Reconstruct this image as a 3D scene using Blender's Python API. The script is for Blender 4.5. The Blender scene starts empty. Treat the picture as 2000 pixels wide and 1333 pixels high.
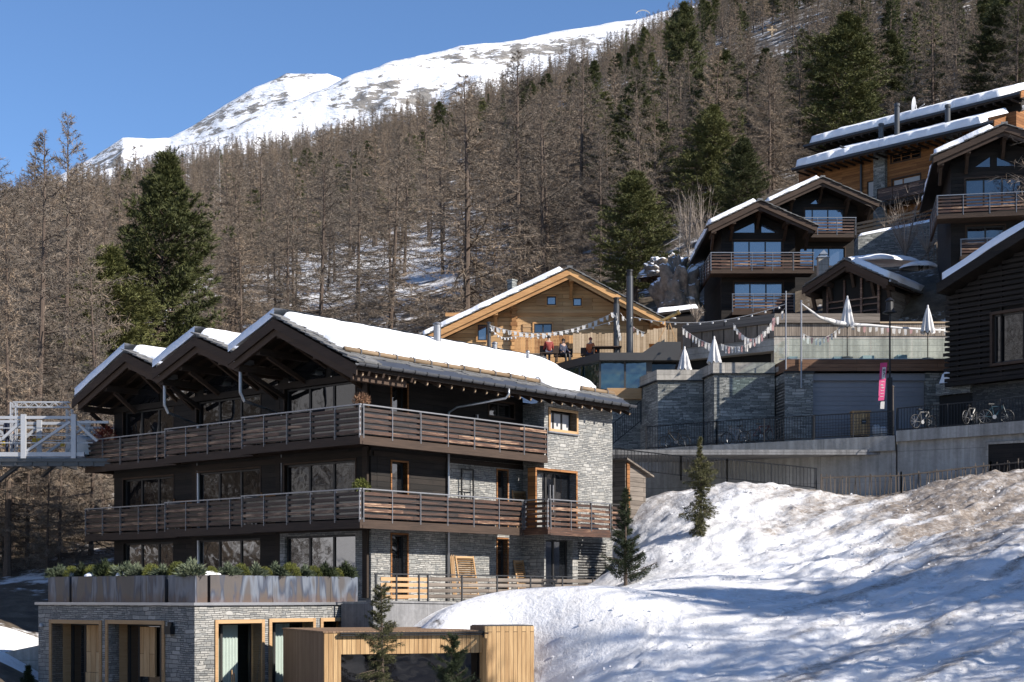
import bpy, math, random
import numpy as np
from mathutils import Vector, Matrix, noise
R = math.radians
S = bpy.context.scene
C = S.collection
random.seed(7)
# ------------------------------------------------------------ camera, sky, sun
F, YH = 3080.0, 1168.0            # focal length and horizon row, in 2000 px units
cam = bpy.data.cameras.new('camera'); co = bpy.data.objects.new('camera', cam); C.objects.link(co)
co.rotation_euler = (R(90), 0, 0); cam.lens = F / 2000 * 36; cam.sensor_width = 36
cam.shift_y = (YH - 666.5) / 2000; cam.clip_start = 0.5; cam.clip_end = 12000
S.camera = co
SUN_EL = R(31); SUN_AZ = (0.88, -0.475)
W = bpy.data.worlds.new('World'); S.world = W; W.use_nodes = True
sky = W.node_tree.nodes.new('ShaderNodeTexSky'); sky.sky_type = 'NISHITA'; sky.sun_disc = False
sky.sun_elevation = SUN_EL; sky.sun_rotation = math.atan2(SUN_AZ[0], SUN_AZ[1])
sky.altitude = 1600; sky.air_density = 1.0; sky.dust_density = 0.35; sky.ozone_density = 6.0
bg = W.node_tree.nodes['Background']; bg.inputs[1].default_value = 0.096
W.node_tree.links.new(sky.outputs[0], bg.inputs[0])
sl = bpy.data.lights.new('sun', 'SUN'); sl.energy = 5.0; sl.angle = R(0.5); sl.color = (1.0, 0.93, 0.84)
so = bpy.data.objects.new('sun', sl); C.objects.link(so)
sd = Vector((SUN_AZ[0] * math.cos(SUN_EL), SUN_AZ[1] * math.cos(SUN_EL), math.sin(SUN_EL)))
so.rotation_euler = sd.to_track_quat('Z', 'Y').to_euler(); so.location = (80, -40, 80)
S.view_settings.view_transform = 'Standard'; S.view_settings.look = 'None'
S.view_settings.exposure = 0.86; S.view_settings.gamma = 1.0
S.cycles.max_bounces = 6; S.cycles.diffuse_bounces = 3; S.cycles.transparent_max_bounces = 12
S.cycles.use_denoising = True

# ------------------------------------------------------------ helpers
class Fr:
    """frame on a facade: ex along it to the right, ey into the building"""
    def __init__(s, O, ex):
        s.O = O; n = math.hypot(*ex); s.ex = (ex[0]/n, ex[1]/n); s.ey = (-s.ex[1], s.ex[0])
        s.th = math.atan2(s.ex[1], s.ex[0])
    def _r(s, px, py): return ((px-1000)/F, 1.0, (YH-py)/F)
    def hY(s, px, py, yl):
        d = s._r(px, py); t = (yl + s.O[0]*s.ey[0] + s.O[1]*s.ey[1]) / (d[0]*s.ey[0] + d[1]*s.ey[1])
        return (t*d[0]-s.O[0])*s.ex[0] + (t-s.O[1])*s.ex[1], t*d[2]-s.O[2]
    def hX(s, px, py, xl):
        d = s._r(px, py); t = (xl + s.O[0]*s.ex[0] + s.O[1]*s.ex[1]) / (d[0]*s.ex[0] + d[1]*s.ex[1])
        return (t*d[0]-s.O[0])*s.ey[0] + (t-s.O[1])*s.ey[1], t*d[2]-s.O[2]
    def loc(s, X, Y, Z):
        return ((X-s.O[0])*s.ex[0]+(Y-s.O[1])*s.ex[1], (X-s.O[0])*s.ey[0]+(Y-s.O[1])*s.ey[1], Z-s.O[2])
def at(px, py, Y): return Vector(((px-1000)/F*Y, Y, (YH-py)/F*Y))
def nz(x, y=0.0, z=0.0): return noise.noise(Vector((x, y, z)))
def fb(x, y=0.0, z=0.0, o=4):
    a, s, f = 0.0, 0.5, 1.0
    for _ in range(o):
        a += s*noise.noise(Vector((x*f, y*f, z*f))); s *= .5; f *= 2.03
    return a
PY = lambda y0: (lambda a, d, z: (a, y0+d, z))
PX = lambda x0: (lambda a, d, z: (x0-d, a, z))

class MB:
    def __init__(s): s.v = []; s.f = []; s.m = []; s.mi = 0
    def add(s, vs, fs):
        n = len(s.v); s.v += [tuple(p) for p in vs]; s.f += [tuple(i+n for i in f) for f in fs]; s.m += [s.mi]*len(fs)
    def poly(s, pts): s.add(pts, [tuple(range(len(pts)))])
    def hexa(s, p): s.add(p, [(0,3,2,1),(4,5,6,7),(0,1,5,4),(1,2,6,5),(2,3,7,6),(3,0,4,7)])
    def box(s, x0, y0, z0, x1, y1, z1):
        x0,x1 = min(x0,x1),max(x0,x1); y0,y1 = min(y0,y1),max(y0,y1); z0,z1 = min(z0,z1),max(z0,z1)
        s.hexa([(x0,y0,z0),(x1,y0,z0),(x1,y1,z0),(x0,y1,z0),(x0,y0,z1),(x1,y0,z1),(x1,y1,z1),(x0,y1,z1)])
    def pbox(s, P, a0, d0, z0, a1, d1, z1):
        p, q = P(a0,d0,z0), P(a1,d1,z1); s.box(*p, *q)
    def beam(s, p, q, w, h, up=(0,0,1)):
        p, q = Vector(p), Vector(q); d = (q-p).normalized(); u = Vector(up)
        r = d.cross(u)
        if r.length < 1e-4: r = d.cross(Vector((0,1,0)))
        r.normalize(); u = r.cross(d); r *= w/2; u *= h/2
        s.hexa([p-r-u,p+r-u,q+r-u,q-r-u,p-r+u,p+r+u,q+r+u,q-r+u])
    def tube(s, pts, rad, n=8, cap=True):
        pts = [Vector(p) for p in pts]; m = len(pts)
        if not hasattr(rad, '__len__'): rad = [rad]*m
        vs = []; u = None
        for i, p in enumerate(pts):
            d = (pts[min(i+1,m-1)]-pts[max(i-1,0)]).normalized()
            if u is None:
                u = d.cross(Vector((0,0,1)))
                if u.length < 1e-3: u = d.cross(Vector((0,1,0)))
            u = (u - d*u.dot(d)).normalized(); w = d.cross(u)
            for k in range(n):
                a = 2*math.pi*k/n; vs.append(p + (u*math.cos(a)+w*math.sin(a))*rad[i])
        fs = [(i*n+k, i*n+(k+1)%n, (i+1)*n+(k+1)%n, (i+1)*n+k) for i in range(m-1) for k in range(n)]
        if cap: fs += [tuple(range(n-1,-1,-1)), tuple((m-1)*n+k for k in range(n))]
        s.add(vs, fs)
    def lathe(s, prof, c=(0,0,0), n=16, wob=None):
        vs = []
        for r, z in prof:
            for k in range(n):
                a = 2*math.pi*k/n; rr = r*(wob(k, z) if wob else 1); vs.append((c[0]+rr*math.cos(a), c[1]+rr*math.sin(a), c[2]+z))
        m = len(prof)
        fs = [(i*n+k, i*n+(k+1)%n, (i+1)*n+(k+1)%n, (i+1)*n+k) for i in range(m-1) for k in range(n)]
        fs += [tuple(range(n-1,-1,-1)), tuple((m-1)*n+k for k in range(n))]
        s.add(vs, fs)
    def grid(s, rows, flip=False):
        n = len(rows[0]); vs = [p for r in rows for p in r]
        fs = []
        for i in range(len(rows)-1):
            for k in range(n-1):
                f = (i*n+k, i*n+k+1, (i+1)*n+k+1, (i+1)*n+k); fs.append(f[::-1] if flip else f)
        s.add(vs, fs)
    def prism(s, poly, f0, f1):
        n = len(poly); s.add([f0(*p) for p in poly]+[f1(*p) for p in poly],
            [tuple(range(n-1,-1,-1)), tuple(range(n,2*n))]+[(k,(k+1)%n,n+(k+1)%n,n+k) for k in range(n)])
    def build(s, name, mat, parent=None, smooth=False, label=None):
        me = bpy.data.meshes.new(name); me.from_pydata(s.v, [], s.f)
        for m in (mat if isinstance(mat, (list, tuple)) else [mat]): me.materials.append(m)
        if any(s.m): me.polygons.foreach_set('material_index', s.m)
        if smooth: me.polygons.foreach_set('use_smooth', [True]*len(s.f))
        me.update()
        o = bpy.data.objects.new(name, me); C.objects.link(o)
        if parent: o.parent = parent
        if label: o['label'] = label
        return o
def tag(o, label, cat, group=None):
    o['label'] = label; o['category'] = cat
    if group: o['group'] = group
    return o
def thing(name, label, cat, loc=(0,0,0), rz=0.0, group=None):
    o = bpy.data.objects.new(name, None); C.objects.link(o); o.location = loc; o.rotation_euler = (0,0,rz)
    o.empty_display_size = .3
    return tag(o, label, cat, group)
def kids(o): return [c for c in list(o.children)]
def dup(o, loc, rz=0.0, sc=None, label=None, group=None, parent=None):
    c = o.copy(); C.objects.link(c)
    if parent: c.parent = parent
    else:
        c.location = loc; c.rotation_euler = (0,0,rz)
        if sc: c.scale = sc if hasattr(sc, '__len__') else (sc,sc,sc)
        if label: c['label'] = label
        if group: c['group'] = group
    for ch in kids(o): dup(ch, None, parent=c)
    return c
def struct(o): o['kind'] = 'structure'; return o
def wall(mb, P, a0, z0, a1, z1, holes=(), th=.3, d=0.0):
    zs = sorted({z0, z1, *[min(max(h[k], z0), z1) for h in holes for k in (1,3)]})
    for i in range(len(zs)-1):
        zm = (zs[i]+zs[i+1])/2; cuts = sorted((h[0], h[2]) for h in holes if h[1] < zm < h[3]); a = a0
        for h0, h1 in cuts+[(a1, a1)]:
            if h0 > a+1e-4: mb.pbox(P, a, d, zs[i], h0, d+th, zs[i+1])
            a = max(a, h1)
def window(root, P, a0, z0, a1, z1, d, fm, gm, mull=(), bars=(), fw=.06, name='window', trim=None, tm=None, td=0.0, tw=.09):
    f = MB()
    for q in ((a0,z0,a0+fw,z1),(a1-fw,z0,a1,z1)): f.pbox(P, q[0], d, q[1], q[2], d+.09, q[3])
    for q in ((z0,z0+fw),(z1-fw,z1)): f.pbox(P, a0+fw, d+.002, q[0], a1-fw, d+.088, q[1])
    for m in mull:
        a = a0+(a1-a0)*m; f.pbox(P, a-fw*.7, d+.005, z0+fw, a+fw*.7, d+.085, z1-fw)
    for b in bars:
        z = z0+(z1-z0)*b; f.pbox(P, a0+fw, d+.015, z-fw*.35, a1-fw, d+.075, z+fw*.35)
    w = f.build(name, fm, root)
    g = MB(); g.pbox(P, a0+fw*.5, d+.045, z0+fw*.5, a1-fw*.5, d+.06, z1-fw*.5); g.build('pane', gm, w)
    if trim:
        t = MB(); b0, b1 = td, d+.04       # timber lining: jambs, head, sill
        t.pbox(P, a0-tw, b0, z0-tw, a0, b1, z1+tw); t.pbox(P, a1, b0, z0-tw, a1+tw, b1, z1+tw)
        t.pbox(P, a0, b0+.004, z1, a1, b1, z1+tw); t.pbox(P, a0, b0+.004, z0-tw, a1, b1, z0)
        t.build('lining', tm, w)
    return w
def railing(root, P, a0, a1, zb, zt, n, sm, pm, post=1.35, sh=.112, glass=None, cap=True, name='balcony', fascia=None, deck=0.0, fm=None, ends=()):
    """horizontal board railing; d=0 outer face, d>0 inwards"""
    bal = None
    if fascia:
        b = MB(); b.pbox(P, a0, 0, zb-fascia, a1, .12, zb-.02)
        if deck: b.pbox(P, a0, .12, zb-.2, a1, deck, zb-.04)
        bal = b.build(name, fm or sm, root)
    s = MB(); pitch = (zt-.06-zb)/n
    for i in range(n):
        z = zb+.06+i*pitch; a = a0
        while a < a1-.05:
            e = min(a1, a+random.uniform(1.9, 3.6)) if a1-a > 3.8 else a1
            j = random.uniform(-.006, .006)
            s.pbox(P, a+.004, .012+j, z, e-.004, .045+j, z+sh*random.uniform(.93, 1.05)); a = e
    if bal is None:
        s_ = s.build('board_railing', sm, root); top = s_
    else: s_ = s.build('slat', sm, bal); top = bal
    s_.name = 'slats'
    p = MB(); k = max(1, round((a1-a0)/post))
    for i in range(k+1):
        a = a0+(a1-a0)*i/k; a = min(max(a, a0+.03), a1-.03); w = .026 if i % 2 == 0 else .014
        p.pbox(P, a-w, -.012, zb-.1, a-w+.016, .07, zt-.01); p.pbox(P, a+w-.014, -.012, zb-.1, a+w, .07, zt-.01)
    if cap: p.pbox(P, a0-.01, -.015, zt-.01, a1+.01, .075, zt+.035)
    p.build('posts_and_handrail', pm, top)
    if glass:
        g = MB(); g.pbox(P, a0+.04, .09, zb+.04, a1-.04, .105, zt-.08); g.build('infill_panel', glass, top)
    return top
def slates(mb, O, U, V, nu, nv, lift=.02, sz=(.5,.42), th=.035, jit=1.0):
    """rough stone tiles over the slope O + a*U + b*V (U along the eave, V down the slope)"""
    O, U, V = Vector(O), Vector(U), Vector(V); lu, lv = U.length, V.length; u, v = U/lu, V/lv; n = u.cross(v)
    if n.z < 0: n = -n
    b = 0.0
    while b < lv-.02:
        a = -random.uniform(0, .3)
        while a < lu:
            w = sz[0]*random.uniform(.6, 1.35); h = sz[1]*random.uniform(1.25, 1.5); t = th*random.uniform(.7, 1.6)
            a1 = min(a+w, lu+.05*jit); aa = max(a, -.05*jit); b0 = b-.12; b1 = min(b-.12+h+random.uniform(-.05,.08)*jit, lv+.12)
            if a1-aa > .08:
                k = lift+random.uniform(0, .015)
                p = [O+u*aa+v*b0+n*k, O+u*a1+v*b0+n*k, O+u*(a1+random.uniform(-.04,.04))+v*b1+n*(k+.05), O+u*(aa+random.uniform(-.04,.04))+v*b1+n*(k+.05)]
                mb.hexa(p+[q+n*t for q in p])
            a += w+.012
        b += sz[1]
def snow_slab(mb, O, U, V, th=.35, cell=.16, wav=.25, edge=.35, seed=0.0, nose=0.0, eL=1, eR=1, eT=1, eB=1):
    """snow lying on the slope O + a*U + b*V, rounded and wavy at its edges"""
    O, U, V = Vector(O), Vector(U), Vector(V); lu, lv = U.length, V.length; u, v = U/lu, V/lv; n = u.cross(v)
    if n.z < 0: n = -n
    nu, nv = max(6, int(lu/cell)), max(6, int(lv/cell)); rows = []
    for j in range(nv+1):
        b = j/nv; row = []
        for i in range(nu+1):
            a = i/nu
            a0 = eL*wav*(.5+nz(b*lv*.7+seed, 3.1, seed)); a1 = lu-eR*wav*(.5+nz(b*lv*.7, 9.7+seed, seed))
            b0 = eT*wav*(.5+nz(a*lu*.45, 5.5, seed)); b1 = lv-eB*wav*(.5+nz(a*lu*.45, 1.3, seed+7)+.5*nz(a*lu*1.6, 4.3, seed+2))
            x = a0+(a1-a0)*a; y = b0+(b1-b0)*b
            dd = [ (x-a0) if eL else 9, (a1-x) if eR else 9, (y-b0) if eT else 9, (b1-y)*1.6 if eB else 9]
            m = min(1, max(0, min(dd))/edge); h = th*(1-(1-m)**2.2)**.5
            h *= 1+.22*fb(x*.4, y*.5, seed, 3); h += .02*nz(x*2.1, y*2.1, seed)*m
            bulge = nose*(1-m)*m*2 if dd[3] == min(dd) else 0
            row.append(O+u*x+v*(y+bulge)+n*(h+.015))
        rows.append(row)
    mb.grid(rows, flip=(u.cross(v).z < 0))
# ------------------------------------------------------------ materials (all procedural)
class NT:
    def __init__(s, name):
        s.m = bpy.data.materials.new(name); s.m.use_nodes = True; s.t = s.m.node_tree; s.b = s.t.nodes['Principled BSDF']
    def n(s, typ, props=None, **inp):
        nd = s.t.nodes.new('ShaderNode'+typ)
        for k, v in (props or {}).items(): setattr(nd, k, v)
        for k, v in inp.items():
            key = int(k[1:]) if k[0] == 'i' and k[1:].isdigit() else k.replace('_', ' ')
            s.set(nd.inputs[key], v)
        return nd
    def set(s, sock, v):
        if hasattr(v, 'is_linked') or hasattr(v, 'links'): s.t.links.new(v, sock)
        elif hasattr(v, '__len__') and len(v) == 3 and sock.type == 'RGBA': sock.default_value = (*v, 1)
        else: sock.default_value = v
    def out(s, **k):
        for a, v in k.items(): s.set(s.b.inputs[a.replace('_', ' ')], v)
        return s.m
    def math(s, op, a, b=0.0): return s.n('Math', {'operation': op}, i0=a, i1=b).outputs[0]
    def mix(s, f, a, b, mode='MIX'):
        nd = s.n('Mix', {'data_type': 'RGBA', 'blend_type': mode}); s.set(nd.inputs[0], f); s.set(nd.inputs[6], a); s.set(nd.inputs[7], b)
        return nd.outputs[2]
    def ramp(s, f, stops):
        nd = s.n('ValToRGB', Fac=f); e = nd.color_ramp.elements
        while len(e) < len(stops): e.new(.5)
        for el, (p, c) in zip(e, stops): el.position = p; el.color = (*c, 1) if len(c) == 3 else c
        return nd.outputs[0]
    def noise(s, co, sc, det=4, rough=.55, dist=0.0): return s.n('TexNoise', Vector=co, Scale=sc, Detail=det, Roughness=rough, Distortion=dist).outputs[0]
    def obj(s): return s.n('TexCoord').outputs['Object']
    def pos(s): return s.n('NewGeometry').outputs['Position']
    def isl(s): return s.n('NewGeometry').outputs['Random Per Island']
    def map(s, co, sc): return s.n('Mapping', Vector=co, Scale=sc).outputs[0]
    def bump(s, h, dist, st=1.0): return s.n('Bump', Height=h, Distance=dist, Strength=st).outputs[0]
g3 = lambda v: (v, v, v)
KA = .66                                # overall tone of the matt surfaces
def sc3(c, k): return tuple(x*k for x in c)
def plain(name, c, rough=.6, metal=0.0, var=.25, scale=3.0, bump=0.0, spec=.5):
    c = sc3(c, KA if not metal else 1); t = NT(name); o = t.obj(); n = t.noise(o, scale, 5); r = t.isl()
    k = t.math('ADD', t.math('MULTIPLY', n, 2*var), t.math('ADD', t.math('MULTIPLY', r, var*.6), 1-1.3*var))
    kw = dict(Base_Color=t.mix(1.0, c, t.n('CombineColor', i0=k, i1=k, i2=k).outputs[0], 'MULTIPLY'), Roughness=rough, Metallic=metal)
    t.b.inputs['Specular IOR Level'].default_value = spec
    if bump: kw['Normal'] = t.bump(t.noise(o, scale*6, 4), bump)
    return t.out(**kw)
def wood(name, c1, c2, axis='h', plank=.16, length=2.6, rough=.7, mortar=.006, boards=True, streak=1.0, spec=.3, c3=None):
    """planks with per-board tone, grain streaks and weathered patches. axis: h / v boards"""
    c1, c2, c3 = sc3(c1, KA), sc3(c2, KA), c3 and sc3(c3, KA); t = NT(name); o = t.obj(); sp = t.n('SeparateXYZ', Vector=o); run = t.math('ADD', sp.outputs[0], sp.outputs[1])
    if axis == 'h': v = t.n('CombineXYZ', X=run, Y=sp.outputs[2]).outputs[0]
    else: v = t.n('CombineXYZ', X=sp.outputs[2], Y=run).outputs[0]
    g = t.noise(t.map(v, (1.2, 26, 1)), 1.0, 6, .65); big = t.noise(t.map(v, (.5, 2.2, 1)), 1.3, 3)
    if boards:
        br = t.n('TexBrick', {'offset': .37, 'squash': 1.0}, Vector=v, Scale=1.0, Mortar_Size=mortar, Mortar_Smooth=.1, Bias=0.0, Brick_Width=length, Row_Height=plank, Color1=g3(0), Color2=g3(1), Mortar=g3(.5))
        tone = br.outputs[0]; mor = br.outputs[1]
    else: tone = t.isl(); mor = None
    f = t.math('ADD', t.math('MULTIPLY', tone, .4 if boards else .62), t.math('ADD', t.math('MULTIPLY', t.math('SUBTRACT', g, .5), 1.1*streak), t.math('MULTIPLY', t.math('SUBTRACT', big, .2), .55)))
    col = t.ramp(f, [(.1, c1), (.75, c2)] + ([(1.0, c3)] if c3 else []))
    h = g
    if mor is not None:
        col = t.mix(mor, col, sc3(c1, .18)); h = t.math('SUBTRACT', t.math('MULTIPLY', g, .3), mor)
    t.b.inputs['Specular IOR Level'].default_value = spec
    return t.out(Base_Color=col, Roughness=rough, Normal=t.bump(h, .012))
def stone(name, cols, row=.085, width=.36, mortar=.008, bump=.025):
    cols = [sc3(c, KA*.9) for c in cols]
    t = NT(name); o = t.obj(); sp = t.n('SeparateXYZ', Vector=o); run = t.math('ADD', sp.outputs[0], sp.outputs[1])
    v = t.n('CombineXYZ', X=run, Y=sp.outputs[2]).outputs[0]
    d = t.n('TexNoise', Vector=v, Scale=1.7, Detail=3).outputs[1]
    v2 = t.n('VectorMath', {'operation': 'ADD'}, i0=v, i1=t.n('VectorMath', {'operation': 'MULTIPLY'}, i0=t.n('VectorMath', {'operation': 'SUBTRACT'}, i0=d, i1=(.5,.5,.5)).outputs[0], i1=(.3,.11,0)).outputs[0]).outputs[0]
    def br(r, w, off): return t.n('TexBrick', {'offset': off, 'squash': .7, 'squash_frequency': 3}, Vector=v2, Scale=1.0, Mortar_Size=mortar, Mortar_Smooth=.3, Brick_Width=w, Row_Height=r, Color1=g3(0), Color2=g3(1), Mortar=g3(.5))
    a = br(row, width, .43); b = br(row*2, width*1.35, .31)
    sel = t.math('GREATER_THAN', t.noise(v, 1.1, 2), .56)
    tone = t.mix(sel, a.outputs[0], b.outputs[0]); mor = t.n('Mix', i0=sel, i2=a.outputs[1], i3=b.outputs[1]).outputs[0]
    fine = t.noise(o, 14, 5, .65); big = t.noise(o, .5, 3)
    f = t.math('ADD', t.math('MULTIPLY', tone, .55), t.math('ADD', t.math('MULTIPLY', fine, .5), t.math('MULTIPLY', t.math('SUBTRACT', big, .5), .5)))
    n = len(cols); col = t.ramp(f, [(.12+.76*i/(n-1), c) for i, c in enumerate(cols)])
    col = t.mix(mor, col, sc3(cols[0], .35))
    h = t.math('SUBTRACT', t.math('ADD', t.math('MULTIPLY', tone, .55), t.math('MULTIPLY', fine, .5)), t.math('MULTIPLY', mor, 1.0))
    return t.out(Base_Color=col, Roughness=.85, Normal=t.bump(h, bump))
def concrete(name, c, board=0.0, pan=2.4, rough=.8):
    c = sc3(c, KA); t = NT(name); o = t.obj(); sp = t.n('SeparateXYZ', Vector=o); run = t.math('ADD', sp.outputs[0], t.math('MULTIPLY', sp.outputs[1], .9))
    big = t.noise(o, .45, 5, .6); fine = t.noise(o, 7, 5, .7)
    str_ = t.noise(t.map(t.n('CombineXYZ', X=run, Y=sp.outputs[2]).outputs[0], (2.5, .12, 1)), 1.6, 4)
    k = t.math('ADD', t.math('MULTIPLY', big, .55), t.math('ADD', t.math('MULTIPLY', fine, .4), t.math('MULTIPLY', str_, .75)))
    col = t.ramp(k, [(.5, sc3(c, .38)), (.85, c), (1.0, sc3(c, 1.35))])
    v = t.n('CombineXYZ', X=run, Y=sp.outputs[2]).outputs[0]
    br = t.n('TexBrick', {'offset': 0.0}, Vector=v, Scale=1.0, Mortar_Size=.008, Brick_Width=pan, Row_Height=board or 1.3, Color1=g3(.35), Color2=g3(.75), Mortar=g3(.5))
    col = t.mix(br.outputs[1], col, sc3(c, .4))
    if board: col = t.mix(.6, col, t.mix(1.0, col, t.mix(.5, br.outputs[0], g3(1.0)), 'MULTIPLY'))
    return t.out(Base_Color=col, Roughness=rough, Normal=t.bump(fine, .01))
def glass(name, c=(.012,.014,.018), rough=.03, ior=2.0, wave=.0):
    t = NT(name); t.b.inputs['IOR'].default_value = ior
    kw = dict(Base_Color=c, Roughness=rough)
    if wave: kw['Normal'] = t.bump(t.noise(t.obj(), .9, 2), wave)
    return t.out(**kw)
def snow(name, dirt=0.0, c=(.88,.89,.915), tex=1.0):
    t = NT(name); p = t.pos(); n = t.noise(p, 1.3, 6, .6); f = t.noise(p, 9, 4, .7)
    col = t.mix(f, sc3(c, .93), c)
    if dirt: col = t.mix(t.math('MULTIPLY', t.n('MapRange', i0=t.noise(p, .7, 7, .75, .6), i1=.56, i2=.78).outputs[0], dirt), col, (.16,.125,.09))
    h = t.math('ADD', n, t.math('MULTIPLY', f, .18))
    return t.out(Base_Color=col, Roughness=.75, Normal=t.bump(h, .09*tex))
def clear(name, tint=(.90,.955,.945)):
    t = NT(name); lw = t.n('LayerWeight', Blend=.28).outputs[0]
    tr = t.n('BsdfTransparent', Color=tint).outputs[0]; gl = t.n('BsdfGlossy', Color=(.9,.95,1), Roughness=.02).outputs[0]
    mx = t.n('MixShader', i0=t.math('MULTIPLY', lw, .18), i1=tr, i2=gl).outputs[0]
    t.t.links.new(mx, t.t.nodes['Material Output'].inputs[0]); return t.m
def leaf(name, c1, c2, c3=None, rough=.65, tr=.0):
    c1, c2, c3 = sc3(c1, KA), sc3(c2, KA), c3 and sc3(c3, KA); t = NT(name); r = t.isl(); n = t.noise(t.pos(), .35, 3); oi = t.n('ObjectInfo').outputs['Random']
    f = t.math('ADD', t.math('MULTIPLY', r, .6), t.math('ADD', t.math('MULTIPLY', t.math('SUBTRACT', n, .5), .5), t.math('MULTIPLY', t.math('SUBTRACT', oi, .15), .6)))
    t.b.inputs['Specular IOR Level'].default_value = .25
    return t.out(Base_Color=t.ramp(f, [(.05, c1), (.6, c2), (1.0, c3 or c2)]), Roughness=rough)
M = {}
M['dark_wood'] = wood('dark_weathered_planks', (.006,.005,.0045), (.034,.025,.020), plank=.2, length=3.2)
M['beam'] = wood('dark_roof_beams', (.010,.007,.005), (.045,.030,.021), boards=False)
M['barge'] = wood('barge_board_brown', (.022,.014,.010), (.085,.053,.036), boards=False)
M['slat'] = wood('weathered_balcony_boards', (.013,.0065,.004), (.125,.055,.030), boards=False, c3=(.55,.36,.23), streak=2.0, rough=.5, spec=.5)  # pale third tone puts sun highlights among the board tones
M['chalet_wood'] = wood('honey_chalet_planks', (.5,.29,.125), (.92,.62,.33), plank=.22, length=4.5)
M['chalet_beam'] = wood('honey_chalet_beams', (.26,.11,.04), (.80,.45,.19), boards=False)
M['orange_wood'] = wood('orange_larch_planks', (.22,.085,.025), (.52,.24,.085), plank=.19, length=4.0)
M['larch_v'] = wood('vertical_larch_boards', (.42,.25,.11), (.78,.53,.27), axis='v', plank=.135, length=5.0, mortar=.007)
M['larch_shaded'] = wood('vertical_larch_shaded_boards', (.25,.15,.085), (.45,.30,.19), axis='v', plank=.11, length=5.0, mortar=.007)  # darker copy of the larch boards, shade of the side faces in its colour
M['larch_trim'] = wood('larch_trim', (.36,.2,.085), (.62,.40,.21), boards=False)
M['grey_v'] = wood('grey_vertical_boards', (.17,.135,.105), (.42,.35,.285), axis='v', plank=.12, length=4.0)
M['grey_h'] = wood('grey_horizontal_boards', (.14,.115,.095), (.34,.29,.245), plank=.2, length=3.0)
M['pale_picket'] = wood('pale_fence_boards', (.38,.27,.16), (.68,.52,.35), boards=False)
M['paling'] = wood('chestnut_paling', (.05,.04,.033), (.16,.13,.105), boards=False)
M['log'] = wood('log_snow_guard', (.16,.105,.06), (.36,.26,.165), boards=False)
M['stone'] = stone('grey_ledger_stone', [(.17,.175,.175), (.33,.335,.325), (.43,.42,.39), (.60,.59,.56)], row=.07, width=.31)
M['stone_d'] = stone('grey_quartzite', [(.10,.11,.11), (.25,.262,.25), (.38,.39,.365), (.55,.55,.52)], row=.07, width=.42)
M['stone_k'] = stone('shaded_base_stone', [(.035,.038,.04), (.075,.08,.08), (.11,.115,.11), (.17,.17,.165)], row=.07, width=.42)  # darker copy of the quartzite, shade of the house base in its tones
M['concrete'] = concrete('concrete', (.42,.405,.375), 0, 3.2)
M['concrete_b'] = concrete('board_marked_concrete', (.5,.465,.41), .32, 2.6)
M['concrete_d'] = concrete('dark_concrete', (.23,.23,.235), 0, 1.4)
M['larch_reflected'] = wood('reflected_larch_boards', (.55,.33,.15), (.98,.70,.40), axis='v', plank=.3, length=5.0)  # lightened larch, the glow of reflected sunlit wood put into the colour
M['slate'] = plain('stone_roof_tiles', (.20,.20,.20), .8, 0, .5, 2.0, .02)
M['gutter'] = plain('dark_zinc_gutter', (.10,.105,.115), .4, .6, .2, 2.0)
M['zinc'] = plain('zinc_sheet', (.33,.34,.36), .42, .85, .2, 2.0)
M['steel'] = plain('galvanised_steel', (.25,.255,.27), .45, .8, .15, 4)
M['white_steel'] = plain('pale_painted_steel', (.36,.37,.39), .45, .2, .12, 2)
M['black'] = plain('black_metal', (.012,.012,.013), .5, .3, .2)
M['flue'] = plain('dark_grey_flue', (.06,.062,.066), .38, .6, .15)
M['anthracite'] = plain('anthracite_cladding', (.045,.043,.042), .5, .2, .12)
M['frame'] = plain('dark_window_frame', (.03,.028,.027), .5, 0, .15)
M['shutter_metal'] = plain('grey_roller_door', (.17,.17,.185), .5, .2, .1)
M['white'] = plain('white_cloth', (.78,.77,.76), .85, 0, .08)
M['pink'] = plain('pink_banner', (.62,.05,.2), .7, 0, .15)
M['flagpink'] = plain('faded_pink_flag', (.5,.3,.3), .85, 0, .2)
M['flagwhite'] = plain('white_flag', (.75,.73,.7), .85, 0, .15)
M['glass'] = glass('dark_window_glass', (.008,.009,.011), ior=2.3, wave=.012)
M['glass_d'] = glass('darker_window_glass', (.006,.006,.007), ior=1.5, wave=.012)
M['glass_t'] = glass('teal_reflection_glass', (.006,.022,.026), .04, ior=2.1, wave=.05)  # dark glass with its teal reflections put into the base colour
M['glass_b'] = glass('sky_reflection_glass', (.045,.055,.075), .06, ior=2.9, wave=.006)  # blue base colour imitates sky mirrored in the panes
M['infill'] = glass('dull_infill_glass', (.02,.02,.021), .2, 1.6, wave=.02)
M['clear'] = clear('clear_glass')
M['curtain'] = plain('pale_curtain', (.70,.66,.62), .9, 0, .1)
M['blind'] = plain('white_blind', (.6,.6,.6), .8, 0, .05)
M['dark'] = plain('dark_interior', (.012,.011,.010), .9, 0, .2)  # near black in place of shade inside rooms, openings and recesses; also soil
M['snow'] = snow('roof_snow')
M['yellow'] = plain('yellow_sign', (.7,.45,.03), .6)
M['skin'] = plain('skin', (.5,.32,.24), .6)
M['red'] = plain('red_jacket', (.3,.04,.03), .8)
M['orange'] = plain('orange_jacket', (.6,.15,.04), .8)
M['navy'] = plain('dark_blue_jacket', (.04,.05,.09), .8)
M['hair'] = plain('dark_hair', (.02,.014,.01), .7)
M['bark'] = plain('brown_bark', (.12,.085,.064), .9, 0, .5, 5, .03)
M['birch'] = plain('pale_birch_bark', (.42,.39,.36), .8, 0, .3, 5)
M['pine'] = leaf('stone_pine_needles', (.065,.076,.028), (.17,.18,.062), (.32,.31,.11))
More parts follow.
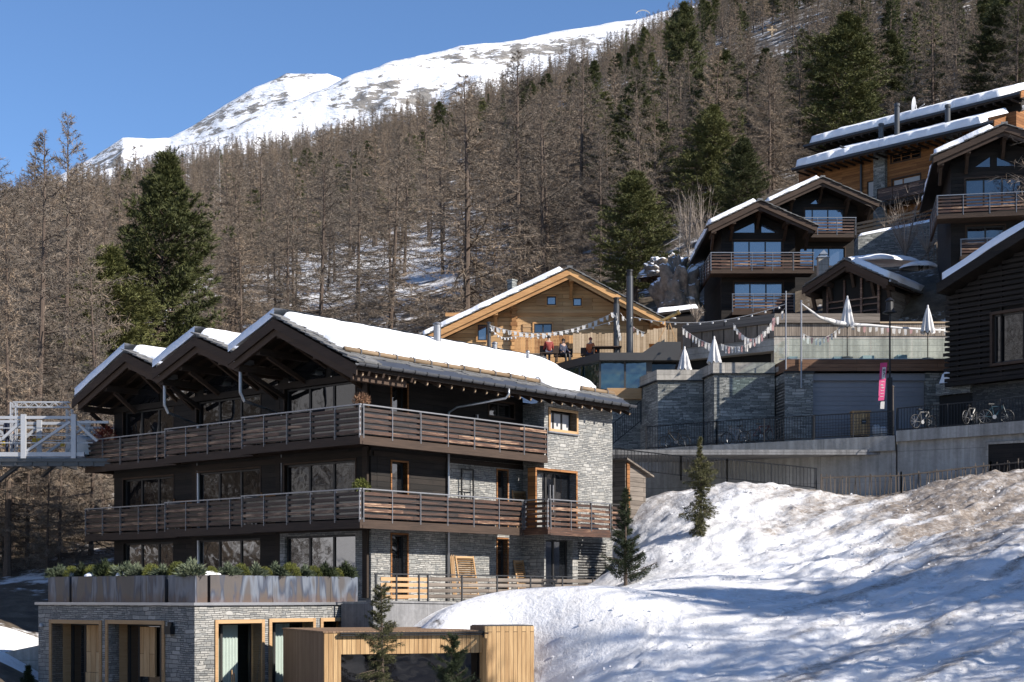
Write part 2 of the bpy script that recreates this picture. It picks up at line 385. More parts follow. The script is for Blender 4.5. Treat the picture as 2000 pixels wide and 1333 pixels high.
M['pine_d'] = leaf('dark_pine_needles', (.042,.052,.023), (.13,.142,.055), (.25,.25,.09))
M['spruce'] = leaf('spruce_needles', (.05,.055,.024), (.12,.12,.052), (.2,.19,.085))
M['larch'] = leaf('bare_larch_twigs', (.125,.108,.093), (.285,.235,.188), (.5,.37,.255), .8)
M['twig'] = leaf('grey_bare_twigs', (.2,.165,.14), (.42,.35,.29), None, .8)
M['shrub_b'] = leaf('blue_green_needles', (.07,.095,.06), (.16,.195,.12), (.25,.28,.18))
M['shrub_y'] = leaf('yellow_green_needles', (.07,.085,.018), (.17,.185,.04), (.29,.285,.07))
M['shrub_d'] = leaf('deep_green_needles', (.018,.028,.012), (.045,.062,.026))
M['dry'] = leaf('dry_heather', (.25,.13,.08), (.45,.28,.17))
def rock_mat():
    t = NT('rock_with_snow'); p = t.pos(); nz_ = t.n('SeparateXYZ', Vector=t.n('NewGeometry').outputs['Normal']).outputs[2]; a = t.noise(p, .9, 7, .7)
    k = t.n('MapRange', i0=t.math('ADD', nz_, t.math('MULTIPLY', t.math('SUBTRACT', a, .5), 1.2)), i1=.52, i2=.66).outputs[0]
    return t.out(Base_Color=t.mix(k, t.ramp(t.noise(p, 2.2, 7, .7), [(.3, (.07,.06,.05)), (.6, (.24,.2,.16))]), (.85,.86,.89)), Roughness=.9, Normal=t.bump(t.noise(p, 3, 7, .7), .15))
M['rock'] = rock_mat()
def corten():
    t = NT('blued_steel_planter'); o = t.obj(); sp = t.n('SeparateXYZ', Vector=o); run = t.math('ADD', sp.outputs[0], sp.outputs[1])
    v = t.n('CombineXYZ', X=run, Y=sp.outputs[2]).outputs[0]
    n = t.noise(t.map(v, (1.7,.35,1)), 1.0, 3, .5, .4); r = t.noise(o, 3, 5)
    col = t.ramp(n, [(.3, (.06,.056,.056)), (.45, (.085,.074,.069)), (.5, (.04,.05,.075)), (.56, (.13,.15,.185)), (.66, (.075,.07,.072)), (.8, (.09,.077,.068))])
    rust = t.n('MapRange', i0=t.math('ADD', t.math('MULTIPLY', sp.outputs[2], -1.6), t.math('MULTIPLY', r, 1.2)), i1=.35, i2=.75).outputs[0]
    col = t.mix(t.math('MULTIPLY', rust, .45), col, (.10,.052,.026))
    return t.out(Base_Color=col, Metallic=.15, Roughness=.45)
M['corten'] = corten()
# ------------------------------------------------------------ terrain: one sheet
CP = []
for px, py, Y in [  # the snow bank in front of the retaining wall
    (1200,1128,61),(1250,1135,59),(850,1172,50),(1000,1152,53),(1050,1205,49),(1110,1345,44.5),(1500,1345,41),(2000,1345,37),(2300,1345,34),
    (2000,1150,46),(2000,935,63),(1925,930,65),(1830,938,66),(1740,975,67),(1660,975,68),(1600,960,68),(1450,940,68.5),(1350,952,69),(1250,965,70),(1210,985,70),
    (1240,1080,62),(1350,1005,65),(1300,1060,62),(1500,1080,59),(1400,1120,56),(1300,1128,56),(1500,1140,53.5),(1180,1165,54),(1100,1215,48),(1090,1260,46.5),(1200,1225,47.5),(1300,1165,51),
    (1400,1170,50),(1600,1150,52),(1700,1150,50),(1700,1060,57),(1850,1054,54),(1900,1200,43.5),(1700,1240,44),(1500,1225,46),(1300,1260,46),(1850,985,61),(1600,1040,61),(1950,1010,58),
    (950,1190,50.5),(905,1420,44.5),(1000,1440,44),(960,1360,46.5),(1043,1470,43),(1040,1440,41.5),(1062,1440,44),(1090,1440,42.5),(1105,1300,47.3),(1046,1440,45.3),(1000,1440,44.8),(1046,1420,47.6),(1000,1420,47.4),(950,1420,47.2),(2200,1060,48),(2200,930,60),
    (30,1250,58),(0,1345,53),(20,1165,66),(60,1130,71),(150,1085,77),(230,1062,81),(-200,1150,70),(-200,1340,50)]:
    p = at(px, py, Y); CP.append(tuple(p))
CP += [(-5,57,-.45),(-10,60,-.45),(-17,66,-.4),(-8,66,-.3),(0,62,-.3),(3,66,.3),(-5,51,-3.7),(-12,53,-3.7),(-16,58,-3.4),(0,46,-3.6),(-8,45,-3.8),(2,47,-3.2),
       (7,71.5,3.9),(10,73,4.6),(20,72.5,5.2),(26,71,5.8),(6,78,5.2),(14,79,5.5),(22,79,6),(3,73,3.2),(6,74.5,4.2),(2,80,5.5),(28,105,21.5),(36,112,24),(26,118,26),(18,106,19),(22.4,97,20.2),(26,95.5,20.0),(0,77,5),(-6,77,4.5),(-12,82,6.5),
       (5,84,11.2),(15,85,11.7),(22,85,11.7),(0,85,11),(-6,85,9.6),(-12,92,10),(-22,92,9),(0,94,12.7),(8,94,13),(12,96,16),(20,98,17.2),(26,98,18.3),(29,86,17.5),(32,76,11.5),(38,70,11),(30,62,7.5),(40,62,8),
       (0,30,-2.4),(10,30,-2.4),(25,28,-1.5),(-20,40,-4),(0,0,-2),(0,-40,-6),(60,0,2),(60,50,12),(45,45,4),(-40,20,-5),(-60,60,-2),(-90,40,2),(-90,90,16),(-200,60,55),(-200,-60,50),(0,-200,-8),(200,-100,25),(200,100,60),(-300,150,120)]
for Y, row in {110:((-300,13),(0,12.5),(400,13),(800,14.5),(1200,18.5),(1500,21),(2000,25),(2300,30)), 150:((-300,24),(0,22),(400,24),(800,27),(1200,31),(1500,38),(2000,46),(2300,52))}.items():
    for px, z in row: CP.append(((px-1000)/F*Y, Y, z))
for Y, row in {300:((-300,580),(0,560),(400,540),(800,455),(1200,330),(1600,200),(2000,120),(2300,60)), 500:((-300,500),(0,480),(400,435),(800,340),(1200,185),(1600,0),(2000,-90),(2300,-150)),
               800:((-300,450),(0,425),(400,330),(800,275),(1200,140),(1600,-110),(2000,-260),(2300,-320)), 1000:((-300,480),(0,440),(400,340),(800,262),(1200,150),(1600,-110),(2300,-320))}.items():
    for px, py in row: p = at(px, py, Y); CP.append(tuple(p))
CP = np.array(CP); KC = 2.0
def _k(r2): return -np.sqrt(r2+KC*KC)
_n = len(CP); _d2 = ((CP[:,None,:2]-CP[None,:,:2])**2).sum(-1)
_A = np.zeros((_n+3,_n+3)); _A[:_n,:_n] = _k(_d2)+np.eye(_n)*.25; _A[:_n,_n] = 1; _A[:_n,_n+1:] = CP[:,:2]; _A[_n:,:_n] = _A[:_n,_n:].T
_w = np.linalg.solve(_A, np.concatenate([CP[:,2], [0,0,0]]))
def ground(X, Y):
    X = np.atleast_1d(np.asarray(X, float)); Y = np.atleast_1d(np.asarray(Y, float)); out = np.empty(len(X))
    for i in range(0, len(X), 20000):
        x, y = X[i:i+20000], Y[i:i+20000]
        d = (x[:,None]-CP[None,:,0])**2+(y[:,None]-CP[None,:,1])**2
        out[i:i+20000] = _k(d)@_w[:_n]+_w[_n]+_w[_n+1]*x+_w[_n+2]*y
    return out
def gz(x, y): return float(ground([x],[y])[0])
def axis(parts):
    a = []
    for x0, x1, st in parts: a += list(np.arange(x0, x1-1e-6, st))
    return np.array(a+[parts[-1][1]])
ax = axis([(-700,-200,50),(-200,-60,10),(-60,-20,2),(-20,-2,.8),(-2,24,.13),(24,30,.3),(30,46,.8),(46,120,6),(120,300,15),(300,900,50)])
ay = axis([(-260,0,20),(0,30,3),(30,36,.6),(36,40,.2),(40,71,.13),(71,90,.8),(90,160,3),(160,400,8),(400,1000,25)])
XX, YY = np.meshgrid(ax, ay); ZZ = ground(XX.ravel(), YY.ravel()).reshape(XX.shape)
sn = np.zeros_like(ZZ); dr = np.zeros_like(ZZ)
for j in range(len(ay)):
    for i in range(len(ax)):
        x, y = XX[j,i], YY[j,i]; bank = -2 < x < 42 and 30 < y < 71.5
        if bank:
            s = .81*x+.59*y; q = -.59*x+.81*y                      # along / across the ploughed streaks
            e = min(1, max(0, (x-1.2)/2), (71.5-y)/3, (42-x)/6)
            px = 1000+F*x/y; py = YH-F*ZZ[j,i]/y
            rough = min(1, max(.12, (1150-py)/60)) if px < 1560 else min(1, max(.3, .3+(1190-py)/120))
            if px < 1330 and py > 1150: rough = max(rough, min(1, (1130-px)/60))
            if py > 1235 and px < 1600: rough = max(rough, min(.8, (py-1235)/80))
            h = .3*fb(x*.33+5, y*.33, 1, 3)*rough+.30*fb(x*1.1, y*1.1, 4, 5)*rough+.06*fb(x*4, y*4, 4, 2)*rough
            st = fb(s*.11, q*.8, 2.2, 4); right = min(1, max(0, (px-1350)/250))
            h += right*.42*st+right*.12*abs(fb(s*.3, q*2.2, 8.1, 3))
            rdg = fb(x*.16, y*.16, 11, 3)
            ZZ[j,i] += e*(h*.9+.25*rdg*(1-rough*.5))
            sn[j,i] = 1
            top = max(0, 1-(71-y)/10)*(.55+.6*fb(x*.4, y*.4, 6, 3))
            dr[j,i] = min(1, max(0, right*(.22+1.5*fb(s*.14, q*.9, 5.7, 4)+min(1, max(0, (px-1560)/300))*min(1, max(0, (1130-py)/150))*.75)+top*1.1+.5*rough*max(0, fb(x*.5, y*.5, 2, 3))+.12*rough))
        else:
            if y > 85: ZZ[j,i] += min(1, (y-85)/40)*(2.2*fb(x*.03, y*.03, 3, 3)+.6*fb(x*.15, y*.15, 5, 2))
            sn[j,i] = .5
            px = 1000+F*x/max(y, 1)
            if y < 85: sn[j,i] = .8
            if x < -32 and y < 80: sn[j,i] = .95
            if y < 56 and -32 < x and (x < -3.6 or y < 32): sn[j,i] = .12          # unseen street and ground, left bare to cut light bounced by snow
            if y > 60 and x < -17 and y < 85: sn[j,i] = .42
            if y > 85:                                             # snow lies in the clearings of the wood
                for cx, cy, rx, ry, k in ((-27,290,45,70,.75),(-22,225,26,50,.95),(-34,275,34,50,.9),(-12,185,18,30,.8),(55,520,50,70,.5),(-110,330,40,50,.6),(33,420,24,50,.8),(-60,380,16,120,.5)):
                    sn[j,i] = max(sn[j,i], .36+k*.6*math.exp(-((x-cx)/rx)**2-((y-cy)/ry)**2))
                sn[j,i] = max(.40, sn[j,i]-.1) if y < 700 else .6
for path in ([(1120,1165,53),(1300,1135,55),(1480,1140,54.5),(1640,1105,56)],[(1490,1075,60),(1545,1000,65),(1640,985,66.5)],[(1540,1330,41.5),(1600,1260,44),(1700,1190,48)],[(1230,1290,45),(1330,1215,48),(1420,1165,52)]):   # lines of footprints
    P_ = [np.array(at(*q))[:2] for q in path]; side = 1
    for a, b in zip(P_, P_[1:]):
        n = max(1, int(np.linalg.norm(b-a)/.62)); nrm = np.array([-(b-a)[1], (b-a)[0]])/np.linalg.norm(b-a)
        for k in range(n):
            side = -side; c = a+(b-a)*k/n+nrm*(side*.16+random.uniform(-.06,.06)); m = ((XX-c[0])**2+(YY-c[1])**2); ZZ -= .11*np.exp(-m/.022)-.035*np.exp(-((np.sqrt(m)-.27)/.09)**2)
mb = MB(); mb.grid([[(XX[j,i], YY[j,i], ZZ[j,i]) for i in range(len(ax))] for j in range(len(ay))])
def ground_mat():
    t = NT('snowy_ground'); p = t.pos()
    a = t.n('Attribute', {'attribute_name': 'snowy'}).outputs['Fac']; d = t.n('Attribute', {'attribute_name': 'dirt'}).outputs['Fac']
    f = t.noise(p, 6, 6, .7); m = t.noise(p, .22, 7, .68, .4); g = t.noise(p, 1.1, 6, .65)
    floor = t.ramp(g, [(.3, (.04,.03,.021)), (.5, (.085,.064,.043)), (.68, (.14,.115,.085))])
    snow_c = t.mix(t.n('MapRange', i0=g, i1=.35, i2=.65).outputs[0], t.mix(f, (.56,.55,.54), (.68,.67,.67)), t.mix(f, (.70,.705,.72), (.80,.805,.82)))
    k = t.n('MapRange', i0=t.math('ADD', t.math('ADD', a, t.math('MULTIPLY', t.math('SUBTRACT', m, .5), 1.5)), t.math('MULTIPLY', t.math('SUBTRACT', g, .5), .5)), i1=.47, i2=.60).outputs[0]
    grit = t.noise(p, 3.2, 8, .78, .6)
    kd = t.n('MapRange', i0=t.math('ADD', t.math('MULTIPLY', d, .8), t.math('MULTIPLY', t.math('SUBTRACT', grit, .52), 1.5)), i1=.22, i2=.8).outputs[0]
    sc = t.mix(t.math('MULTIPLY', kd, .95), snow_c, t.ramp(f, [(.35, (.075,.055,.04)), (.65, (.24,.19,.145))]))
    col = t.mix(k, floor, sc)
    h = t.math('ADD', t.noise(p, 1.7, 7, .62), t.math('MULTIPLY', f, .25))
    return t.out(Base_Color=col, Roughness=.8, Normal=t.bump(t.math('ADD', h, t.math('MULTIPLY', t.noise(p, 22, 3, .7), .12)), .11))
M['ground'] = ground_mat()
gr = struct(mb.build('hillside', M['ground'], smooth=True))
for nm, arr in (('snowy', sn), ('dirt', dr)):
    at_ = gr.data.attributes.new(nm, 'FLOAT', 'POINT'); at_.data.foreach_set('value', arr.ravel().astype(np.float32))
# ------------------------------------------------------------ far mountains
def mtn_mat(name, thr):
    t = NT(name); p = t.pos(); sp = t.n('SeparateXYZ', Vector=p)
    v = t.n('CombineXYZ', X=t.math('ADD', sp.outputs[0], t.math('MULTIPLY', sp.outputs[2], .9)), Y=t.math('MULTIPLY', sp.outputs[1], .55), Z=t.math('MULTIPLY', sp.outputs[2], 2.2)).outputs[0]
    a = t.noise(v, .010, 11, .74, .6); b = t.noise(v, .07, 7, .7)
    nrm = t.n('SeparateXYZ', Vector=t.n('NewGeometry').outputs['Normal']).outputs[2]
    k = t.math('ADD', t.math('ADD', a, t.math('MULTIPLY', t.math('SUBTRACT', b, .5), .6)), t.math('MULTIPLY', t.math('SUBTRACT', .86, nrm), .55))
    m = t.n('MapRange', i0=k, i1=thr, i2=thr+.02).outputs[0]
    rock = t.ramp(t.noise(v, .05, 6, .7), [(.3, (.12,.115,.11)), (.55, (.27,.25,.225)), (.75, (.36,.31,.25))])
    return t.out(Base_Color=t.mix(m, (.86,.87,.9), rock), Roughness=.9, Normal=t.bump(t.noise(v, .03, 8, .7), 6.0))
def mountain(name, crest, Yb, zb, Yc, amp, mat, seed):
    cx = [c[0] for c in crest]; cy = [c[1] for c in crest]; rows = []
    pxs = np.arange(cx[0], cx[-1]+1, 5)
    for j in range(-12, 90):
        s = j/80; Y = Yb+(Yc-Yb)*s; row = []
        for px in pxs:
            X = (px-1000)/F*Y; zc = (YH-np.interp(px, cx, cy))/F*Yc; z0 = zb+(zc-zb)*.06
            if s <= 1: z = z0+(zc-z0)*(s if s < 0 else (s**1.15))
            else: z = zc-(s-1)*900
            e = min(1, max(0, 1-s)*4+.22)
            z += e*amp*(fb(X*.004+seed, Y*.004, seed, 5)+.45*abs(fb(X*.012, Y*.012, seed+3, 5))-.1)+e*amp*.12*fb(X*.05, Y*.05, seed, 3)
            row.append((X, Y, z))
        rows.append(row)
    m = MB(); m.grid(rows); return struct(m.build(name, mat, smooth=True))
mountain('snowy_ridge', [(-400,500),(0,420),(200,335),(330,292),(450,252),(560,207),(640,174),(680,152),(760,123),(830,106),(900,87),(1000,78),(1100,58),(1180,46),(1250,38),(1400,5),(1700,-60)], 1000, 150, 1900, 55, mtn_mat('snow_and_rock', .59), 2.0)
mountain('far_peak', [(-400,480),(60,368),(100,350),(180,308),(240,270),(330,270),(380,243),(440,205),(500,170),(560,144),(600,143),(640,143),(668,152),(700,205),(820,280)], 1500, 300, 2700, 45, mtn_mat('snow_and_rock_far', .565), 9.0)
# ------------------------------------------------------------ trees
class Tris:
    def __init__(s): s.a = []
    def add(s, arr): s.a.append(np.asarray(arr, np.float32).reshape(-1, 3, 3))
    def mesh(s, name, mats, mb=None, tri_mat=0):
        T = np.concatenate(s.a) if s.a else np.zeros((0,3,3), np.float32); n = len(T)
        v = T.reshape(-1, 3).tolist(); f = [(3*i, 3*i+1, 3*i+2) for i in range(n)]; mi = [tri_mat]*n
        if mb: k = len(v); v += mb.v; f += [tuple(i+k for i in q) for q in mb.f]; mi += [1-tri_mat if len(mats) > 1 else 0]*len(mb.f)
        me = bpy.data.meshes.new(name); me.from_pydata(v, [], f)
        for m in mats: me.materials.append(m)
        me.polygons.foreach_set('material_index', mi); me.update(); return me
def rng(seed): return np.random.default_rng(seed)
def unit(a): return a/np.maximum(np.linalg.norm(a, axis=-1, keepdims=True), 1e-6)
def blades(r, P, D, L, w):
    """thin triangular blades from P along D, length L, width w"""
    n = len(P); side = unit(np.cross(D, r.normal(size=(n,3))))*np.asarray(w).reshape(-1,1)/2
    return np.stack([P-side, P+side, P+D*np.asarray(L).reshape(-1,1)], 1)
def curve(p0, d, L, bend, k=6):
    t = np.linspace(0, 1, k)[:,None]; up = np.array([0,0,1.0])
    return p0+d*L*t+up*bend*L*t**2
def trunk_mb(r, H, rad, lean=.01, n=8, top=.012):
    m = MB(); k = 12; pts = []; ph = r.uniform(0, 6, 2)
    for i in range(k+1):
        t = i/k; pts.append((lean*H*math.sin(2.2*t+ph[0])*t, lean*H*math.cos(1.9*t+ph[1])*t, H*t-(.4 if i == 0 else 0)))
    m.tube(pts, [rad*(1-t/k)**.85+top+(rad*.35 if t == 0 else 0) for t in range(k+1)], n)
    return m, np.array(pts)
def make_larch(seed, H=18.0, nb=110, tw=46, w=.05, wid=.145, low=.12, sparse=0.0):
    r = rng(seed); tm, pts = trunk_mb(r, H, .0095*H); tr = Tris(); bm = MB()
    for i in range(nb):
        t = low+(1-low)*((i+r.uniform(0,1))/nb)**1.05; z = t*H; c = np.array([np.interp(z, pts[:,2], pts[:,0]), np.interp(z, pts[:,2], pts[:,1]), z])
        prof = min(1, (t-low+.1)/.16)*(1-t)**.75+.03
        L = H*wid*1.5*prof*r.uniform(.55, 1.25); a = r.uniform(0, 2*math.pi); el = -.18+.75*t**2+r.normal()*.12
        d = np.array([math.cos(a)*math.cos(el), math.sin(a)*math.cos(el), math.sin(el)]); cv = curve(c, d, L, r.uniform(-.05, .22))
        cv[1:-1] += r.normal(size=(len(cv)-2,3))*L*.025
        bm.tube([tuple(p) for p in cv], [max(.007, .011*L*(1-k/6)+.006) for k in range(6)], 3, cap=False)
        n = int(tw*(.35+L/(H*wid)*.8)*(1-sparse)); s = r.uniform(.12, 1, n)**.8
        idx = s*5; i0 = np.minimum(idx.astype(int), 4); fr = (idx-i0)[:,None]; P = cv[i0]*(1-fr)+cv[i0+1]*fr
        D = unit(d*.75+r.normal(size=(n,3))*.62+np.array([0,0,-.12])); LL = r.uniform(.25, 1.0, n)*(.28+.16*L)
        tr.add(blades(r, P, D, LL, w*r.uniform(.6, 1.3, n)))
        Q = P+D*(LL*r.uniform(.25, .8, n))[:,None]; D2 = unit(D*.5+r.normal(size=(n,3))*.8)
        tr.add(blades(r, Q, D2, LL*.6, w*.75))
    return tm, bm, tr
def make_pine(seed, H=17.0, nb=150, wid=.2, tufts=30, nl=9, bl=.3, bw=.055, low=.06, shape='stone', clump=0):
    r = rng(seed); tm, pts = trunk_mb(r, H*.97, .014*H); tr = Tris(); bm = MB(); g = r.uniform(0, 9)
    for i in range(nb):
        t = low+(1-low)*((i+r.uniform(0,1))/nb)**.92; z = t*H*.97; a = i*2.39996+r.normal()*.3
        c = np.array([np.interp(z, pts[:,2], pts[:,0]), np.interp(z, pts[:,2], pts[:,1]), z])
        if shape == 'stone': prof = math.sqrt(max(.02, 1-((t-.3)/.76)**2))*(1-t**7); up = .0+.75*t**1.5
        else: prof = (1-t)**.9; up = -.25+.55*t
        prof *= .78+.55*nz(math.cos(a)*1.3+g, math.sin(a)*1.3, t*5.5+g)
        L = max(.3, H*wid*1.35*prof*r.uniform(.75, 1.15)); el = up*.6-.05+r.normal()*.1
        d = np.array([math.cos(a)*math.cos(el), math.sin(a)*math.cos(el), math.sin(el)]); cv = curve(c, d, L, .25 if shape == 'stone' else .1)
        bm.tube([tuple(p) for p in cv], [max(.012, .016*L*(1-k/6)+.01) for k in range(6)], 3, cap=False)
        n = int(tufts*(.3+L/(H*wid))); s = r.uniform(.2, 1, n)**.6
        idx = s*5; i0 = np.minimum(idx.astype(int), 4); fr = (idx-i0)[:,None]; P = cv[i0]*(1-fr)+cv[i0+1]*fr
        spread = (.16+.20*L)*np.clip(1.15-s, .15, 1)[:,None]
        P = P+unit(r.normal(size=(n,3))*np.array([1,1,.55]))*spread*r.uniform(.2, 1, n)[:,None]
        A = unit(d*.7+(P-c)/max(L, .5)*.5+np.array([0,0,.55])+r.normal(size=(n,3))*.25)
        PP = np.repeat(P, nl, 0); AA = np.repeat(A, nl, 0)
        D = unit(AA+r.normal(size=AA.shape)*.5); PP = PP+AA*r.uniform(-.12, .16, len(PP))[:,None]
        tr.add(blades(r, PP, D, bl*r.uniform(.7, 1.2, len(PP)), bw))
        if shape == 'stone' and clump:
            for q in range(clump):
                s0 = r.uniform(.35, 1.0); j = min(int(s0*5), 4); cc = cv[j]+(cv[j+1]-cv[j])*(s0*5-j)+np.cross(d, [0,0,1.0])*r.normal()*.22*L+np.array([0,0,r.normal()*.12])
                R0 = r.uniform(.28, .5)*(H/17); k = 10; v = unit(r.normal(size=(k,3))+np.array([0,0,.3])); P2 = cc+v*R0*np.array([1,1,.7])*r.uniform(.4,1,k)[:,None]
                P3 = np.repeat(P2, nl, 0); D3 = unit(np.repeat(v*.8+d*.4+np.array([0,0,.5]), nl, 0)+r.normal(size=P3.shape)*.42); tr.add(blades(r, P3, D3, bl*r.uniform(.7,1.2,len(P3)), bw))
    return tm, bm, tr
def make_spruce(seed, H, nb=150, wid=.2, low=.1, nl=34, bl=.11, bw=.022, droop=.35, prof=None):
    r = rng(seed); tm, pts = trunk_mb(r, H, .016*H, top=.006); tr = Tris(); bm = MB()
    for i in range(nb):
        t = low+(1-low)*(i+r.uniform(0,1))/nb; z = t*H; c = np.array([np.interp(z, pts[:,2], pts[:,0]), np.interp(z, pts[:,2], pts[:,1]), z]); a = r.uniform(0, 6.283)
        p = prof(t) if prof else (1-t)**.8; L = max(.06, H*wid*p*r.uniform(.6, 1.2)); el = -.1+.6*t-droop*(1-t)
        d = np.array([math.cos(a)*math.cos(el), math.sin(a)*math.cos(el), math.sin(el)]); cv = curve(c, d, L, -.12+.3*r.uniform())
        bm.tube([tuple(q) for q in cv], [max(.004, .012*L)]*6, 3, cap=False)
        n = int(nl*(.4+L*2.2)); s = r.uniform(.05, 1, n); idx = s*5; i0 = np.minimum(idx.astype(int), 4); fr = (idx-i0)[:,None]; P = cv[i0]*(1-fr)+cv[i0+1]*fr
        sub = unit(np.cross(d, [0,0,1.0]))*r.choice([-1,1], n)[:,None]; P = P+sub*(r.uniform(0,.28,n)*L*(1.1-s))[:,None]-np.array([0,0,1])*(r.uniform(0,.22,n)*L)[:,None]*.7
        nn = 4; PP = np.repeat(P, nn, 0); D = unit(np.repeat(d*.8+sub*.6, nn, 0)+r.normal(size=PP.shape)*.75+np.array([0,0,-.15]))
        tr.add(blades(r, PP, D, bl*r.uniform(.6, 1.3, len(PP)), bw))
    return tm, bm, tr
def tree_parts(name, gen, barkm, leafm):
    """shared meshes of one kind: (trunk mesh, crown mesh, single mesh)"""
    tm, bm, tr = gen
    t = MB(); t.v, t.f, t.m = tm.v, tm.f, tm.m
    tme = Tris().mesh(name+'_trunk', [barkm], t)
    cr = tr.mesh(name+'_crown', [leafm, barkm], bm)
    both = MB(); both.v = list(bm.v); both.f = list(bm.f); both.add(tm.v, tm.f)
    return tme, cr, tr.mesh(name+'_whole', [leafm, barkm], both)
LAR = [tree_parts('larch', make_larch(s, 18, nb, tw, w), M['bark'], M['larch']) for s, nb, tw, w in ((1,105,44,.055),(2,90,40,.06),(3,125,44,.05),(4,80,38,.065))]
LARN = [tree_parts('near_larch', make_larch(s, 20, nb, 62, .032, wid=wd, low=lo), M['bark'], M['larch']) for s, nb, wd, lo in ((11,150,.15,.1),(12,130,.13,.2),(13,165,.17,.06))]
PIN = [tree_parts('pine', make_pine(s, 15, 90, wd, 12, 6, .36, .085, clump=3), M['bark'], M['pine_d']) for s, wd in ((21,.13),(22,.15),(23,.115))]
PINN = [tree_parts('near_pine', make_pine(s, 17, 190, wd, 22, 9, .30, .05, clump=5), M['bark'], lm) for s, wd, lm in ((31,.145,M['pine']),(32,.17,M['pine_d']),(33,.15,M['pine_d']))]
SPR = [tree_parts('far_spruce', make_pine(41, 16, 90, .13, 22, 7, .3, .085, shape='spruce'), M['bark'], M['pine_d'])]
BIR = [tree_parts('birch', make_larch(51, 14, 70, 40, .035, wid=.13, low=.3), M['birch'], M['twig'])]
def plant(parts, base_h, name, x, y, h, label, cat, group=None, split=True, z=None, wk=1.0):
    z = gz(x, y)-.15 if z is None else z; s = h/base_h; rz = random.uniform(0, 6.28)
    tl = (random.gauss(0, .025), random.gauss(0, .025))
    if split:
        o = thing(name, label, cat, (x,y,z), rz, group); o.scale = (s*wk, s*wk, s); o.rotation_euler = (*tl, rz)
        for nm, me in (('trunk', parts[0]), ('crown', parts[1])):
            c = bpy.data.objects.new(nm, me); C.objects.link(c); c.parent = o
    else:
        o = bpy.data.objects.new(name, parts[2]); C.objects.link(o); o.location = (x,y,z); o.rotation_euler = (*tl, rz); o.scale = (s*wk, s*wk, s); tag(o, label, cat, group)
    return o
USED = []
def hero(parts, base_h, name, px, top, Y, label, cat, wk=1.0, group=None, base=None):
    x = (px-1000)/F*Y; zt = (YH-top)/F*Y; z = gz(x, Y)-.2 if base is None else (YH-base)/F*Y
    USED.append((x, Y)); return plant(parts, base_h, name, x, Y, zt-z, label, cat, group, True, z, wk)
hero(LARN[0], 20, 'larch', 910, 140, 122, 'tallest bare larch, its thin spire standing against the snowy ridge', 'tree', 1.45)
hero(LARN[2], 20, 'larch', 1015, 100, 150, 'bare larch with long upswept branches right of the thin spire larch', 'tree', 1.35)
hero(LARN[1], 20, 'larch', 1132, 105, 165, 'bare larch with a dark straight trunk left of the tall dark pines', 'tree', 1.3)
hero(LARN[1], 20, 'larch', 62, 262, 80, 'bare larch behind the steel footbridge with a thick pale brown trunk', 'tree', 1.15)
hero(LARN[2], 20, 'larch', 122, 232, 88, 'bare larch rising into the sky just left of the big green pine', 'tree', .95)
hero(LARN[0], 20, 'larch', -8, 245, 92, 'bare larch cut off by the left edge of the picture', 'tree', 1.1)
hero(LARN[1], 20, 'larch', 782, 425, 190, 'dark bare larch behind the left eave of the honey coloured chalet', 'tree', 1.3)
hero(LARN[0], 20, 'larch', 1470, 60, 190, 'broad bare larch on the slope below the wooden cross', 'tree', 1.6)
hero(LARN[2], 20, 'larch', 548, 470, 185, 'bare larch right of the big green pine above the snowy chalet roof', 'tree', .9)
hero(LARN[0], 20, 'larch', 452, 440, 150, 'bare larch close to the right side of the big green pine', 'tree', .9)
hero(PINN[0], 17, 'stone_pine', 303, 297, 104, 'big green stone pine behind the gables of the front chalet', 'tree', 1.18, base=830)
hero(PINN[0], 17, 'stone_pine', 200, 478, 98, 'smaller stone pine leaning on the left side of the big green pine', 'tree', 1.75, base=840)
hero(PINN[1], 17, 'stone_pine', 1240, 333, 124, 'dark stone pine behind the right eave of the honey coloured chalet', 'tree', 1.6)
hero(PINN[2], 17, 'stone_pine', 1385, 203, 152, 'tall dark stone pine above the chalet pair with snowy left eaves', 'tree', 1.45)
hero(PINN[1], 17, 'stone_pine', 1447, 268, 140, 'lighter stone pine just right of the tall dark pine', 'tree', 1.35)
hero(PINN[2], 17, 'stone_pine', 1225, 215, 175, 'slim dark stone pine left of the tall dark pine', 'tree', .85)
hero(PINN[1], 17, 'stone_pine', 1603, 98, 190, 'dark stone pine above the left end of the long upper roof', 'tree', 1.5)
hero(PINN[2], 17, 'stone_pine', 1745, 62, 215, 'round dark stone pine above the middle of the long upper roof', 'tree', 1.5)
hero(PINN[2], 17, 'stone_pine', 1925, 110, 205, 'dark stone pine above the right end of the long upper roof', 'tree', .9)
hero(PINN[2], 17, 'stone_pine', 1340, 10, 330, 'dark stone pine at the skyline where the wood meets the snow', 'tree', 1.0)
hero(PINN[2], 17, 'stone_pine', 690, 318, 330, 'dark ragged pine standing alone among the brown larches', 'tree', 1.6)
for px, top, Y, lb in ((1806,110,190,'pale birch trunk above the satellite dish'),(1868,120,185,'pale birch trunk right of the satellite dish'),(1672,135,195,'pale thin birch between the two dark pines'),(433,300,260,'pale birch stem right of the big green pine'),(1325,400,122,'thin pale birch between the dark pine and the chalet pair')):
    hero(BIR[0], 14, 'birch', px, top, Y, lb, 'tree', .9)
def ray_ground(px, py):
    Y = 100.0
    while Y < 900 and gz((px-1000)/F*Y, Y) < (YH-py)/F*Y: Y += 4
    return (px-1000)/F*Y, Y
CX, CYY = ray_ground(1508, 76)
hero(LARL[0] if 'LARL' in globals() else LARN[1], 20, 'larch', 14, 560, 72, 'larch with a thick dark trunk right under the footbridge near the left edge', 'tree', 1.3)
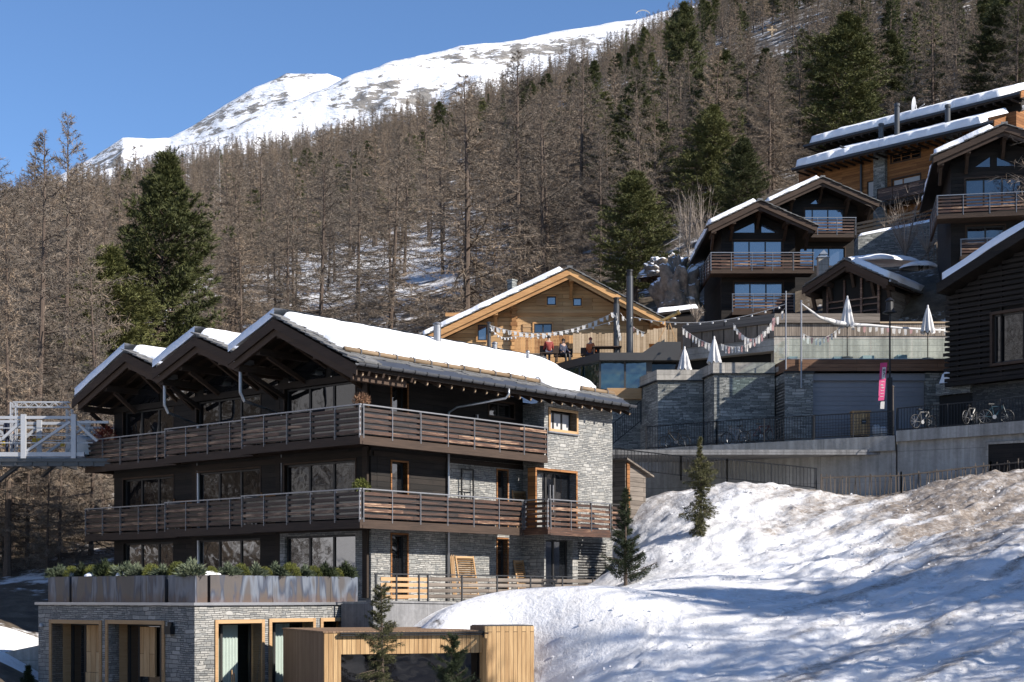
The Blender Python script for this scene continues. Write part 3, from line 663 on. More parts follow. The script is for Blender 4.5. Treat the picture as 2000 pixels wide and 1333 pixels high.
# the wood: nearest ones as single trees, the far rest as one mass
CLR = [(-30,280,34,52),(-22,225,20,40),(-12,180,12,22),(55,520,30,45),(-60,380,10,60)]
LARL = [tree_parts('low_larch', make_larch(s, 20, 130, 60, .035, wid=.14, low=.02), M['bark'], M['larch']) for s in (16,17)]
rr = rng(5); cand = []; grid_ = {}
def free(x, y, d):
    i, j = int(x//8), int(y//8)
    return all((x-a)**2+(y-b)**2 > d*d for k in (-1,0,1) for l in (-1,0,1) for a, b in grid_.get((i+k, j+l), ()))
for x, y in USED: grid_.setdefault((int(x//8), int(y//8)), []).append((x, y))
for _ in range(20000):
    px = rr.uniform(-140, 2140); Y = math.sqrt(rr.uniform(104**2, 860**2)); x = (px-1000)/F*Y
    if Y < 132 and px > 640: continue
    if Y < 150 and px > 1280: continue
    if Y < 165 and px > 1560: continue
    if Y < 126 and 230 < px < 420: continue
    h_ = 18; dmin = 4.4 if Y < 250 else 5.6
    cap = ((YH-84)/F*Y-gz(x, Y)) if Y < CYY+4 and abs(px-1508) < 16+h_*F/Y*.14 else 99
    if cap < 3: continue
    if Y < 260 and 480 < px < 960: dmin = 6.0
    if any(((x-a)/c)**2+((y_-b)/d)**2 < 1 for a, b, c, d in CLR for y_ in (Y,)) and rr.uniform() < .62: continue
    if nz(x*.028+7, Y*.028, 1.7) < -.22 and rr.uniform() < .75: continue
    if not free(x, Y, dmin): continue
    grid_.setdefault((int(x//8), int(Y//8)), []).append((x, Y))
    right = px > 1150; k = nz(x*.02, Y*.02, 3.3)
    kind = 'p' if rr.uniform() < (.27 if right else .10)+.28*max(0, k) else 'l'
    if kind == 'p' and Y < 270 and px < 1160: kind = 'l'
    if Y > 560 and px < 900: kind = 'p' if rr.uniform() < .12 else 'l'
    h = ((rr.uniform(5, 9) if rr.uniform() < .15 else rr.uniform(10.5, 19.5)) if kind == 'l' else rr.uniform(8, 17))*(1 if Y < 500 else .92)*(1 if px > 500 or Y > 200 else .9)
    h = min(h, cap*(.97-.1*rr.uniform()))
    cand.append((kind, x, Y, h, px))
for k in range(120):
    px = rr.uniform(-120, 270); Y = rr.uniform(80, 106); x = (px-1000)/F*Y
    if (px > 175 and Y > 96) or (px > 105 and 86 < Y) or not free(x, Y, 2.3): continue
    grid_.setdefault((int(x//8), int(Y//8)), []).append((x, Y))
    plant(LARL[k % 2], 20, 'larch', x, Y, rr.uniform(9, 16), 'dark bare larch in the thicket below and behind the footbridge', 'tree', 'larches behind the footbridge', True)
for k in range(90):
    px = rr.uniform(-160, 185); Y = rr.uniform(70.5, 84); x = (px-1000)/F*Y
    if not free(x, Y, 1.5) or (px > 120 and Y < 74): continue
    grid_.setdefault((int(x//8), int(Y//8)), []).append((x, Y))
    plant(LARL[k % 2], 20, 'larch', x, Y, rr.uniform(7, 13), 'dark bare larch in the thicket below and behind the footbridge', 'tree', 'larches behind the footbridge', True)
zz = ground([c[1] for c in cand], [c[2] for c in cand])
cand = [c+(float(z),) for c, z in zip(cand, zz)]
cand.sort(key=lambda c: -c[3]/c[2])
nl = npn = 0; rest = []
def zone(px, Y):
    if px < 420: return 'on the slope left of the big green pine' if Y < 220 else 'on the far left slope under the snowy ridge'
    if px < 1150: return 'on the open slope behind the front chalets' if Y < 330 else 'on the far slope under the snowy ridge'
    return 'on the steep slope behind the upper chalets' if Y < 260 else 'high on the right hand slope'
for kind, x, Y, h, px, z in cand:
    zn = zone(px, Y)
    if kind == 'l' and nl < 272:
        nl += 1; near = Y < 190
        plant(LARN[nl % 3] if near else LAR[nl % 4], 20 if near else 18, 'larch', x, Y, h, 'bare brown larch among its like '+zn, 'tree', 'larches '+zn, near, z-.2, random.uniform(1.0, 1.5))
    elif kind == 'p' and npn < 270:
        npn += 1; near = Y < 190
        if npn % 3 == 0: plant(SPR[0], 16, 'spruce', x, Y, h*1.05, 'narrow dark spruce among the larches '+zn, 'tree', 'spruces '+zn, near, z-.2, random.uniform(.85, 1.15))
        else: plant(PINN[1+npn % 2] if near else PIN[npn % 3], 17 if near else 15, 'stone_pine', x, Y, h, 'dark green pine among the larches '+zn, 'tree', 'pines '+zn, near, z-.2, random.uniform(1.2, 1.7))
    else: rest.append((x, Y, z-.2, h))
print('larch', nl, 'pine', npn, 'rest', len(rest))
def scatter(name, pts, meshes, base):
    """one mass of far trees: points carrying a scale and a turn, instanced by geometry nodes"""
    me = bpy.data.meshes.new(name); me.from_pydata([p[:3] for p in pts], [], []); o = bpy.data.objects.new(name, me); C.objects.link(o)
    for nm, vals in (('size', [p[3]/base for p in pts]), ('turn', [random.uniform(0, 6.28) for _ in pts])):
        a = me.attributes.new(nm, 'FLOAT', 'POINT'); a.data.foreach_set('value', vals)
    ng = bpy.data.node_groups.new(name, 'GeometryNodeTree'); ng.interface.new_socket('Geometry', in_out='INPUT', socket_type='NodeSocketGeometry'); ng.interface.new_socket('Geometry', in_out='OUTPUT', socket_type='NodeSocketGeometry')
    N = ng.nodes.new; gi, go = N('NodeGroupInput'), N('NodeGroupOutput'); jn = N('GeometryNodeJoinGeometry')
    for src in meshes:
        oi = N('GeometryNodeObjectInfo'); oi.inputs['Object'].default_value = src; oi.inputs['As Instance'].default_value = True; oi.transform_space = 'ORIGINAL'; ng.links.new(oi.outputs['Geometry'], jn.inputs[0])
    ip = N('GeometryNodeInstanceOnPoints'); ng.links.new(gi.outputs[0], ip.inputs['Points']); ng.links.new(jn.outputs[0], ip.inputs['Instance'])
    ip.inputs['Pick Instance'].default_value = True
    iid = N('FunctionNodeRandomValue'); iid.data_type = 'INT'; iid.inputs['Max'].default_value = len(meshes)-1; 
    for sk in iid.outputs:
        if sk.type == 'INT' and sk.enabled: ng.links.new(sk, ip.inputs['Instance Index'])
    for nm, dst in (('size', 'Scale'), ('turn', 'Rotation')):
        na = N('GeometryNodeInputNamedAttribute'); na.data_type = 'FLOAT'; na.inputs['Name'].default_value = nm
        out = [q for q in na.outputs if q.type == 'VALUE' and q.enabled][0]
        if nm == 'turn': cx = N('ShaderNodeCombineXYZ'); ng.links.new(out, cx.inputs[2]); out = cx.outputs[0]
        ng.links.new(out, ip.inputs[dst])
    ng.links.new(ip.outputs[0], go.inputs[0]); md = o.modifiers.new('scatter', 'NODES'); md.node_group = ng
    return o
for _ in range(70):
    x, y = rr.uniform(-170, -42), rr.uniform(-10, 75); rest.append((x, y, gz(x, y)-.2, rr.uniform(9, 17)))   # the wooded slope across, off to the left
firsts = []
for k in range(4):
    firsts.append(next(o for o in bpy.data.objects if o.type == 'MESH' and o.data == LAR[k][2]))
fw = scatter('distant_larch_wood', rest, firsts, 18.0); fw['kind'] = 'stuff'
# scattered dwarf pines at the foot of the snowfield
sh = []
for _ in range(150):
    px = rr.uniform(380, 1080); Y = rr.uniform(870, 1000); x = (px-1000)/F*Y; sh.append((x, Y, gz(x, Y)-.5, rr.uniform(3, 7)))
pf = [o for o in bpy.data.objects if o.type == 'MESH' and o.data in [p[2] for p in PIN]][:2]
dp = scatter('dwarf_pine_scrub', sh, pf, 15.0); dp['kind'] = 'stuff'
# ------------------------------------------------------------ front chalet
M0 = Fr((-275/F*56.5, 56.5, 0), (.7581, -.6522))
def chalet():
    r = thing('chalet', 'large dark timber and grey stone chalet with three snowy gables and two long board balconies', 'chalet', (M0.O[0], M0.O[1], 0), M0.th)
    yw = {3: 0.0, 2: .2, 1: .4}; yb = {3: -1.8, 2: -1.2, 1: -.6}; xs = {3: (-4.95, 0), 2: (-10.3, -4.95), 1: (-16.1, -10.3)}; xb = {3: (-5.02, 1.3), 2: (-10.45, -5.08), 1: (-16.75, -10.5)}
    wins = {}
    for b, (pa, pb) in {3: (556, 694), 2: (384, 508), 1: (241, 338)}.items():
        y = yw[b]; a0 = M0.hY(pa, 800, y)[0]; a1 = M0.hY(pb, 800, y)[0]; wins[b] = (a0, min(a1, xs[b][1]-.35))
    wd, st = MB(), MB()
    for b in (3, 2, 1):
        x0, x1 = xs[b]; P = PY(yw[b]); a0, a1 = wins[b]
        wall(wd, P, x0+.01, 2.5, x1-.01, 8.0, [(a0,2.78,a1,5.0),(a0,5.68,a1,7.86)], .3)
        wall(wd if b < 3 else st, P, x0+.01, -.3, x1-.01, 2.5, [(a0,.02,a1,2.3)], .3)
    # right hand side
    P = PX(0.0); hs = M0.hX
    doors = [(1.03, 2.74, 1.83, 4.95), (1.03, 5.65, 1.83, 7.8), (6.36, 7.1, 7.83, 7.65)]
    wall(wd, P, .3, 2.5, 4.0, 5.3, doors[:1], .3); wall(wd, P, .3, 5.3, 8.4, 7.95, doors[1:], .3)
    wall(st, P, 4.0, 2.5, 8.4, 5.3, [(6.85,2.74,7.45,5.0)], .32); wall(st, P, .3, -.3, 8.4, 2.5, [(1.03,.02,1.83,2.3),(6.85,.02,7.45,2.3)], .31)
    # projecting stone block
    B = PX(1.1); wall(st, B, 8.4, -.6, 12.85, 7.75, [(8.75,6.7,10.42,7.43),(7.9,2.74,10.4,5.02),(8.5,.02,10.2,2.3)], .35)
    st.box(-.35, 8.4, -.6, .74, 8.7, 7.7); st.box(-16, 12.5, -.6, .74, 12.84, 7.7); st.box(-16.08, .7, -.5, -15.78, 12.5, 2.5); wd.box(-16.1, .71, 2.5, -15.8, 12.5, 8.1)
    w = wd.build('timber_wall', M['dark_wood'], r); s = st.build('stone_wall', M['stone'], r)
    inn = MB(); inn.box(-15.7, 1.4, -.2, -.6, 12.4, 7.9); inn.box(-.5, 8.8, -.2, .5, 12.3, 7.5); inn.build('dark_room', M['dark'], r)
    # corner posts and beams on the front
    bm = MB()
    for b in (3, 2, 1):
        x0, x1 = xs[b]; y = yw[b]
        bm.box(x0, y-.06, 7.86, x1, y-.005, 8.1)
        for z in (5.1, 2.42): bm.box(x0, y-.05, z, x1, y-.005, z+.2)
        bm.box(x1-.34, y-.12, -.3 if b < 3 else 0, x1-.1, y-.004, 8.0)
    bm.box(.004, 0.1, 5.1, .05, 8.38, 5.28)
    bm.build('timber_beam', M['beam'], r)
    # windows of the front: three tall panes each with dark curtain side
    for b in (3, 2, 1):
        a0, a1 = wins[b]; P = PY(yw[b])
        for z0, z1 in ((5.68, 7.86), (2.78, 5.0), (.02, 2.3)):
            window(r, P, a0, z0, a1, z1, .12, M['frame'], M['glass' if z0 < 2 else 'glass_d'], mull=(.33, .67), fw=.07, trim=z0 > 2, tm=M['barge'], td=-.02, tw=.07)
            cm = MB(); n = 9
            cm.grid([[(a0+.15+(a1-a0)*.27*k/(n*2), yw[b]+.34+.03*(-1)**k, z) for k in range(n*2)] for z in (z0+.05, z1-.05)])
        # slatted sunscreen beside the window
        for z0, z1 in ((5.68, 7.0), (2.78, 4.1)):
            if b < 3:
                sc = MB(); e = xs[b][1]-.02
                for k in range(12): sc.box(a1+.1, yw[b]-.09, z0+.1*k, max(a1+.8, e-.1), yw[b]-.062, z0+.1*k+.075)
                sc.box(a1+.1, yw[b]-.06, z0, a1+.16, yw[b]-.02, z1-.05); sc.box(max(a1+.74, e-.16), yw[b]-.06, z0, max(a1+.8, e-.1), yw[b]-.02, z1-.05)
                sc.build('louvred_shutter', M['orange_wood'], r)
    # right hand openings
    P = PX(0.0)
    for a0, z0, a1, z1 in ((1.03,2.74,1.83,4.95),(1.03,5.65,1.83,7.8),(1.03,.02,1.83,2.3),(6.85,2.74,7.45,5.0),(6.85,.02,7.45,2.3)):
        window(r, P, a0, z0, a1, z1, .2, M['frame'], M['glass'], fw=.05, name='door', trim=True, tm=M['orange_wood'], td=-.03, tw=.06)
    window(r, P, 6.36, 7.1, 7.83, 7.65, .16, M['frame'], M['glass'], fw=.05, mull=(.5,), trim=True, tm=M['barge'], td=-.03, tw=.07)
    w2 = window(r, B, 8.75, 6.7, 10.42, 7.43, .3, M['frame'], M['blind'], fw=.05, mull=(.36, .68), trim=True, tm=M['larch_trim'], td=-.05, tw=.1)
    sk = MB(); sk.pbox(B, 8.6, -.1, 6.54, 10.56, .05, 6.59); sk.build('sill', M['zinc'], w2)
    window(r, B, 7.9, 2.74, 10.4, 5.02, .32, M['frame'], M['glass'], fw=.07, mull=(.4, .62), trim=True, tm=M['orange_wood'], td=-.04, tw=.08)
    window(r, B, 8.5, .02, 10.2, 2.3, .3, M['frame'], M['glass'], fw=.06, mull=(.5,))
    hd = MB()
    for a in (9.25, 9.05): hd.pbox(B, a, .24, 3.3, a+.05, .30, 4.5)
    hd.build('handle', M['steel'], r)
    lv = MB()
    for k in range(20): lv.pbox(B, 10.55, .0-.03, .1+k*.11, 12.4, -.005, .1+k*.11+.05)
    lv.build('ventilation_louvre', M['frame'], r)
    # roofs: front edge y, apex x, right eave, left eave
    spec = {3: (-2.55, -2.35, (1.9, 7.95), (-4.9, 8.95)), 2: (-1.95, -7.6, (-4.95, 8.93), (-10.25, 8.97)), 1: (-1.35, -12.9, (-10.28, 8.95), (-16.6, 8.4))}
    zA, YE = 10.0, 12.95
    for b, (yf, xa, (xr, zr), (xl, zl)) in spec.items():
        rf, bg_, tr, sl_, so_ = MB(), MB(), MB(), MB(), MB()
        pr = lambda pts: rf.prism(pts, lambda x, z: (x, yf+.06, z), lambda x, z: (x, YE, z))
        pr([(xa, zA-.08), (xr, zr-.06), (xr, zr-.24), (xa, zA-.28), ]); pr([(xa, zA-.28), (xl, zl-.24), (xl, zl-.06), (xa, zA-.08)])
        roof = rf.build('roof', M['beam'], r)
        # barge boards in two steps, and the boarding of the roof's underside
        for k, (dz0, dz1, y0, y1) in enumerate(((-.07, -.42, yf, yf+.055), (-.40, -.66, yf+.12, yf+.18))):
            for (xe, ze) in ((xr, zr), (xl, zl)):
                cut = 1.0 if k == 0 else .93
                xe2, ze2 = xa+(xe-xa)*cut, zA+(ze-zA)*cut
                bg_.prism([(xa, zA+dz0), (xe2, ze2+dz0), (xe2, ze2+dz1), (xa, zA+dz1)][::(1 if xe > xa else -1)], lambda x, z: (x, y0, z), lambda x, z: (x, y1, z))
        bg_.build('barge_board', M['barge'], roof)
        # purlins and brackets under the gable
        for f in (.0, .45, .9):
            for sgn, (xe, ze) in ((1, (xr, zr)), (-1, (xl, zl))):
                if f == 0 and sgn < 0: continue
                x, z = xa+(xe-xa)*f, zA+(ze-zA)*f-.5
                tr.box(x-.11, yf+.25, z-.24, x+.11, yw[b]+.2, z)
                if x < xs[b][1]: tr.beam((x, yf+.7, z-.25), (x, yw[b], z-1.0), .13, .15)
        for k in range(7):
            y = yf+.6+k*.7
            if y < yw[b]+.4:
                for (xe, ze) in ((xr, zr), (xl, zl)): tr.beam((xa, y, zA-.36), (xe, y, ze-.31), .1, .16, (0,0,1))
        tr.build('purlin', M['barge'], roof)
        # gable infill with dark glazing
        gi = MB(); y = yw[b]; g2 = MB()
        gi.prism([(max(xl, xs[b][0]), 8.05), (min(xr, xs[b][1]), 8.05), (min(xr, xs[b][1]), 8.0+ (zA-.35-8.0)*.12+.35), (xa, zA-.34), (max(xl, xs[b][0]), zl-.3)], lambda x, z: (x, y+.12, z), lambda x, z: (x, y+.3, z))
        gi.build('gable_boarding', M['dark_wood'], r)
        zb = 8.12
        for sgn, (xe, ze) in ((1, (xr, zr)), (-1, (xl, zl))):
            x1 = xa+sgn*.16; x2 = xa+(xe-xa)*(.72 if b == 3 and sgn > 0 else .85); z2 = zA+(ze-zA)*abs((x2-xa)/(xe-xa))-.6; z1 = zA-.72
            if z2 > zb+.05: pts = [(x1, zb), (x2, zb), (x2, z2), (x1, z1)]
            else:
                k = (z1-zb)/(z1-z2); pts = [(x1, zb), (x1+(x2-x1)*k, zb), (x1, z1)]
            g2.prism(pts if sgn > 0 else pts[::-1], lambda x, z: (x, y+.06, z), lambda x, z: (x, y+.1, z))
        g2.build('gable_window', M['glass'], r)
        # stone tiles at the verge and eaves, snow above
        for sgn, (xe, ze) in ((1, (xr, zr)), (-1, (xl, zl))):
            V = Vector((xe-xa, 0, ze-zA)); O = Vector((xa, yf-.06, zA))
            if sgn > 0: slates(sl_, O, (0, 1.1 if b == 3 else .9, 0), V, 1, 1)
        if b == 3:
            V = Vector((xr-xa, 0, zr-zA)); slates(sl_, Vector((xa, yf+1.0, zA))+V*.66, (0, YE-yf-1.0, 0), V*.24, 1, 1, sz=(.62,.3), th=.03, jit=2.6)
        sl_.build('stone_tiles', M['slate'], roof)
        for sgn, (xe, ze) in ((1, (xr, zr)), (-1, (xl, zl))):
            V = Vector((xe-xa, 0, ze-zA)); L = YE-yf
            if b == 3 and sgn > 0:
                O = Vector((xa, yf+.12, zA+.05)); snow_slab(so_, O, (0, L-.3, 0), V*.80, .23, .11, .55, .36, 1.0, .12, eT=0)
                snow_slab(so_, O+V*.5+Vector((0, 10.6, .05)), (0, 2.6, 0), V*.40, .34, .11, .4, .5, 4.0, .14)
            elif sgn > 0: snow_slab(so_, Vector((xa, yf+.25, zA+.05)), (0, L-.3, 0), V*1.02, .3, .14, .3, .45, b*3.3, .1, eT=0, eB=0)
            else: snow_slab(so_, Vector((xa+.03, YE, zA+.03)), (0, -L-.04, 0), V*1.0, .34, .1, .1, .1, b*5.1, .1, eT=0, eB=1 if b == 1 else 0, eR=.6)
        so_.build('roof_snow', M['snow'], roof, smooth=True)
        if b == 3:
            lg = MB(); x, z = xa+(xr-xa)*.80, zA+(zr-zA)*.80+.16
            for y0, y1 in ((-2.3, 8.2), (10.5, 13.1)):
                y = y0
                while y < y1-.3:
                    e = min(y+random.uniform(2.4, 3.2), y1); lg = MB(); lg.tube([(x, y, z+random.uniform(-.02,.02)), (x, e-.02, z+random.uniform(-.02,.02))], [.1, .085], 9); y = e; lo = lg.build('snow_guard_log', M['log'], roof, smooth=True)
            hk = MB()
            for k in range(17):
                y = -1.6+k*.88
                if 8.3 < y < 10.5: continue
                hk.tube([(x-.25, y, z-.0), (x-.1, y, z+.12), (x+.02, y, z+.13), (x+.13, y, z+.03), (x+.12, y, z-.08)], .018, 5)
            hk.build('log_hook', M['steel'], lo)
            fl = MB(); u = Vector((xr-xa, 0, zr-zA)).normalized(); p = Vector((xr, yf+.05, zr))
            a = p-u*.42+Vector((0,0,.11)); b_ = p+u*.1+Vector((0,0,.07)); Lv = Vector((0, YE-yf-.1, 0))
            fl.hexa([a-Vector((0,0,.03)), b_-Vector((0,0,.03)), b_+Lv-Vector((0,0,.03)), a+Lv-Vector((0,0,.03)), a, b_, b_+Lv, a+Lv])
            gx, gz_ = xr+.16, zr-.02
            for k in range(6):
                t0, t1 = math.pi*(1+k/6), math.pi*(1+(k+1)/6)
                q0, q1 = (gx+.1*math.cos(t0), gz_+.1*math.sin(t0)), (gx+.1*math.cos(t1), gz_+.1*math.sin(t1))
                fl.hexa([(q0[0], yf-.1, q0[1]), (q1[0], yf-.1, q1[1]), (q1[0], YE+.2, q1[1]), (q0[0], YE+.2, q0[1]), (q0[0]*.97+gx*.03, yf-.1, q0[1]+.006), (q1[0]*.97+gx*.03, yf-.1, q1[1]+.006), (q1[0]*.97+gx*.03, YE+.2, q1[1]+.006), (q0[0]*.97+gx*.03, YE+.2, q0[1]+.006)])
            gu = fl.build('gutter', M['gutter'], roof); bk = MB()
            for k in range(26): bk.box(gx-.112, yf+.2+k*.6, gz_-.112, gx+.116, yf+.216+k*.6, gz_+.02)
            bk.build('gutter_bracket', M['flue'], gu)
            ra, en = MB(), MB()
            for k in range(25):
                y = -2.2+k*.635; p1 = Vector((xr-.05, y, zr-.36)); p0 = p1-u*1.9
                ra.beam(p0, p1, .09, .13); en.beam(p1+u*.002, p1+u*.012, .05, .06)
            rr_ = ra.build('rafter', M['barge'], roof); en.build('sunlit_rafter_end', M['pale_picket'], rr_)  # pale end grain caps, sunlight included in their colour
            dp_ = MB(); y = 3.95
            dp_.tube([(gx, y+1.2, gz_-.08), (gx, y+1.2, gz_-.3), (gx-.1, y+1.15, gz_-.45), (.35, y+.2, gz_-.75), (.12, y, gz_-.95), (.1, y, 5.7), (.1, y, 2.8), (.1, y, -.2)], .05, 8)
            dp_.build('downpipe', M['zinc'], r, smooth=True)
        else:
            dp_ = MB(); x, z, y = xr+.03, zr-.1, yf-.02 if b == 1 else yf
            dp_.box(x-.22, y-.12, z-.2, x+.22, y+.5, z+.08)
            dp_.tube([(x, y+.02, z-.1), (x, y+.02, z-1.25), (x+.05, y+.15, z-1.55), (x+.05, yw[b]-.15, z-1.9), (x+.05, yw[b]-.12, 0)], .065, 8)
            dp_.build('valley_gutter_and_downpipe', M['zinc'], r)
    # ridge flues and vents
    def cyl(name, x, y, z0, z1, rad, cap):
        m = MB(); m.lathe([(rad, z0), (rad, z1-.3), (rad*1.04, z1-.3), (rad*1.04, z1-.2), (rad*.96, z1-.19), (rad*.96, z1-.07)], (x, y, 0), 16)
        m.lathe([(rad*1.25, z1-.05), (rad*1.05, z1), (.02, z1+.05)], (x, y, 0), 16); return m.build(name, M['steel'], r, smooth=False)
    cyl('flue', -1.8, 5.34, 9.4, 10.75, .145, 1); cyl('roof_vent', -1.6, 10.6, 9.3, 10.25, .075, 1); cyl('roof_vent', -2.2, 9.2, 9.6, 10.5, .11, 1)
    # balconies
    for zb, zt in ((5.62, 6.66), (2.72, 3.75)):
        for b in (3, 2, 1):
            x0, x1 = xb[b]; railing(r, PY(yb[b]), x0, x1, zb, zt, 5, M['slat'], M['steel'], glass=M['infill'], fascia=.32, deck=yw[b]-yb[b]-.02, fm=M['barge'])
            yl = {3: -1.2, 2: -.6, 1: .4}[b]
            if b > 1: railing(r, (lambda X: (lambda a, d, z: (X+d, a, z)))(x0+.002), yb[b]+.13, yl+.1, zb, zt, 5, M['slat'], M['steel'], fascia=.3, fm=M['barge'])
            else: railing(r, (lambda X: (lambda a, d, z: (X+d, a, z)))(x0+.002), yb[b]+.13, 1.5, zb, zt, 5, M['slat'], M['steel'], fascia=.3, fm=M['barge'])
        if zb > 5: railing(r, PX(1.302), -1.66, 8.38, zb, zt, 5, M['slat'], M['steel'], fascia=.32, deck=1.29, fm=M['barge'], glass=M['infill'])
        else:
            railing(r, PX(1.302), -1.66, 6.9, zb, zt, 5, M['slat'], M['steel'], fascia=.32, deck=1.29, fm=M['barge'], glass=M['infill'])
            railing(r, PY(6.93), 1.31, 2.5, zb, zt, 5, M['slat'], M['steel'], fascia=.3, fm=M['slat'], deck=1.4)
            railing(r, PX(2.502), 7.07, 10.9, zb, zt, 5, M['slat'], M['steel'], fascia=.32, deck=1.38, fm=M['slat'])
            railing(r, PX(2.42), 11.0, 12.2, zb, zt, 5, M['slat'], M['frame'], fascia=.2, fm=M['frame'], deck=1.2)
    # black ladder on the stone wall
    ld = MB(); P = PX(0.0)
    for a in (4.62, 5.28): ld.pbox(P, a, -.16, 2.8, a+.045, -.11, 4.92)
    for k in range(5): ld.pbox(P, 4.66, -.155, 2.9+.3*k, 5.28, -.12, 2.9+.3*k+.035)
    ld.pbox(P, 4.66, -.155, 4.88, 5.28, -.12, 4.92); ld.pbox(P, 4.8, -.15, 3.4, 4.83, -.12, 4.0)
    ld.build('wall_ladder', M['black'], r)
    lp = MB(); lp.pbox(PX(0.0), 5.55, -.1, 6.85, 5.65, -.01, 7.05); lp.build('wall_lamp', M['steel'], r)
    return r
CH = chalet()
def local_thing(fr, name, label, cat, x, y, z, rz=0.0, group=None):
    return thing(name, label, cat, (fr.O[0]+x*fr.ex[0]+y*fr.ey[0], fr.O[1]+x*fr.ex[1]+y*fr.ey[1], fr.O[2]+z), fr.th+rz, group)
# louvred panels leaning on the wall
def leaning(a, z0, w, h, label, n=1, lean=.3):
    t = local_thing(M0, 'shutter_panel', label, 'shutter', .35, a, z0, R(90))
    f, s = MB(), MB(); up = Vector((0, lean, h)).normalized()
    def at_(u, v): return Vector((u, 0, 0))+up*v
    for u in (0, w-.07): f.beam(at_(u+.035, 0), at_(u+.035, h), .07, .04, (0,-1,.2))
    for v in (.03, h-.05): f.beam(at_(.05, v), at_(w-.05, v), .07, .036, (0,-1,.2))
    for k in range(int(h/.085)-1): s.beam(at_(.06, .1+k*.085), at_(w-.06, .1+k*.085), .018, .075, (0,-.8,.6))
    f.build('panel_frame', M['larch_trim'], t); s.build('slats', M['larch_trim'], t); return t
leaning(4.35, .02, 1.05, 1.6, 'pale orange louvred panel leaning in the sun on the stone wall behind the terrace rail')
leaning(7.75, .02, .6, 1.5, 'brown louvred panel standing in the shade beside the dark terrace doors')
t = local_thing(M0, 'board_stack', 'thin timber boards leaning upright left of the sunlit louvred panel', 'boards', .3, 4.0, .02, R(90)); m = MB()
for k in range(4): m.beam((.06*k, 0, 0), (.06*k+.03, .2, 1.55+.05*(k % 2)), .03, .06)
m.build('boards', M['larch_trim'], t)
leaning(7.62, 2.76, .8, 1.5, 'brown louvred panel leaning on the middle balcony beside the tall glass door', lean=.25)
# dry pot plants at the balcony corner
def potplant(x, y, z, label, mats, h=.34, rad=.3, seed=1):
    t = local_thing(M0, 'pot_plant', label, 'plant', x, y, z); m = MB(); m.lathe([(.13,0),(.17,.22),(.19,.24),(.17,.24)], n=12); m.build('pot', M['flue'], t)
    r = rng(seed); n = 700; d = unit(r.normal(size=(n,3))*np.array([1,1,.8])+np.array([0,0,.5])); p = d*r.uniform(.0, 1, n)[:,None]**.5*np.array([rad, rad, h])+np.array([0,0,.3])
    T = Tris(); T.add(blades(r, p, unit(d+r.normal(size=(n,3))*.5), .1, .03)); o = bpy.data.objects.new('foliage', T.mesh('foliage', [mats])); C.objects.link(o); o.parent = t
potplant(1.0, -1.45, 6.5, 'dry pinkish heather in a pot at the corner of the top balcony', M['dry'])
potplant(1.0, -1.45, 3.55, 'low green plant in a pot at the corner of the middle balcony', M['shrub_y'], .28, .3, 2)
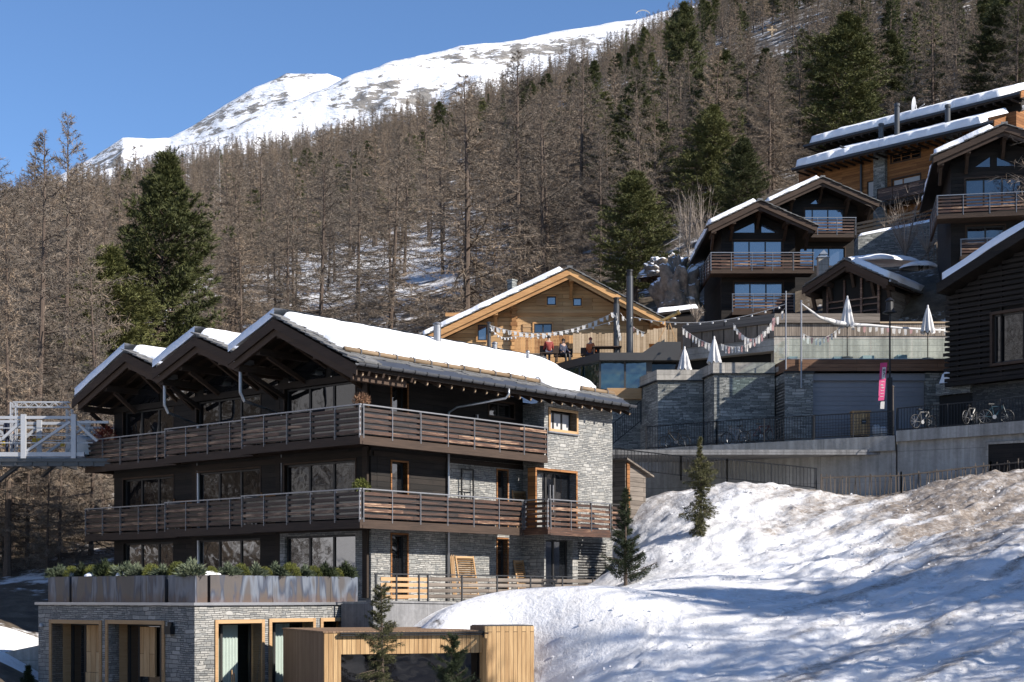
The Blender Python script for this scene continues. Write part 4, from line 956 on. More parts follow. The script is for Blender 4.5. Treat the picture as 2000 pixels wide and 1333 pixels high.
# ------------------------------------------------------------ stone annexe, planters, timber pavilion, footbridge
def annexe():
    r = thing('stone_annexe', 'low grey ledger stone annexe with deep larch framed doors under the steel planters', 'annexe', (M0.O[0], M0.O[1], 0), M0.th)
    yl = -8.64; P, Q = PX(1.0), PY(yl); s = MB(); zb = -4.4
    dR = [(-7.74, zb, -5.95, -.82), (-5.52, zb, -3.72, -.8), (-3.26, -1.5, -2.17, -.8)]; dL = [(-6.84, zb, -4.04, -.88), (-3.55, zb, -.62, -.86)]
    wall(s, P, yl, zb, -.9, -.24, dR, .4); wall(s, Q, -7.69, zb, .6, -.24, dL, .42)
    s.box(-7.69, yl+.43, zb, -7.29, -.5, -.24)
    s.build('stone_wall', M['stone'], r)
    c = MB(); c.box(-7.78, yl-.09, -.24, 1.09, -1.02, -.15); c.box(-7.3, -1.02, -.24, .6, -.02, -.16); c.build('coping', M['zinc'], r)
    d = MB(); d.box(-7.2, yl+1.6, zb, -.2, -.6, -.25); d.build('dark_room', M['dark'], r)
    for i, (a0, z0, a1, z1) in enumerate(dR):
        w = window(r, P, a0, z0, a1, z1, .5, M['frame'], M['clear'], mull=(.32,) if i < 2 else (), fw=.06, name='door' if i < 2 else 'window', trim=True, tm=M['larch_trim'], td=-.05, tw=.12)
        if i < 2:
            cu = MB()
            for u0, u1 in ((.0, .26), (.36, .8)):
                n = 26; b0, b1 = a0+(a1-a0)*u0, a0+(a1-a0)*u1
                cu.grid([[P(b0+(b1-b0)*k/n, .74+.035*math.cos(k*1.5), z) for k in range(n+1)] for z in (z0, z1-.02)])
            cu.build('curtain', M['curtain'], w, smooth=True)
        else:
            b = MB(); b.pbox(P, a0, .52, z0, a1, .56, z0+.35); b.build('board', M['larch_trim'], w)
    for i, (a0, z0, a1, z1) in enumerate(dL):
        w = window(r, Q, a0, z0, a1, z1, .75, M['frame'], M['glass'], mull=(.3,) if i == 0 else (.22, .62), fw=.08, name='door', trim=True, tm=M['larch_trim'], td=-.05, tw=.13)
        b = MB(); L = a1-a0
        if i == 0:
            b.pbox(Q, a0+L*.38, .66, -2.55, a1-.08, .72, z1-.06); b.pbox(Q, a0+L*.38, .66, zb, a0+L*.56, .72, -2.95); b.pbox(Q, a1-.16, .66, zb, a1-.08, .72, -2.95); b.pbox(Q, a0+L*.38, .62, -2.94, a1-.08, .70, -2.56)
        else:
            b.pbox(Q, a0+L*.28, .66, -2.6, a0+L*.56, .72, z1-.1); b.pbox(Q, a0+L*.28, .66, zb, a0+L*.56, .72, -2.95); b.pbox(Q, a1-L*.2, .66, zb, a1-.08, .72, z1-.1); b.pbox(Q, a1-L*.2, .62, -2.7, a1-.08, .7, -2.45)
        b.build('reflected_larch_panel', M['larch_reflected'], w)  # boards stand in for sunlit wood mirrored in the doors
    l = MB(); l.pbox(Q, -.28, -.2, -1.16, .02, -.02, -.9); l.pbox(Q, -.2, -.14, -.9, -.02, -.05, -.78); l.build('wall_lamp', M['black'], r)
    l = MB(); l.lathe([(.07,0),(.07,.05),(.05,.1),(.0,.12)], (-7.4, yl-.08, -1.0), 12); l.build('camera_dome', M['white_steel'], r)
    return r
annexe()
def planter(label, pts):
    t = local_thing(M0, 'steel_planter', label, 'planter', 0, 0, 0, 0, 'blued steel planters on the annexe'); m = MB(); sl_ = MB()
    for (x0, y0, x1, y1) in pts:
        alongx = abs(x1-x0) > abs(y1-y0); n = max(1, round(max(abs(x1-x0), abs(y1-y0))/1.25))
        for k in range(n):
            if alongx: m.box(x0+(x1-x0)*k/n+.006, y0, -.15, x0+(x1-x0)*(k+1)/n-.006, y1, .72)
            else: m.box(x0, y0+(y1-y0)*k/n+.006, -.15, x1, y0+(y1-y0)*(k+1)/n-.006, .72)
        sl_.box(x0+.06, y0+.06, .7, x1-.06, y1-.06, .735)
    m.build('steel_box', M['corten'], t); sl_.build('soil', M['dark'], t); return t
planter('short dark steel planter at the far left end of the annexe roof', [(-7.21,-8.56,-5.93,-7.9)])
planter('long dark steel planter in the shade on the left side of the annexe roof', [(-5.8,-8.56,-.62,-7.9)])
planter('steel corner planter turning from the shaded to the sunlit side', [(-.45,-8.56,.93,-8.08)])
planter('long sunlit steel planter with blue heat marks along the right side', [(.3,-7.97,.93,-1.55)])
SHK = {'b': ('blue green bushy dwarf pine', M['shrub_b'], .28, .075), 'y': ('round yellow green dwarf conifer', M['shrub_y'], .1, .04), 'd': ('dark green dwarf pine', M['shrub_d'], .22, .06)}
SHM = {}
for k, (_, mt, bl, bw) in SHK.items():
    for v in range(2):
        r = rng(60+v+ord(k)); n = 1500; d = unit(r.normal(size=(n,3))+np.array([0,0,.45])); d[:,2] = np.abs(d[:,2])
        p = d*(r.uniform(.25, 1, n)**.4)[:,None]*np.array([.36,.36,.46])*(1 if k == 'y' else (.75+.4*np.sin(d[:,0:1]*5+v)*np.cos(d[:,1:2]*4)))
        T = Tris(); T.add(blades(r, p, unit(d+r.normal(size=(n,3))*.45+np.array([0,0,.3])), bl*.62*r.uniform(.6,1.3,n), bw*.62)); SHM[k+str(v)] = T.mesh('shrub_foliage', [mt])
ORD = 'first second third fourth fifth sixth seventh eighth ninth tenth eleventh twelfth thirteenth fourteenth fifteenth sixteenth seventeenth eighteenth nineteenth twentieth twenty-first twenty-second twenty-third twenty-fourth twenty-fifth twenty-sixth'.split()
SHL = [(112,'b',1.25),(140,'y',.9),(163,'d',1.0),(180,'y',.95),(203,'d',1.2),(224,'y',.9),(246,'b',1.35),(270,'b',1.15),(296,'y',.95),(318,'b',1.0),(347,'y',1.05),(374,'b',1.4),(412,'y',.7),(446,'b',1.15),(470,'y',.95),(498,'b',1.2),(518,'y',.75),(540,'b',1.25),(567,'y',1.1),(594,'b',1.1),(612,'y',.9),(636,'d',1.1),(657,'y',.75),(675,'d',1.2)]
for i, (px, k, s) in enumerate(SHL):
    if px < 372: a = M0.hY(px, 1120, -8.2)[0]; x, y = a, -8.2
    else: x, y = .6, M0.hX(px, 1120, .6)[0]
    o = bpy.data.objects.new('dwarf_conifer', SHM[k+str(i % 2)]); C.objects.link(o)
    o.location = (M0.O[0]+x*M0.ex[0]+y*M0.ey[0], M0.O[1]+x*M0.ex[1]+y*M0.ey[1], .7); o.rotation_euler = (0,0,i*1.3); o.scale = (s*(.95 if k != 'b' else .85),s*.9,s*(.95 if k != 'b' else .66))
    tag(o, '%s, %s shrub from the left in the steel planters' % (SHK[k][0], ORD[i]), 'shrub', 'dwarf conifers in the steel planters')
for px, w, lb in ((176,.5,'small snow heap between the shrubs of the shaded long planter'),(408,.95,'long snow heap lying across the corner planter'),(236,.25,'tiny snow heap on the rim of the shaded long planter')):
    if px < 372: x, y = M0.hY(px, 1125, -8.45)[0], -8.42; rz = 0
    else: x, y = .6, M0.hX(px, 1125, .6)[0]; rz = R(90)
    t = local_thing(M0, 'snow_heap', lb, 'snow', x, y, .72, rz); m = MB()
    m.grid([[(w*.5*math.cos(a)*math.sin(b)*(1+.2*nz(a*2, px)), .22*math.sin(a)*math.sin(b), .13*math.cos(b)*(1+.4*nz(a*2, b*2, px))) for a in np.linspace(0, 6.2832, 20)] for b in np.linspace(.01, 1.57, 7)])
    m.build('snow', M['snow'], t, smooth=True)
for px, lb in ((1,'pale wooden sticks leaning beside the left annexe doors'),(2,'pale wooden sticks leaning in front of the sunlit annexe door')):
    t = local_thing(M0, 'wooden_stick', lb, 'sticks', -.55 if px == 1 else 1.1, -8.7 if px == 1 else -7.2, -4.3); m = MB()
    for k in range(2): m.beam((.12*k, -.25*k if px == 1 else 0, 0), (.12*k+(.05 if px == 1 else .0), -.05, 2.0-.1*k), .04, .03)
    m.build('sticks', M['larch_trim'], t)
# terrace, its concrete edge and board railing
tb = local_thing(M0, 'concrete_wall', 'grey concrete retaining wall with a sloping end under the terrace rail', 'wall', 0, 0, 0); m = MB()
m.prism([(-2.55,-3.9),(8.5,-3.9),(6.0,-1.9),(4.35,-.98),(2.2,-.24),(-2.55,-.16)], lambda a, z: (2.72, a, z), lambda a, z: (2.45, a, z)); m.prism([(-2.5,-3.9),(-1.4,-3.9),(-1.4,-.4),(-2.5,-.2)], lambda a, z: (2.45, a, z), lambda a, z: (1.1, a, z))
m.build('wall', M['concrete_d'], tb); m = MB()
p = [(-2.6,-.12),(2.25,-.2),(4.45,-.95),(5.9,-1.8)]
for q0, q1 in zip(p, p[1:]): m.beam((2.6, q0[0], q0[1]), (2.6, q1[0], q1[1]), .34, .06)
m.build('coping', M['concrete_d'], tb)
tf = MB(); tf.box(.02, -1.0, -.28, 2.44, 12.5, -.12); tf.box(1.02, -2.4, -.28, 2.44, -1.0, -.13)
o = struct(tf.build('terrace_paving', M['concrete'])); o.location = (M0.O[0], M0.O[1], 0); o.rotation_euler = (0,0,M0.th)
rl = local_thing(M0, 'terrace_railing', 'low board and steel railing of the ground floor terrace half buried in snow', 'railing', 0, 0, 0); P = PX(2.66)
b1, b2, po = MB(), MB(), MB()
for k in range(4): b1.pbox(P, -2.1, .03, -.02+k*.2, .15, .06, .1+k*.2); b2.pbox(P, .2, .03, -.02+k*.2, 10.6, .06, .115+k*.2)
for a in (-2.38, -1.4, -.3, .15, 1.9, 3.8, 5.7, 7.6, 9.5): po.pbox(P, a, .0, -.15, a+.06, .05, .82)
po.pbox(P, -2.4, .0, .79, 10.6, .06, .83); po.pbox(P, -2.38, .05, -.1, -2.33, 1.3, .78) if False else None
b1.build('gate_board', M['larch_trim'], rl); b2.build('board', M['grey_h'], rl); po.build('post_and_handrail', M['flue'], rl)
# timber pavilion in the foreground
BX = Fr((at(633,1237,45.5).x, 45.5, at(633,1237,45.5).z), (.94, .34))
def pavilion():
    r = thing('timber_pavilion', 'foreground pavilion of upright larch boards with a dark front opening and a taller right block', 'pavilion', BX.O, BX.th)
    for yf in np.linspace(-.2, -2.5, 24):
        if BX.hX(905, 1230, BX.hY(947, 1225, yf)[0])[0] >= .0: break
    xl = BX.hY(947, 1224, yf)[0]-.004; dl = BX.hX(553,1236,0)[0]; m = MB(); P = PY(0); zb = -3.4
    op = (BX.hY(666,1280,0)[0], zb, xl-.02, -.62)
    wall(m, P, 0, zb, xl, 0, [op], .12); m2 = MB(); m2.box(0, .125, zb, .1, dl, 0); m2.box(.1, dl-.1, zb, xl+2, dl, 0)
    m.build('boarding', M['larch_v'], r); m2.build('boarding', M['larch_shaded'], r)
    rf = MB(); rf.box(-.03, -.02, .0, xl+.02, dl+.02, .05); rf.build('roof', M['larch_shaded'], r)
    rl = MB(); rl.box(.45, -.16, -.03, xl+.05, -.05, .02); rl.box(.45, -.13, -.09, xl+.05, -.03, -.05); rl.build('awning_rail', M['black'], r)
    g = MB(); g.box(op[0], .3, zb, op[2], .34, -.6); g.build('dark_glazing', M['glass_d'], r)
    # taller block standing forward
    for yf in np.linspace(-.2, -2.5, 24):
        if BX.hX(905, 1230, BX.hY(947, 1225, yf)[0])[0] >= .0: break
    xa, ztop = BX.hY(947, 1224, yf); xb = BX.hY(1043, 1224, yf)[0]; ztop = BX.hY(1043, 1223, yf)[1]
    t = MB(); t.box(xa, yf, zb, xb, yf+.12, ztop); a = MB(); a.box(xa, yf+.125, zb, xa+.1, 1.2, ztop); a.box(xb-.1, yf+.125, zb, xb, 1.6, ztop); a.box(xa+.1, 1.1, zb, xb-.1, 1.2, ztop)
    t.build('boarding', M['larch_v'], r); a.build('boarding', M['larch_shaded'], r); k = MB(); k.box(xa+.02, yf+.02, ztop, xb-.02, 1.1, ztop+.03); k.build('block_roof', M['flue'], r)
    d = MB(); yd = (yf+0)/2
    d.box(xa-.025, yd-.32, zb, xa-.003, yd+.3, ztop-.35); d_ = d.build('door', M['larch_v'], r); h = MB()
    for y0 in (yd-.45, yd+.75): h.box(xa-.04, y0, ztop-.22, xa-.005, y0+.42, ztop-.18); h.box(xa-.04, y0+.38, ztop-.32, xa-.005, y0+.42, ztop-.18)
    h.box(xa-.06, yd-.26, -2.7, xa-.03, yd-.22, -2.2); h.build('door_fitting', M['black'], d_)
pavilion()
# wooden shed behind the chalet
SF = Fr((at(1201,1000,68).x, 68, 3.4), (.7581,-.6522)); sh_ = thing('shed', 'tiny board shed with a mono pitch roof behind the stone end of the front chalet', 'shed', SF.O, SF.th); m = MB()
m.prism([(0,0),(1.5,0),(1.5,1.95),(0,2.5)], lambda a, z: (.55, a, z), lambda a, z: (-.6, a, z)); m.build('board_wall', M['grey_h'], sh_); m = MB()
m.prism([(-.12,2.52),(1.85,1.86),(1.85,1.94),(-.12,2.6)], lambda a, z: (.75, a, z), lambda a, z: (-.8, a, z)); m.build('roof', M['grey_h'], sh_); m = MB()
m.box(.56, .05, 0, .62, .25, 2.4); m.build('corner_post', M['orange_wood'], sh_)
# single conifers in the snow
def bank_Y(px, py):
    Y = 40.0
    while Y < 71:
        X = (px-1000)/F*Y; i, j = int(np.searchsorted(ax, X)), int(np.searchsorted(ay, Y))
        if ZZ[j, i] >= (YH-py)/F*Y: return Y
        Y += .1
    return Y
def conifer(name, label, px, base, top, Y, gen, leafm, z=None):
    p = at(px, base, Y); zt = at(px, top, Y).z; h = zt-p.z; tm, bm, tr = gen(h)
    t = thing(name, label, 'tree', p); tm.build('trunk', M['bark'], t)
    c = bpy.data.objects.new('crown', tr.mesh('crown', [leafm, M['bark']], bm)); C.objects.link(c); c.parent = t
def pr1(t): return .25+.75*math.exp(-((t-.02)/.1)**2) if t < .16 else (.95*math.exp(-((t-.28)/.09)**2)+.75*math.exp(-((t-.62)/.14)**2)+.25*(1-t)+.06)
conifer('spruce', 'small ragged spruce standing alone on the snow bank in front of the concrete wall', 1368, 1046, 856, bank_Y(1368, 1040), lambda h: make_spruce(71, h, 165, .2, .0, 36, .10, .016, .55, pr1), M['spruce'])
conifer('pine', 'dark straggly pine at the right end of the front chalet balconies', 1222, 1132, 955, min(58.5, bank_Y(1222, 1130)), lambda h: make_spruce(72, h, 95, .36, .0, 34, .12, .017, -.45, lambda t: (1-t)**.55*(.55+.5*math.exp(-(t/.22)**2))), M['shrub_d'])
conifer('spruce', 'slender yellow green spruce in front of the timber pavilion', 748, 1445, 1147, 43.5, lambda h: make_spruce(73, h, 150, .25, .05, 40, .08, .012, .45, lambda t: .25+.75*(1-t)**.8*(1+.5*math.sin(t*21))*(1 if t < .6 else .75)), M['spruce'])
conifer('pine', 'dark young pine in front of the pavilion opening', 882, 1420, 1240, 43.0, lambda h: make_spruce(74, h, 70, .36, .0, 44, .10, .014, -.5, lambda t: (1-t)**.6+.1), M['shrub_d'])
conifer('pine', 'tiny dark pine seedling at the lower left corner', 55, 1345, 1302, 55, lambda h: make_spruce(75, h, 60, .4, .0, 30, .1, .02, -.4), M['shrub_d'])
# footbridge on the left
BY = 66.0
def footbridge():
    r = thing('footbridge', 'pale steel truss footbridge joining the left side of the front chalet', 'bridge', at(60, 893, BY)); o = r.location
    L = lambda px, py, dy=0: tuple(at(px, py, BY)+Vector((0, dy, 0))-o)
    for dy, nm in ((0, 'truss'), (2.2, 'truss')):
        m = MB()
        m.beam(L(-160,816,dy), L(150,816,dy), .1, .12); m.beam(L(-160,888,dy), L(165,888,dy), .14, .18); m.beam(L(150,825,dy), L(212,825,dy), .08, .1)
        for px in (-110, -51, 47, 145): m.beam(L(px,810,dy-.06), L(px,896,dy-.06), .2, .16, (0,1,0))
        for a, b in (((52,882),(137,824)),((-46,824),(40,824)),((149,826),(190,862)),((-46,822),(4,860)),((4,858),(42,824)),((-105,882),(-58,824))): m.beam(L(*a,dy), L(*b,dy), .11, .09, (0,1,0))
        for py in (836, 850, 865): m.beam(L(-160,py,dy+.1), L(180,py,dy+.1), .03, .04)
        m.build(nm, M['white_steel'], r)
    d = MB(); d.beam(L(-160,899,1.1), L(215,899,1.1), 2.3, .14); 
    for px in range(-150, 210, 30): d.beam(L(px,906,0), L(px,906,2.2), .1, .16)
    d.beam(L(-160,905,.1), L(215,905,.1), .1, .25); d.beam(L(40,902,.3), L(-60,960,1.6), .14, .14); d.beam(L(110,902,.3), L(60,925,1.6), .12, .12)
    d.build('deck', M['flue'], r)
    return o
footbridge()
gt = thing('truss_gantry', 'pale lattice gantry frame standing across the footbridge', 'gantry', at(27, 885, BY+.9)); m = MB(); go = gt.location
def lattice(m, p, q, w, n):
    p, q = Vector(p), Vector(q); d = (q-p).normalized(); s = Vector((0,1,0)).cross(d).normalized()*w; y = Vector((0,w,0))
    for a, b in ((s,y),(s,-y),(-s,y),(-s,-y)): m.beam(p+a+b, q+a+b, .04, .04)
    for k in range(n):
        a = p+(q-p)*k/n; b = p+(q-p)*(k+1)/n; c = s if k % 2 else -s
        for sy in (y, -y): m.beam(a+c+sy, b-c+sy, .022, .022)
G = lambda px, py: tuple(at(px, py, BY+.9)-go)
lattice(m, G(27,885), G(27,786), .11, 8); lattice(m, G(27,791), G(136,791), .11, 11); lattice(m, G(136,885), G(136,800), .11, 7)
m.build('lattice_frame', M['white_steel'], gt)
for px, py, lb in ((67,861,'left yellow sign of the pair hanging on the footbridge railing'),(77,861,'right yellow sign of the pair hanging on the footbridge railing'),(8,866,'yellow sign near the left picture edge on the footbridge'),(122,868,'yellow sign right of the diagonal strut on the footbridge')):
    m = MB(); p = at(px, py, BY+2.0); m.box(-.09,-.01,-.1,.09,.01,.1); m.box(-.05,-.016,-.02,.05,-.0105,.05); o = tag(m.build('warning_sign', [M['yellow']]), lb, 'sign'); o.location = p
tp = thing('tarpaulin_heap', 'pale grey covered heap on the footbridge behind the balcony', 'tarpaulin', at(160, 890, BY+1.2)); m = MB()
m.grid([[(.75*math.cos(a)*math.sin(b)*(1+.2*nz(a*2, b)), .5*math.sin(a)*math.sin(b), .85*math.cos(b)*(1+.2*nz(a, b*2, 4))) for a in np.linspace(0, 6.2832, 22)] for b in np.linspace(.01, 1.57, 8)]); m.build('cover', M['white'], tp, smooth=True)
pt = thing('flower_box', 'reddish dry shrub standing at the chalet end of the footbridge', 'plant', at(205, 888, BY+1.0)); m = MB(); m.box(-.35,-.2,0,.35,.2,.4); m.build('box', M['dark_wood'], pt)
r = rng(88); n = 900; d = unit(r.normal(size=(n,3))); T = Tris(); T.add(blades(r, d*r.uniform(.1,.5,n)[:,None]+np.array([0,0,.8]), unit(d+r.normal(size=(n,3))*.5), .14, .03)); M['redleaf'] = leaf('red_dry_leaves', (.2,.03,.02), (.4,.09,.05)); o = bpy.data.objects.new('foliage', T.mesh('foliage', [M['redleaf']])); C.objects.link(o); o.parent = pt
lw = thing('low_concrete_wall', 'low concrete wall in the snow at the lower left edge', 'wall', at(-60, 1290, 57)); m = MB(); m.prism([(-3,-1.6),(2.55,-1.6),(2.55,.55),(-3,-.6)], lambda a, z: (a, 0, z), lambda a, z: (a, .4, z)); m.build('wall', M['concrete'], lw)
def person(label, loc, rz, top, legs, hair, pose='stand', h=1.72, arm=0.6):
    """one skinned body with clothes as shells coloured by part"""
    t = thing('person', label, 'person', loc, rz); s = h/1.72; sit = pose == 'sit'
    hip = .5 if sit else .9
    J = {'pelvis': (0,0,hip), 'waist': (0,.02,hip+.2), 'chest': (0,.0,hip+.42), 'neck': (0,-.02,hip+.58)}
    def skin(name, verts, edges, rad, mat, root=0):
        me = bpy.data.meshes.new(name); me.from_pydata([tuple(c*s for c in v) for v in verts], edges, []); o = bpy.data.objects.new(name, me); C.objects.link(o); o.parent = t
        md = o.modifiers.new('skin', 'SKIN'); md.use_smooth_shade = True
        for i, v in enumerate(me.skin_vertices[0].data): v.radius = (rad[i][0]*s, rad[i][1]*s) if hasattr(rad[i], '__len__') else (rad[i]*s, rad[i]*s)
        me.skin_vertices[0].data[root].use_root = True
        sb = o.modifiers.new('sub', 'SUBSURF'); sb.levels = 1; sb.render_levels = 1; me.materials.append(mat); return o
    hd = (0,-.03,hip+.72)
    V = [J['pelvis'], J['waist'], J['chest'], J['neck'], (0,-.03,hip+.66), (0,-.035,hip+.77)]; E = [(0,1),(1,2),(2,3),(3,4),(4,5)]; Rd = [(.15,.11),(.14,.1),(.17,.11),.055,.075,.085]
    for sx in (-1, 1):
        k = len(V); V += [(sx*.17,.0,hip+.5), (sx*.22,-.06 if sit else 0,hip+.24), (sx*.2,-.28 if sit else -.06,hip+(.12 if sit else -.02)), (sx*.19,-.36 if sit else -.09,hip+(.12 if sit else -.1))]; E += [(2,k),(k,k+1),(k+1,k+2),(k+2,k+3)]; Rd += [.065,.05,.038,.035]
        k = len(V)
        if sit: V += [(sx*.1,-.04,hip-.02), (sx*.11,-.42,hip), (sx*.11,-.45,.06), (sx*.11,-.58,.04)]
        else: V += [(sx*.1,.0,hip-.06), (sx*.11,-.02,.48), (sx*.11,.02,.07), (sx*.12,-.13,.04)]
        E += [(0,k),(k,k+1),(k+1,k+2),(k+2,k+3)]; Rd += [.09,.065,.045,.04]
    skin('body', V, E, Rd, M['skin'])
    V2 = V[0:3]; E2 = [(0,1),(1,2)]; R2 = [(.165,.125),(.155,.12),(.185,.13)]
    for i, sx in enumerate((-1, 1)):
        b = 6+i*8; k = len(V2); V2 += V[b:b+3]; E2 += [(2,k),(k,k+1),(k+1,k+2)]; R2 += [.08,.066,.05]
    skin('jacket', V2, E2, R2, top)
    V3 = [J['pelvis']]; E3 = []; R3 = [(.155,.12)]
    for i in range(2):
        b = 10+i*8; k = len(V3); V3 += V[b:b+3]; E3 += [(0,k),(k,k+1),(k+1,k+2)]; R3 += [.105,.078,.06]
    skin('trousers', V3, E3, R3, legs)
    m = MB(); m.grid([[(.098*s*math.cos(a)*math.sin(b), (-.03+.1*math.sin(a)*math.sin(b)+.012)*s, (hip+.755+.115*math.cos(b))*s) for a in np.linspace(0, 6.2832, 14)] for b in np.linspace(.01, 1.75, 7)]); m.build('hair', hair, t, smooth=True)
    return t
person('person in a dark blue jacket standing on the footbridge at the left edge', tuple(at(19, 890, BY+1.3)), R(200), M['navy'], M['navy'], M['hair'])
# ------------------------------------------------------------ upper village
def gable_house(name, label, fr, base, xw, eL, ap, eR, yf, depth, wm, rm=None, wins=(), balcs=(), snow='L', trim='barge', gl='glass_b', mats=('dark_wood','slat'), cat='chalet', top_glass=None, th=.26, snow_gap=.0):
    """timber house with its gable to local -y: xw wall ends, eL/ap/eR roof points (x,z) in the plane y=yf"""
    r = thing(name, label, cat, (fr.O[0], fr.O[1], 0), fr.th)
    P = PY(0); m = MB(); x0, x1 = xw; zf = lambda x: (ap[1]+(eL[1]-ap[1])*(x-ap[0])/(eL[0]-ap[0])) if x < ap[0] else (ap[1]+(eR[1]-ap[1])*(x-ap[0])/(eR[0]-ap[0]))
    z0, z1 = zf(x0)-th-.1, zf(x1)-th-.1; zt = min(z0, z1)
    wall(m, P, x0, base, x1, zt, [w[:4] for w in wins if w[3] < zt], .3)
    m.prism([(x0,zt),(x1,zt)]+([(x1,z1)] if z1 > zt+.01 else [])+[(ap[0],zf(ap[0])-th-.1)]+([(x0,z0)] if z0 > zt+.01 else []), lambda x, z: (x,0,z), lambda x, z: (x,.3,z))
    m.box(x0, .301, base, x0+.3, depth-.5, z0); m.box(x1-.3, .301, base, x1, depth-.5, z1); m.box(x0+.3, depth-.8, base, x1-.3, depth-.5, zt)
    m.build('timber_wall', M[mats[0]], r)
    for w in wins:
        f = window(r, P, *w[:4], .12 if w[3] < zt else -.1, M['frame'], M[w[5] if len(w) > 5 else gl], mull=w[4], fw=.06, trim=True, tm=M[trim], td=-.03 if w[3] < zt else -.12, tw=.08)
    if top_glass:
        g = MB()
        for pts in top_glass: g.prism(pts, lambda x, z: (x,-.05,z), lambda x, z: (x,-.02,z))
        g.build('gable_window', M[gl], r)
    rf, bb, tb = MB(), MB(), MB()
    for (xe, ze) in (eL, eR): 
        s = 1 if xe > ap[0] else -1
        rf.prism([(ap[0],ap[1]-.05),(xe,ze-.05),(xe,ze-th),(ap[0],ap[1]-th)][::s], lambda x, z: (x,yf+.06,z), lambda x, z: (x,depth,z))
        bb.prism([(ap[0],ap[1]-.03),(xe,ze-.03),(xe,ze-.36),(ap[0],ap[1]-.36)][::s], lambda x, z: (x,yf,z), lambda x, z: (x,yf+.055,z))
        xm, zm = ap[0]+(xe-ap[0])*.94, ap[1]+(ze-ap[1])*.94
        bb.prism([(ap[0],ap[1]-.34),(xm,zm-.34),(xm,zm-.56),(ap[0],ap[1]-.56)][::s], lambda x, z: (x,yf+.12,z), lambda x, z: (x,yf+.17,z))
    roof = rf.build('roof', M['beam' if mats[0] == 'dark_wood' else 'chalet_beam'], r); bb.build('barge_board', M[trim], roof)
    for f, (xe, ze) in ((.02,eR),(.5,eL),(.5,eR),(.88,eL),(.88,eR)):
        x, z = ap[0]+(xe-ap[0])*f, ap[1]+(ze-ap[1])*f-th-.1
        tb = MB(); tb.box(x-.12, yf+.2, z-.26, x+.12, .2, z); tb.beam((x, yf+.75, z-.2), (x, -.06, z-.95), .16, .2); tb.build('purlin', M[trim], roof)
    sl_, so_ = MB(), MB()
    for s, (xe, ze) in ((-1,eL),(1,eR)):
        V = Vector((xe-ap[0],0,ze-ap[1])); O = Vector((ap[0],yf-.05,ap[1]-.03)); L = depth-yf
        if s > 0: slates(sl_, O, (0,1.0,0), V, 1, 1)
        else: slates(sl_, O+Vector((0,1.0,0)), (0,-1.0,0), V, 1, 1)
        if ('L' if s < 0 else 'R') in snow:
            A = O+Vector((0,L-.1,.05))+V*snow_gap
            if s < 0: snow_slab(so_, A, (0,-L+.05,0), V*(1.0-snow_gap), .32, .14, .16, .2, ap[0], .12, eT=1 if snow_gap else 0)
            else: snow_slab(so_, O+Vector((0,.1,.05))+V*snow_gap, (0,L-.2,0), V*(.97-snow_gap), .34, .14, .2, .22, ap[0]+2, .12, eT=1 if snow_gap else 0)
    m = MB(); m.box(ap[0]-.16, yf, ap[1], ap[0]+.16, yf+.5, ap[1]+.14)
    sl_.v; k = len(sl_.v); sl_.add(m.v, m.f); sl_.build('stone_tiles', M['slate'], roof)
    if so_.v: so_.build('roof_snow', M['snow'], roof, smooth=True)
    for b in balcs:
        a0, a1, zb, zt_, dep = b[:5]
        railing(r, PY(-dep), a0, a1, zb, zt_, 5, M[mats[1]], M['steel'], fascia=.26, deck=dep-.02, fm=M['barge'], sh=.1)
        if len(b) > 5 and b[5]: railing(r, (lambda X: (lambda a, d, z: (X+d, a, z)))(a0+.003), -dep+.13, b[5], zb, zt_, 5, M[mats[1]], M['steel'], fascia=.25, fm=M['barge'], sh=.1)
    return r
def fl(px, py, Y, Y0): p = at(px, py, Y); return p.x, p.z             # frontal frames: local x = world x
def FF(Y): return Fr((0, Y, 0), (1, 0))
def W4(Y, px0, py0, px1, py1): a, b = at(px0, py1, Y), at(px1, py0, Y); return (a.x, a.z, b.x, b.z)
# honey coloured chalet
YC = 88.0
h2 = gable_house('wooden_chalet', 'honey coloured timber chalet with a broad gable and thick snow on its left slope', FF(YC), 12.2, (at(868,0,YC).x, at(1268,0,YC).x), fl(823,660,86.4,0), fl(1113,524,86.4,0), fl(1300,624,86.4,0), -1.6, 11, 'chalet_wood',
    wins=[W4(YC,1068,580,1086,597)+((),'glass_b'), W4(YC,1119,583,1136,599)+((),'glass_b'), W4(YC,1043,633,1078,652)+((.5,),'glass'), W4(YC,933,635,951,666)+((),'glass_b')], trim='chalet_beam', mats=('chalet_wood','slat'), snow='L', snow_gap=.03)
P = PY(0); m = MB(); 
for q in ((1047,580,1066,597),(1138,583,1156,599),(1021,633,1041,654),(1080,633,1101,654)):
    a0, z0, a1, z1 = W4(YC, *q); s = MB(); s.pbox(P, a0, -.06, z0, a1, -.02, z1); 
    for z in (z0+.12, z1-.2): s.pbox(P, a0+.02, -.08, z, a1-.02, -.061, z+.08)
    s.build('shutter', M['larch_trim'], h2)
m = MB(); zq = at(0,615,YC).z; m.pbox(P, at(870,0,YC).x, -.07, zq-.1, at(1266,0,YC).x, -.004, zq+.1)
for k in range(16):
    z = at(0,692,YC).z+k*.22; w = .19 if k % 2 else .13; m.pbox(P, at(1004,0,YC).x-w, -.26, z, at(1004,0,YC).x+w, -.004, z+.2)
m.build('log_corner', M['chalet_beam'], h2)
ch = MB(); ch.lathe([(.28,0),(.28,.9),(.34,.92),(.34,1.0)], (at(1000,0,95).x, 7, at(1000,560,95).z-.6), 4); ch.build('chimney', M['stone_d'], h2)
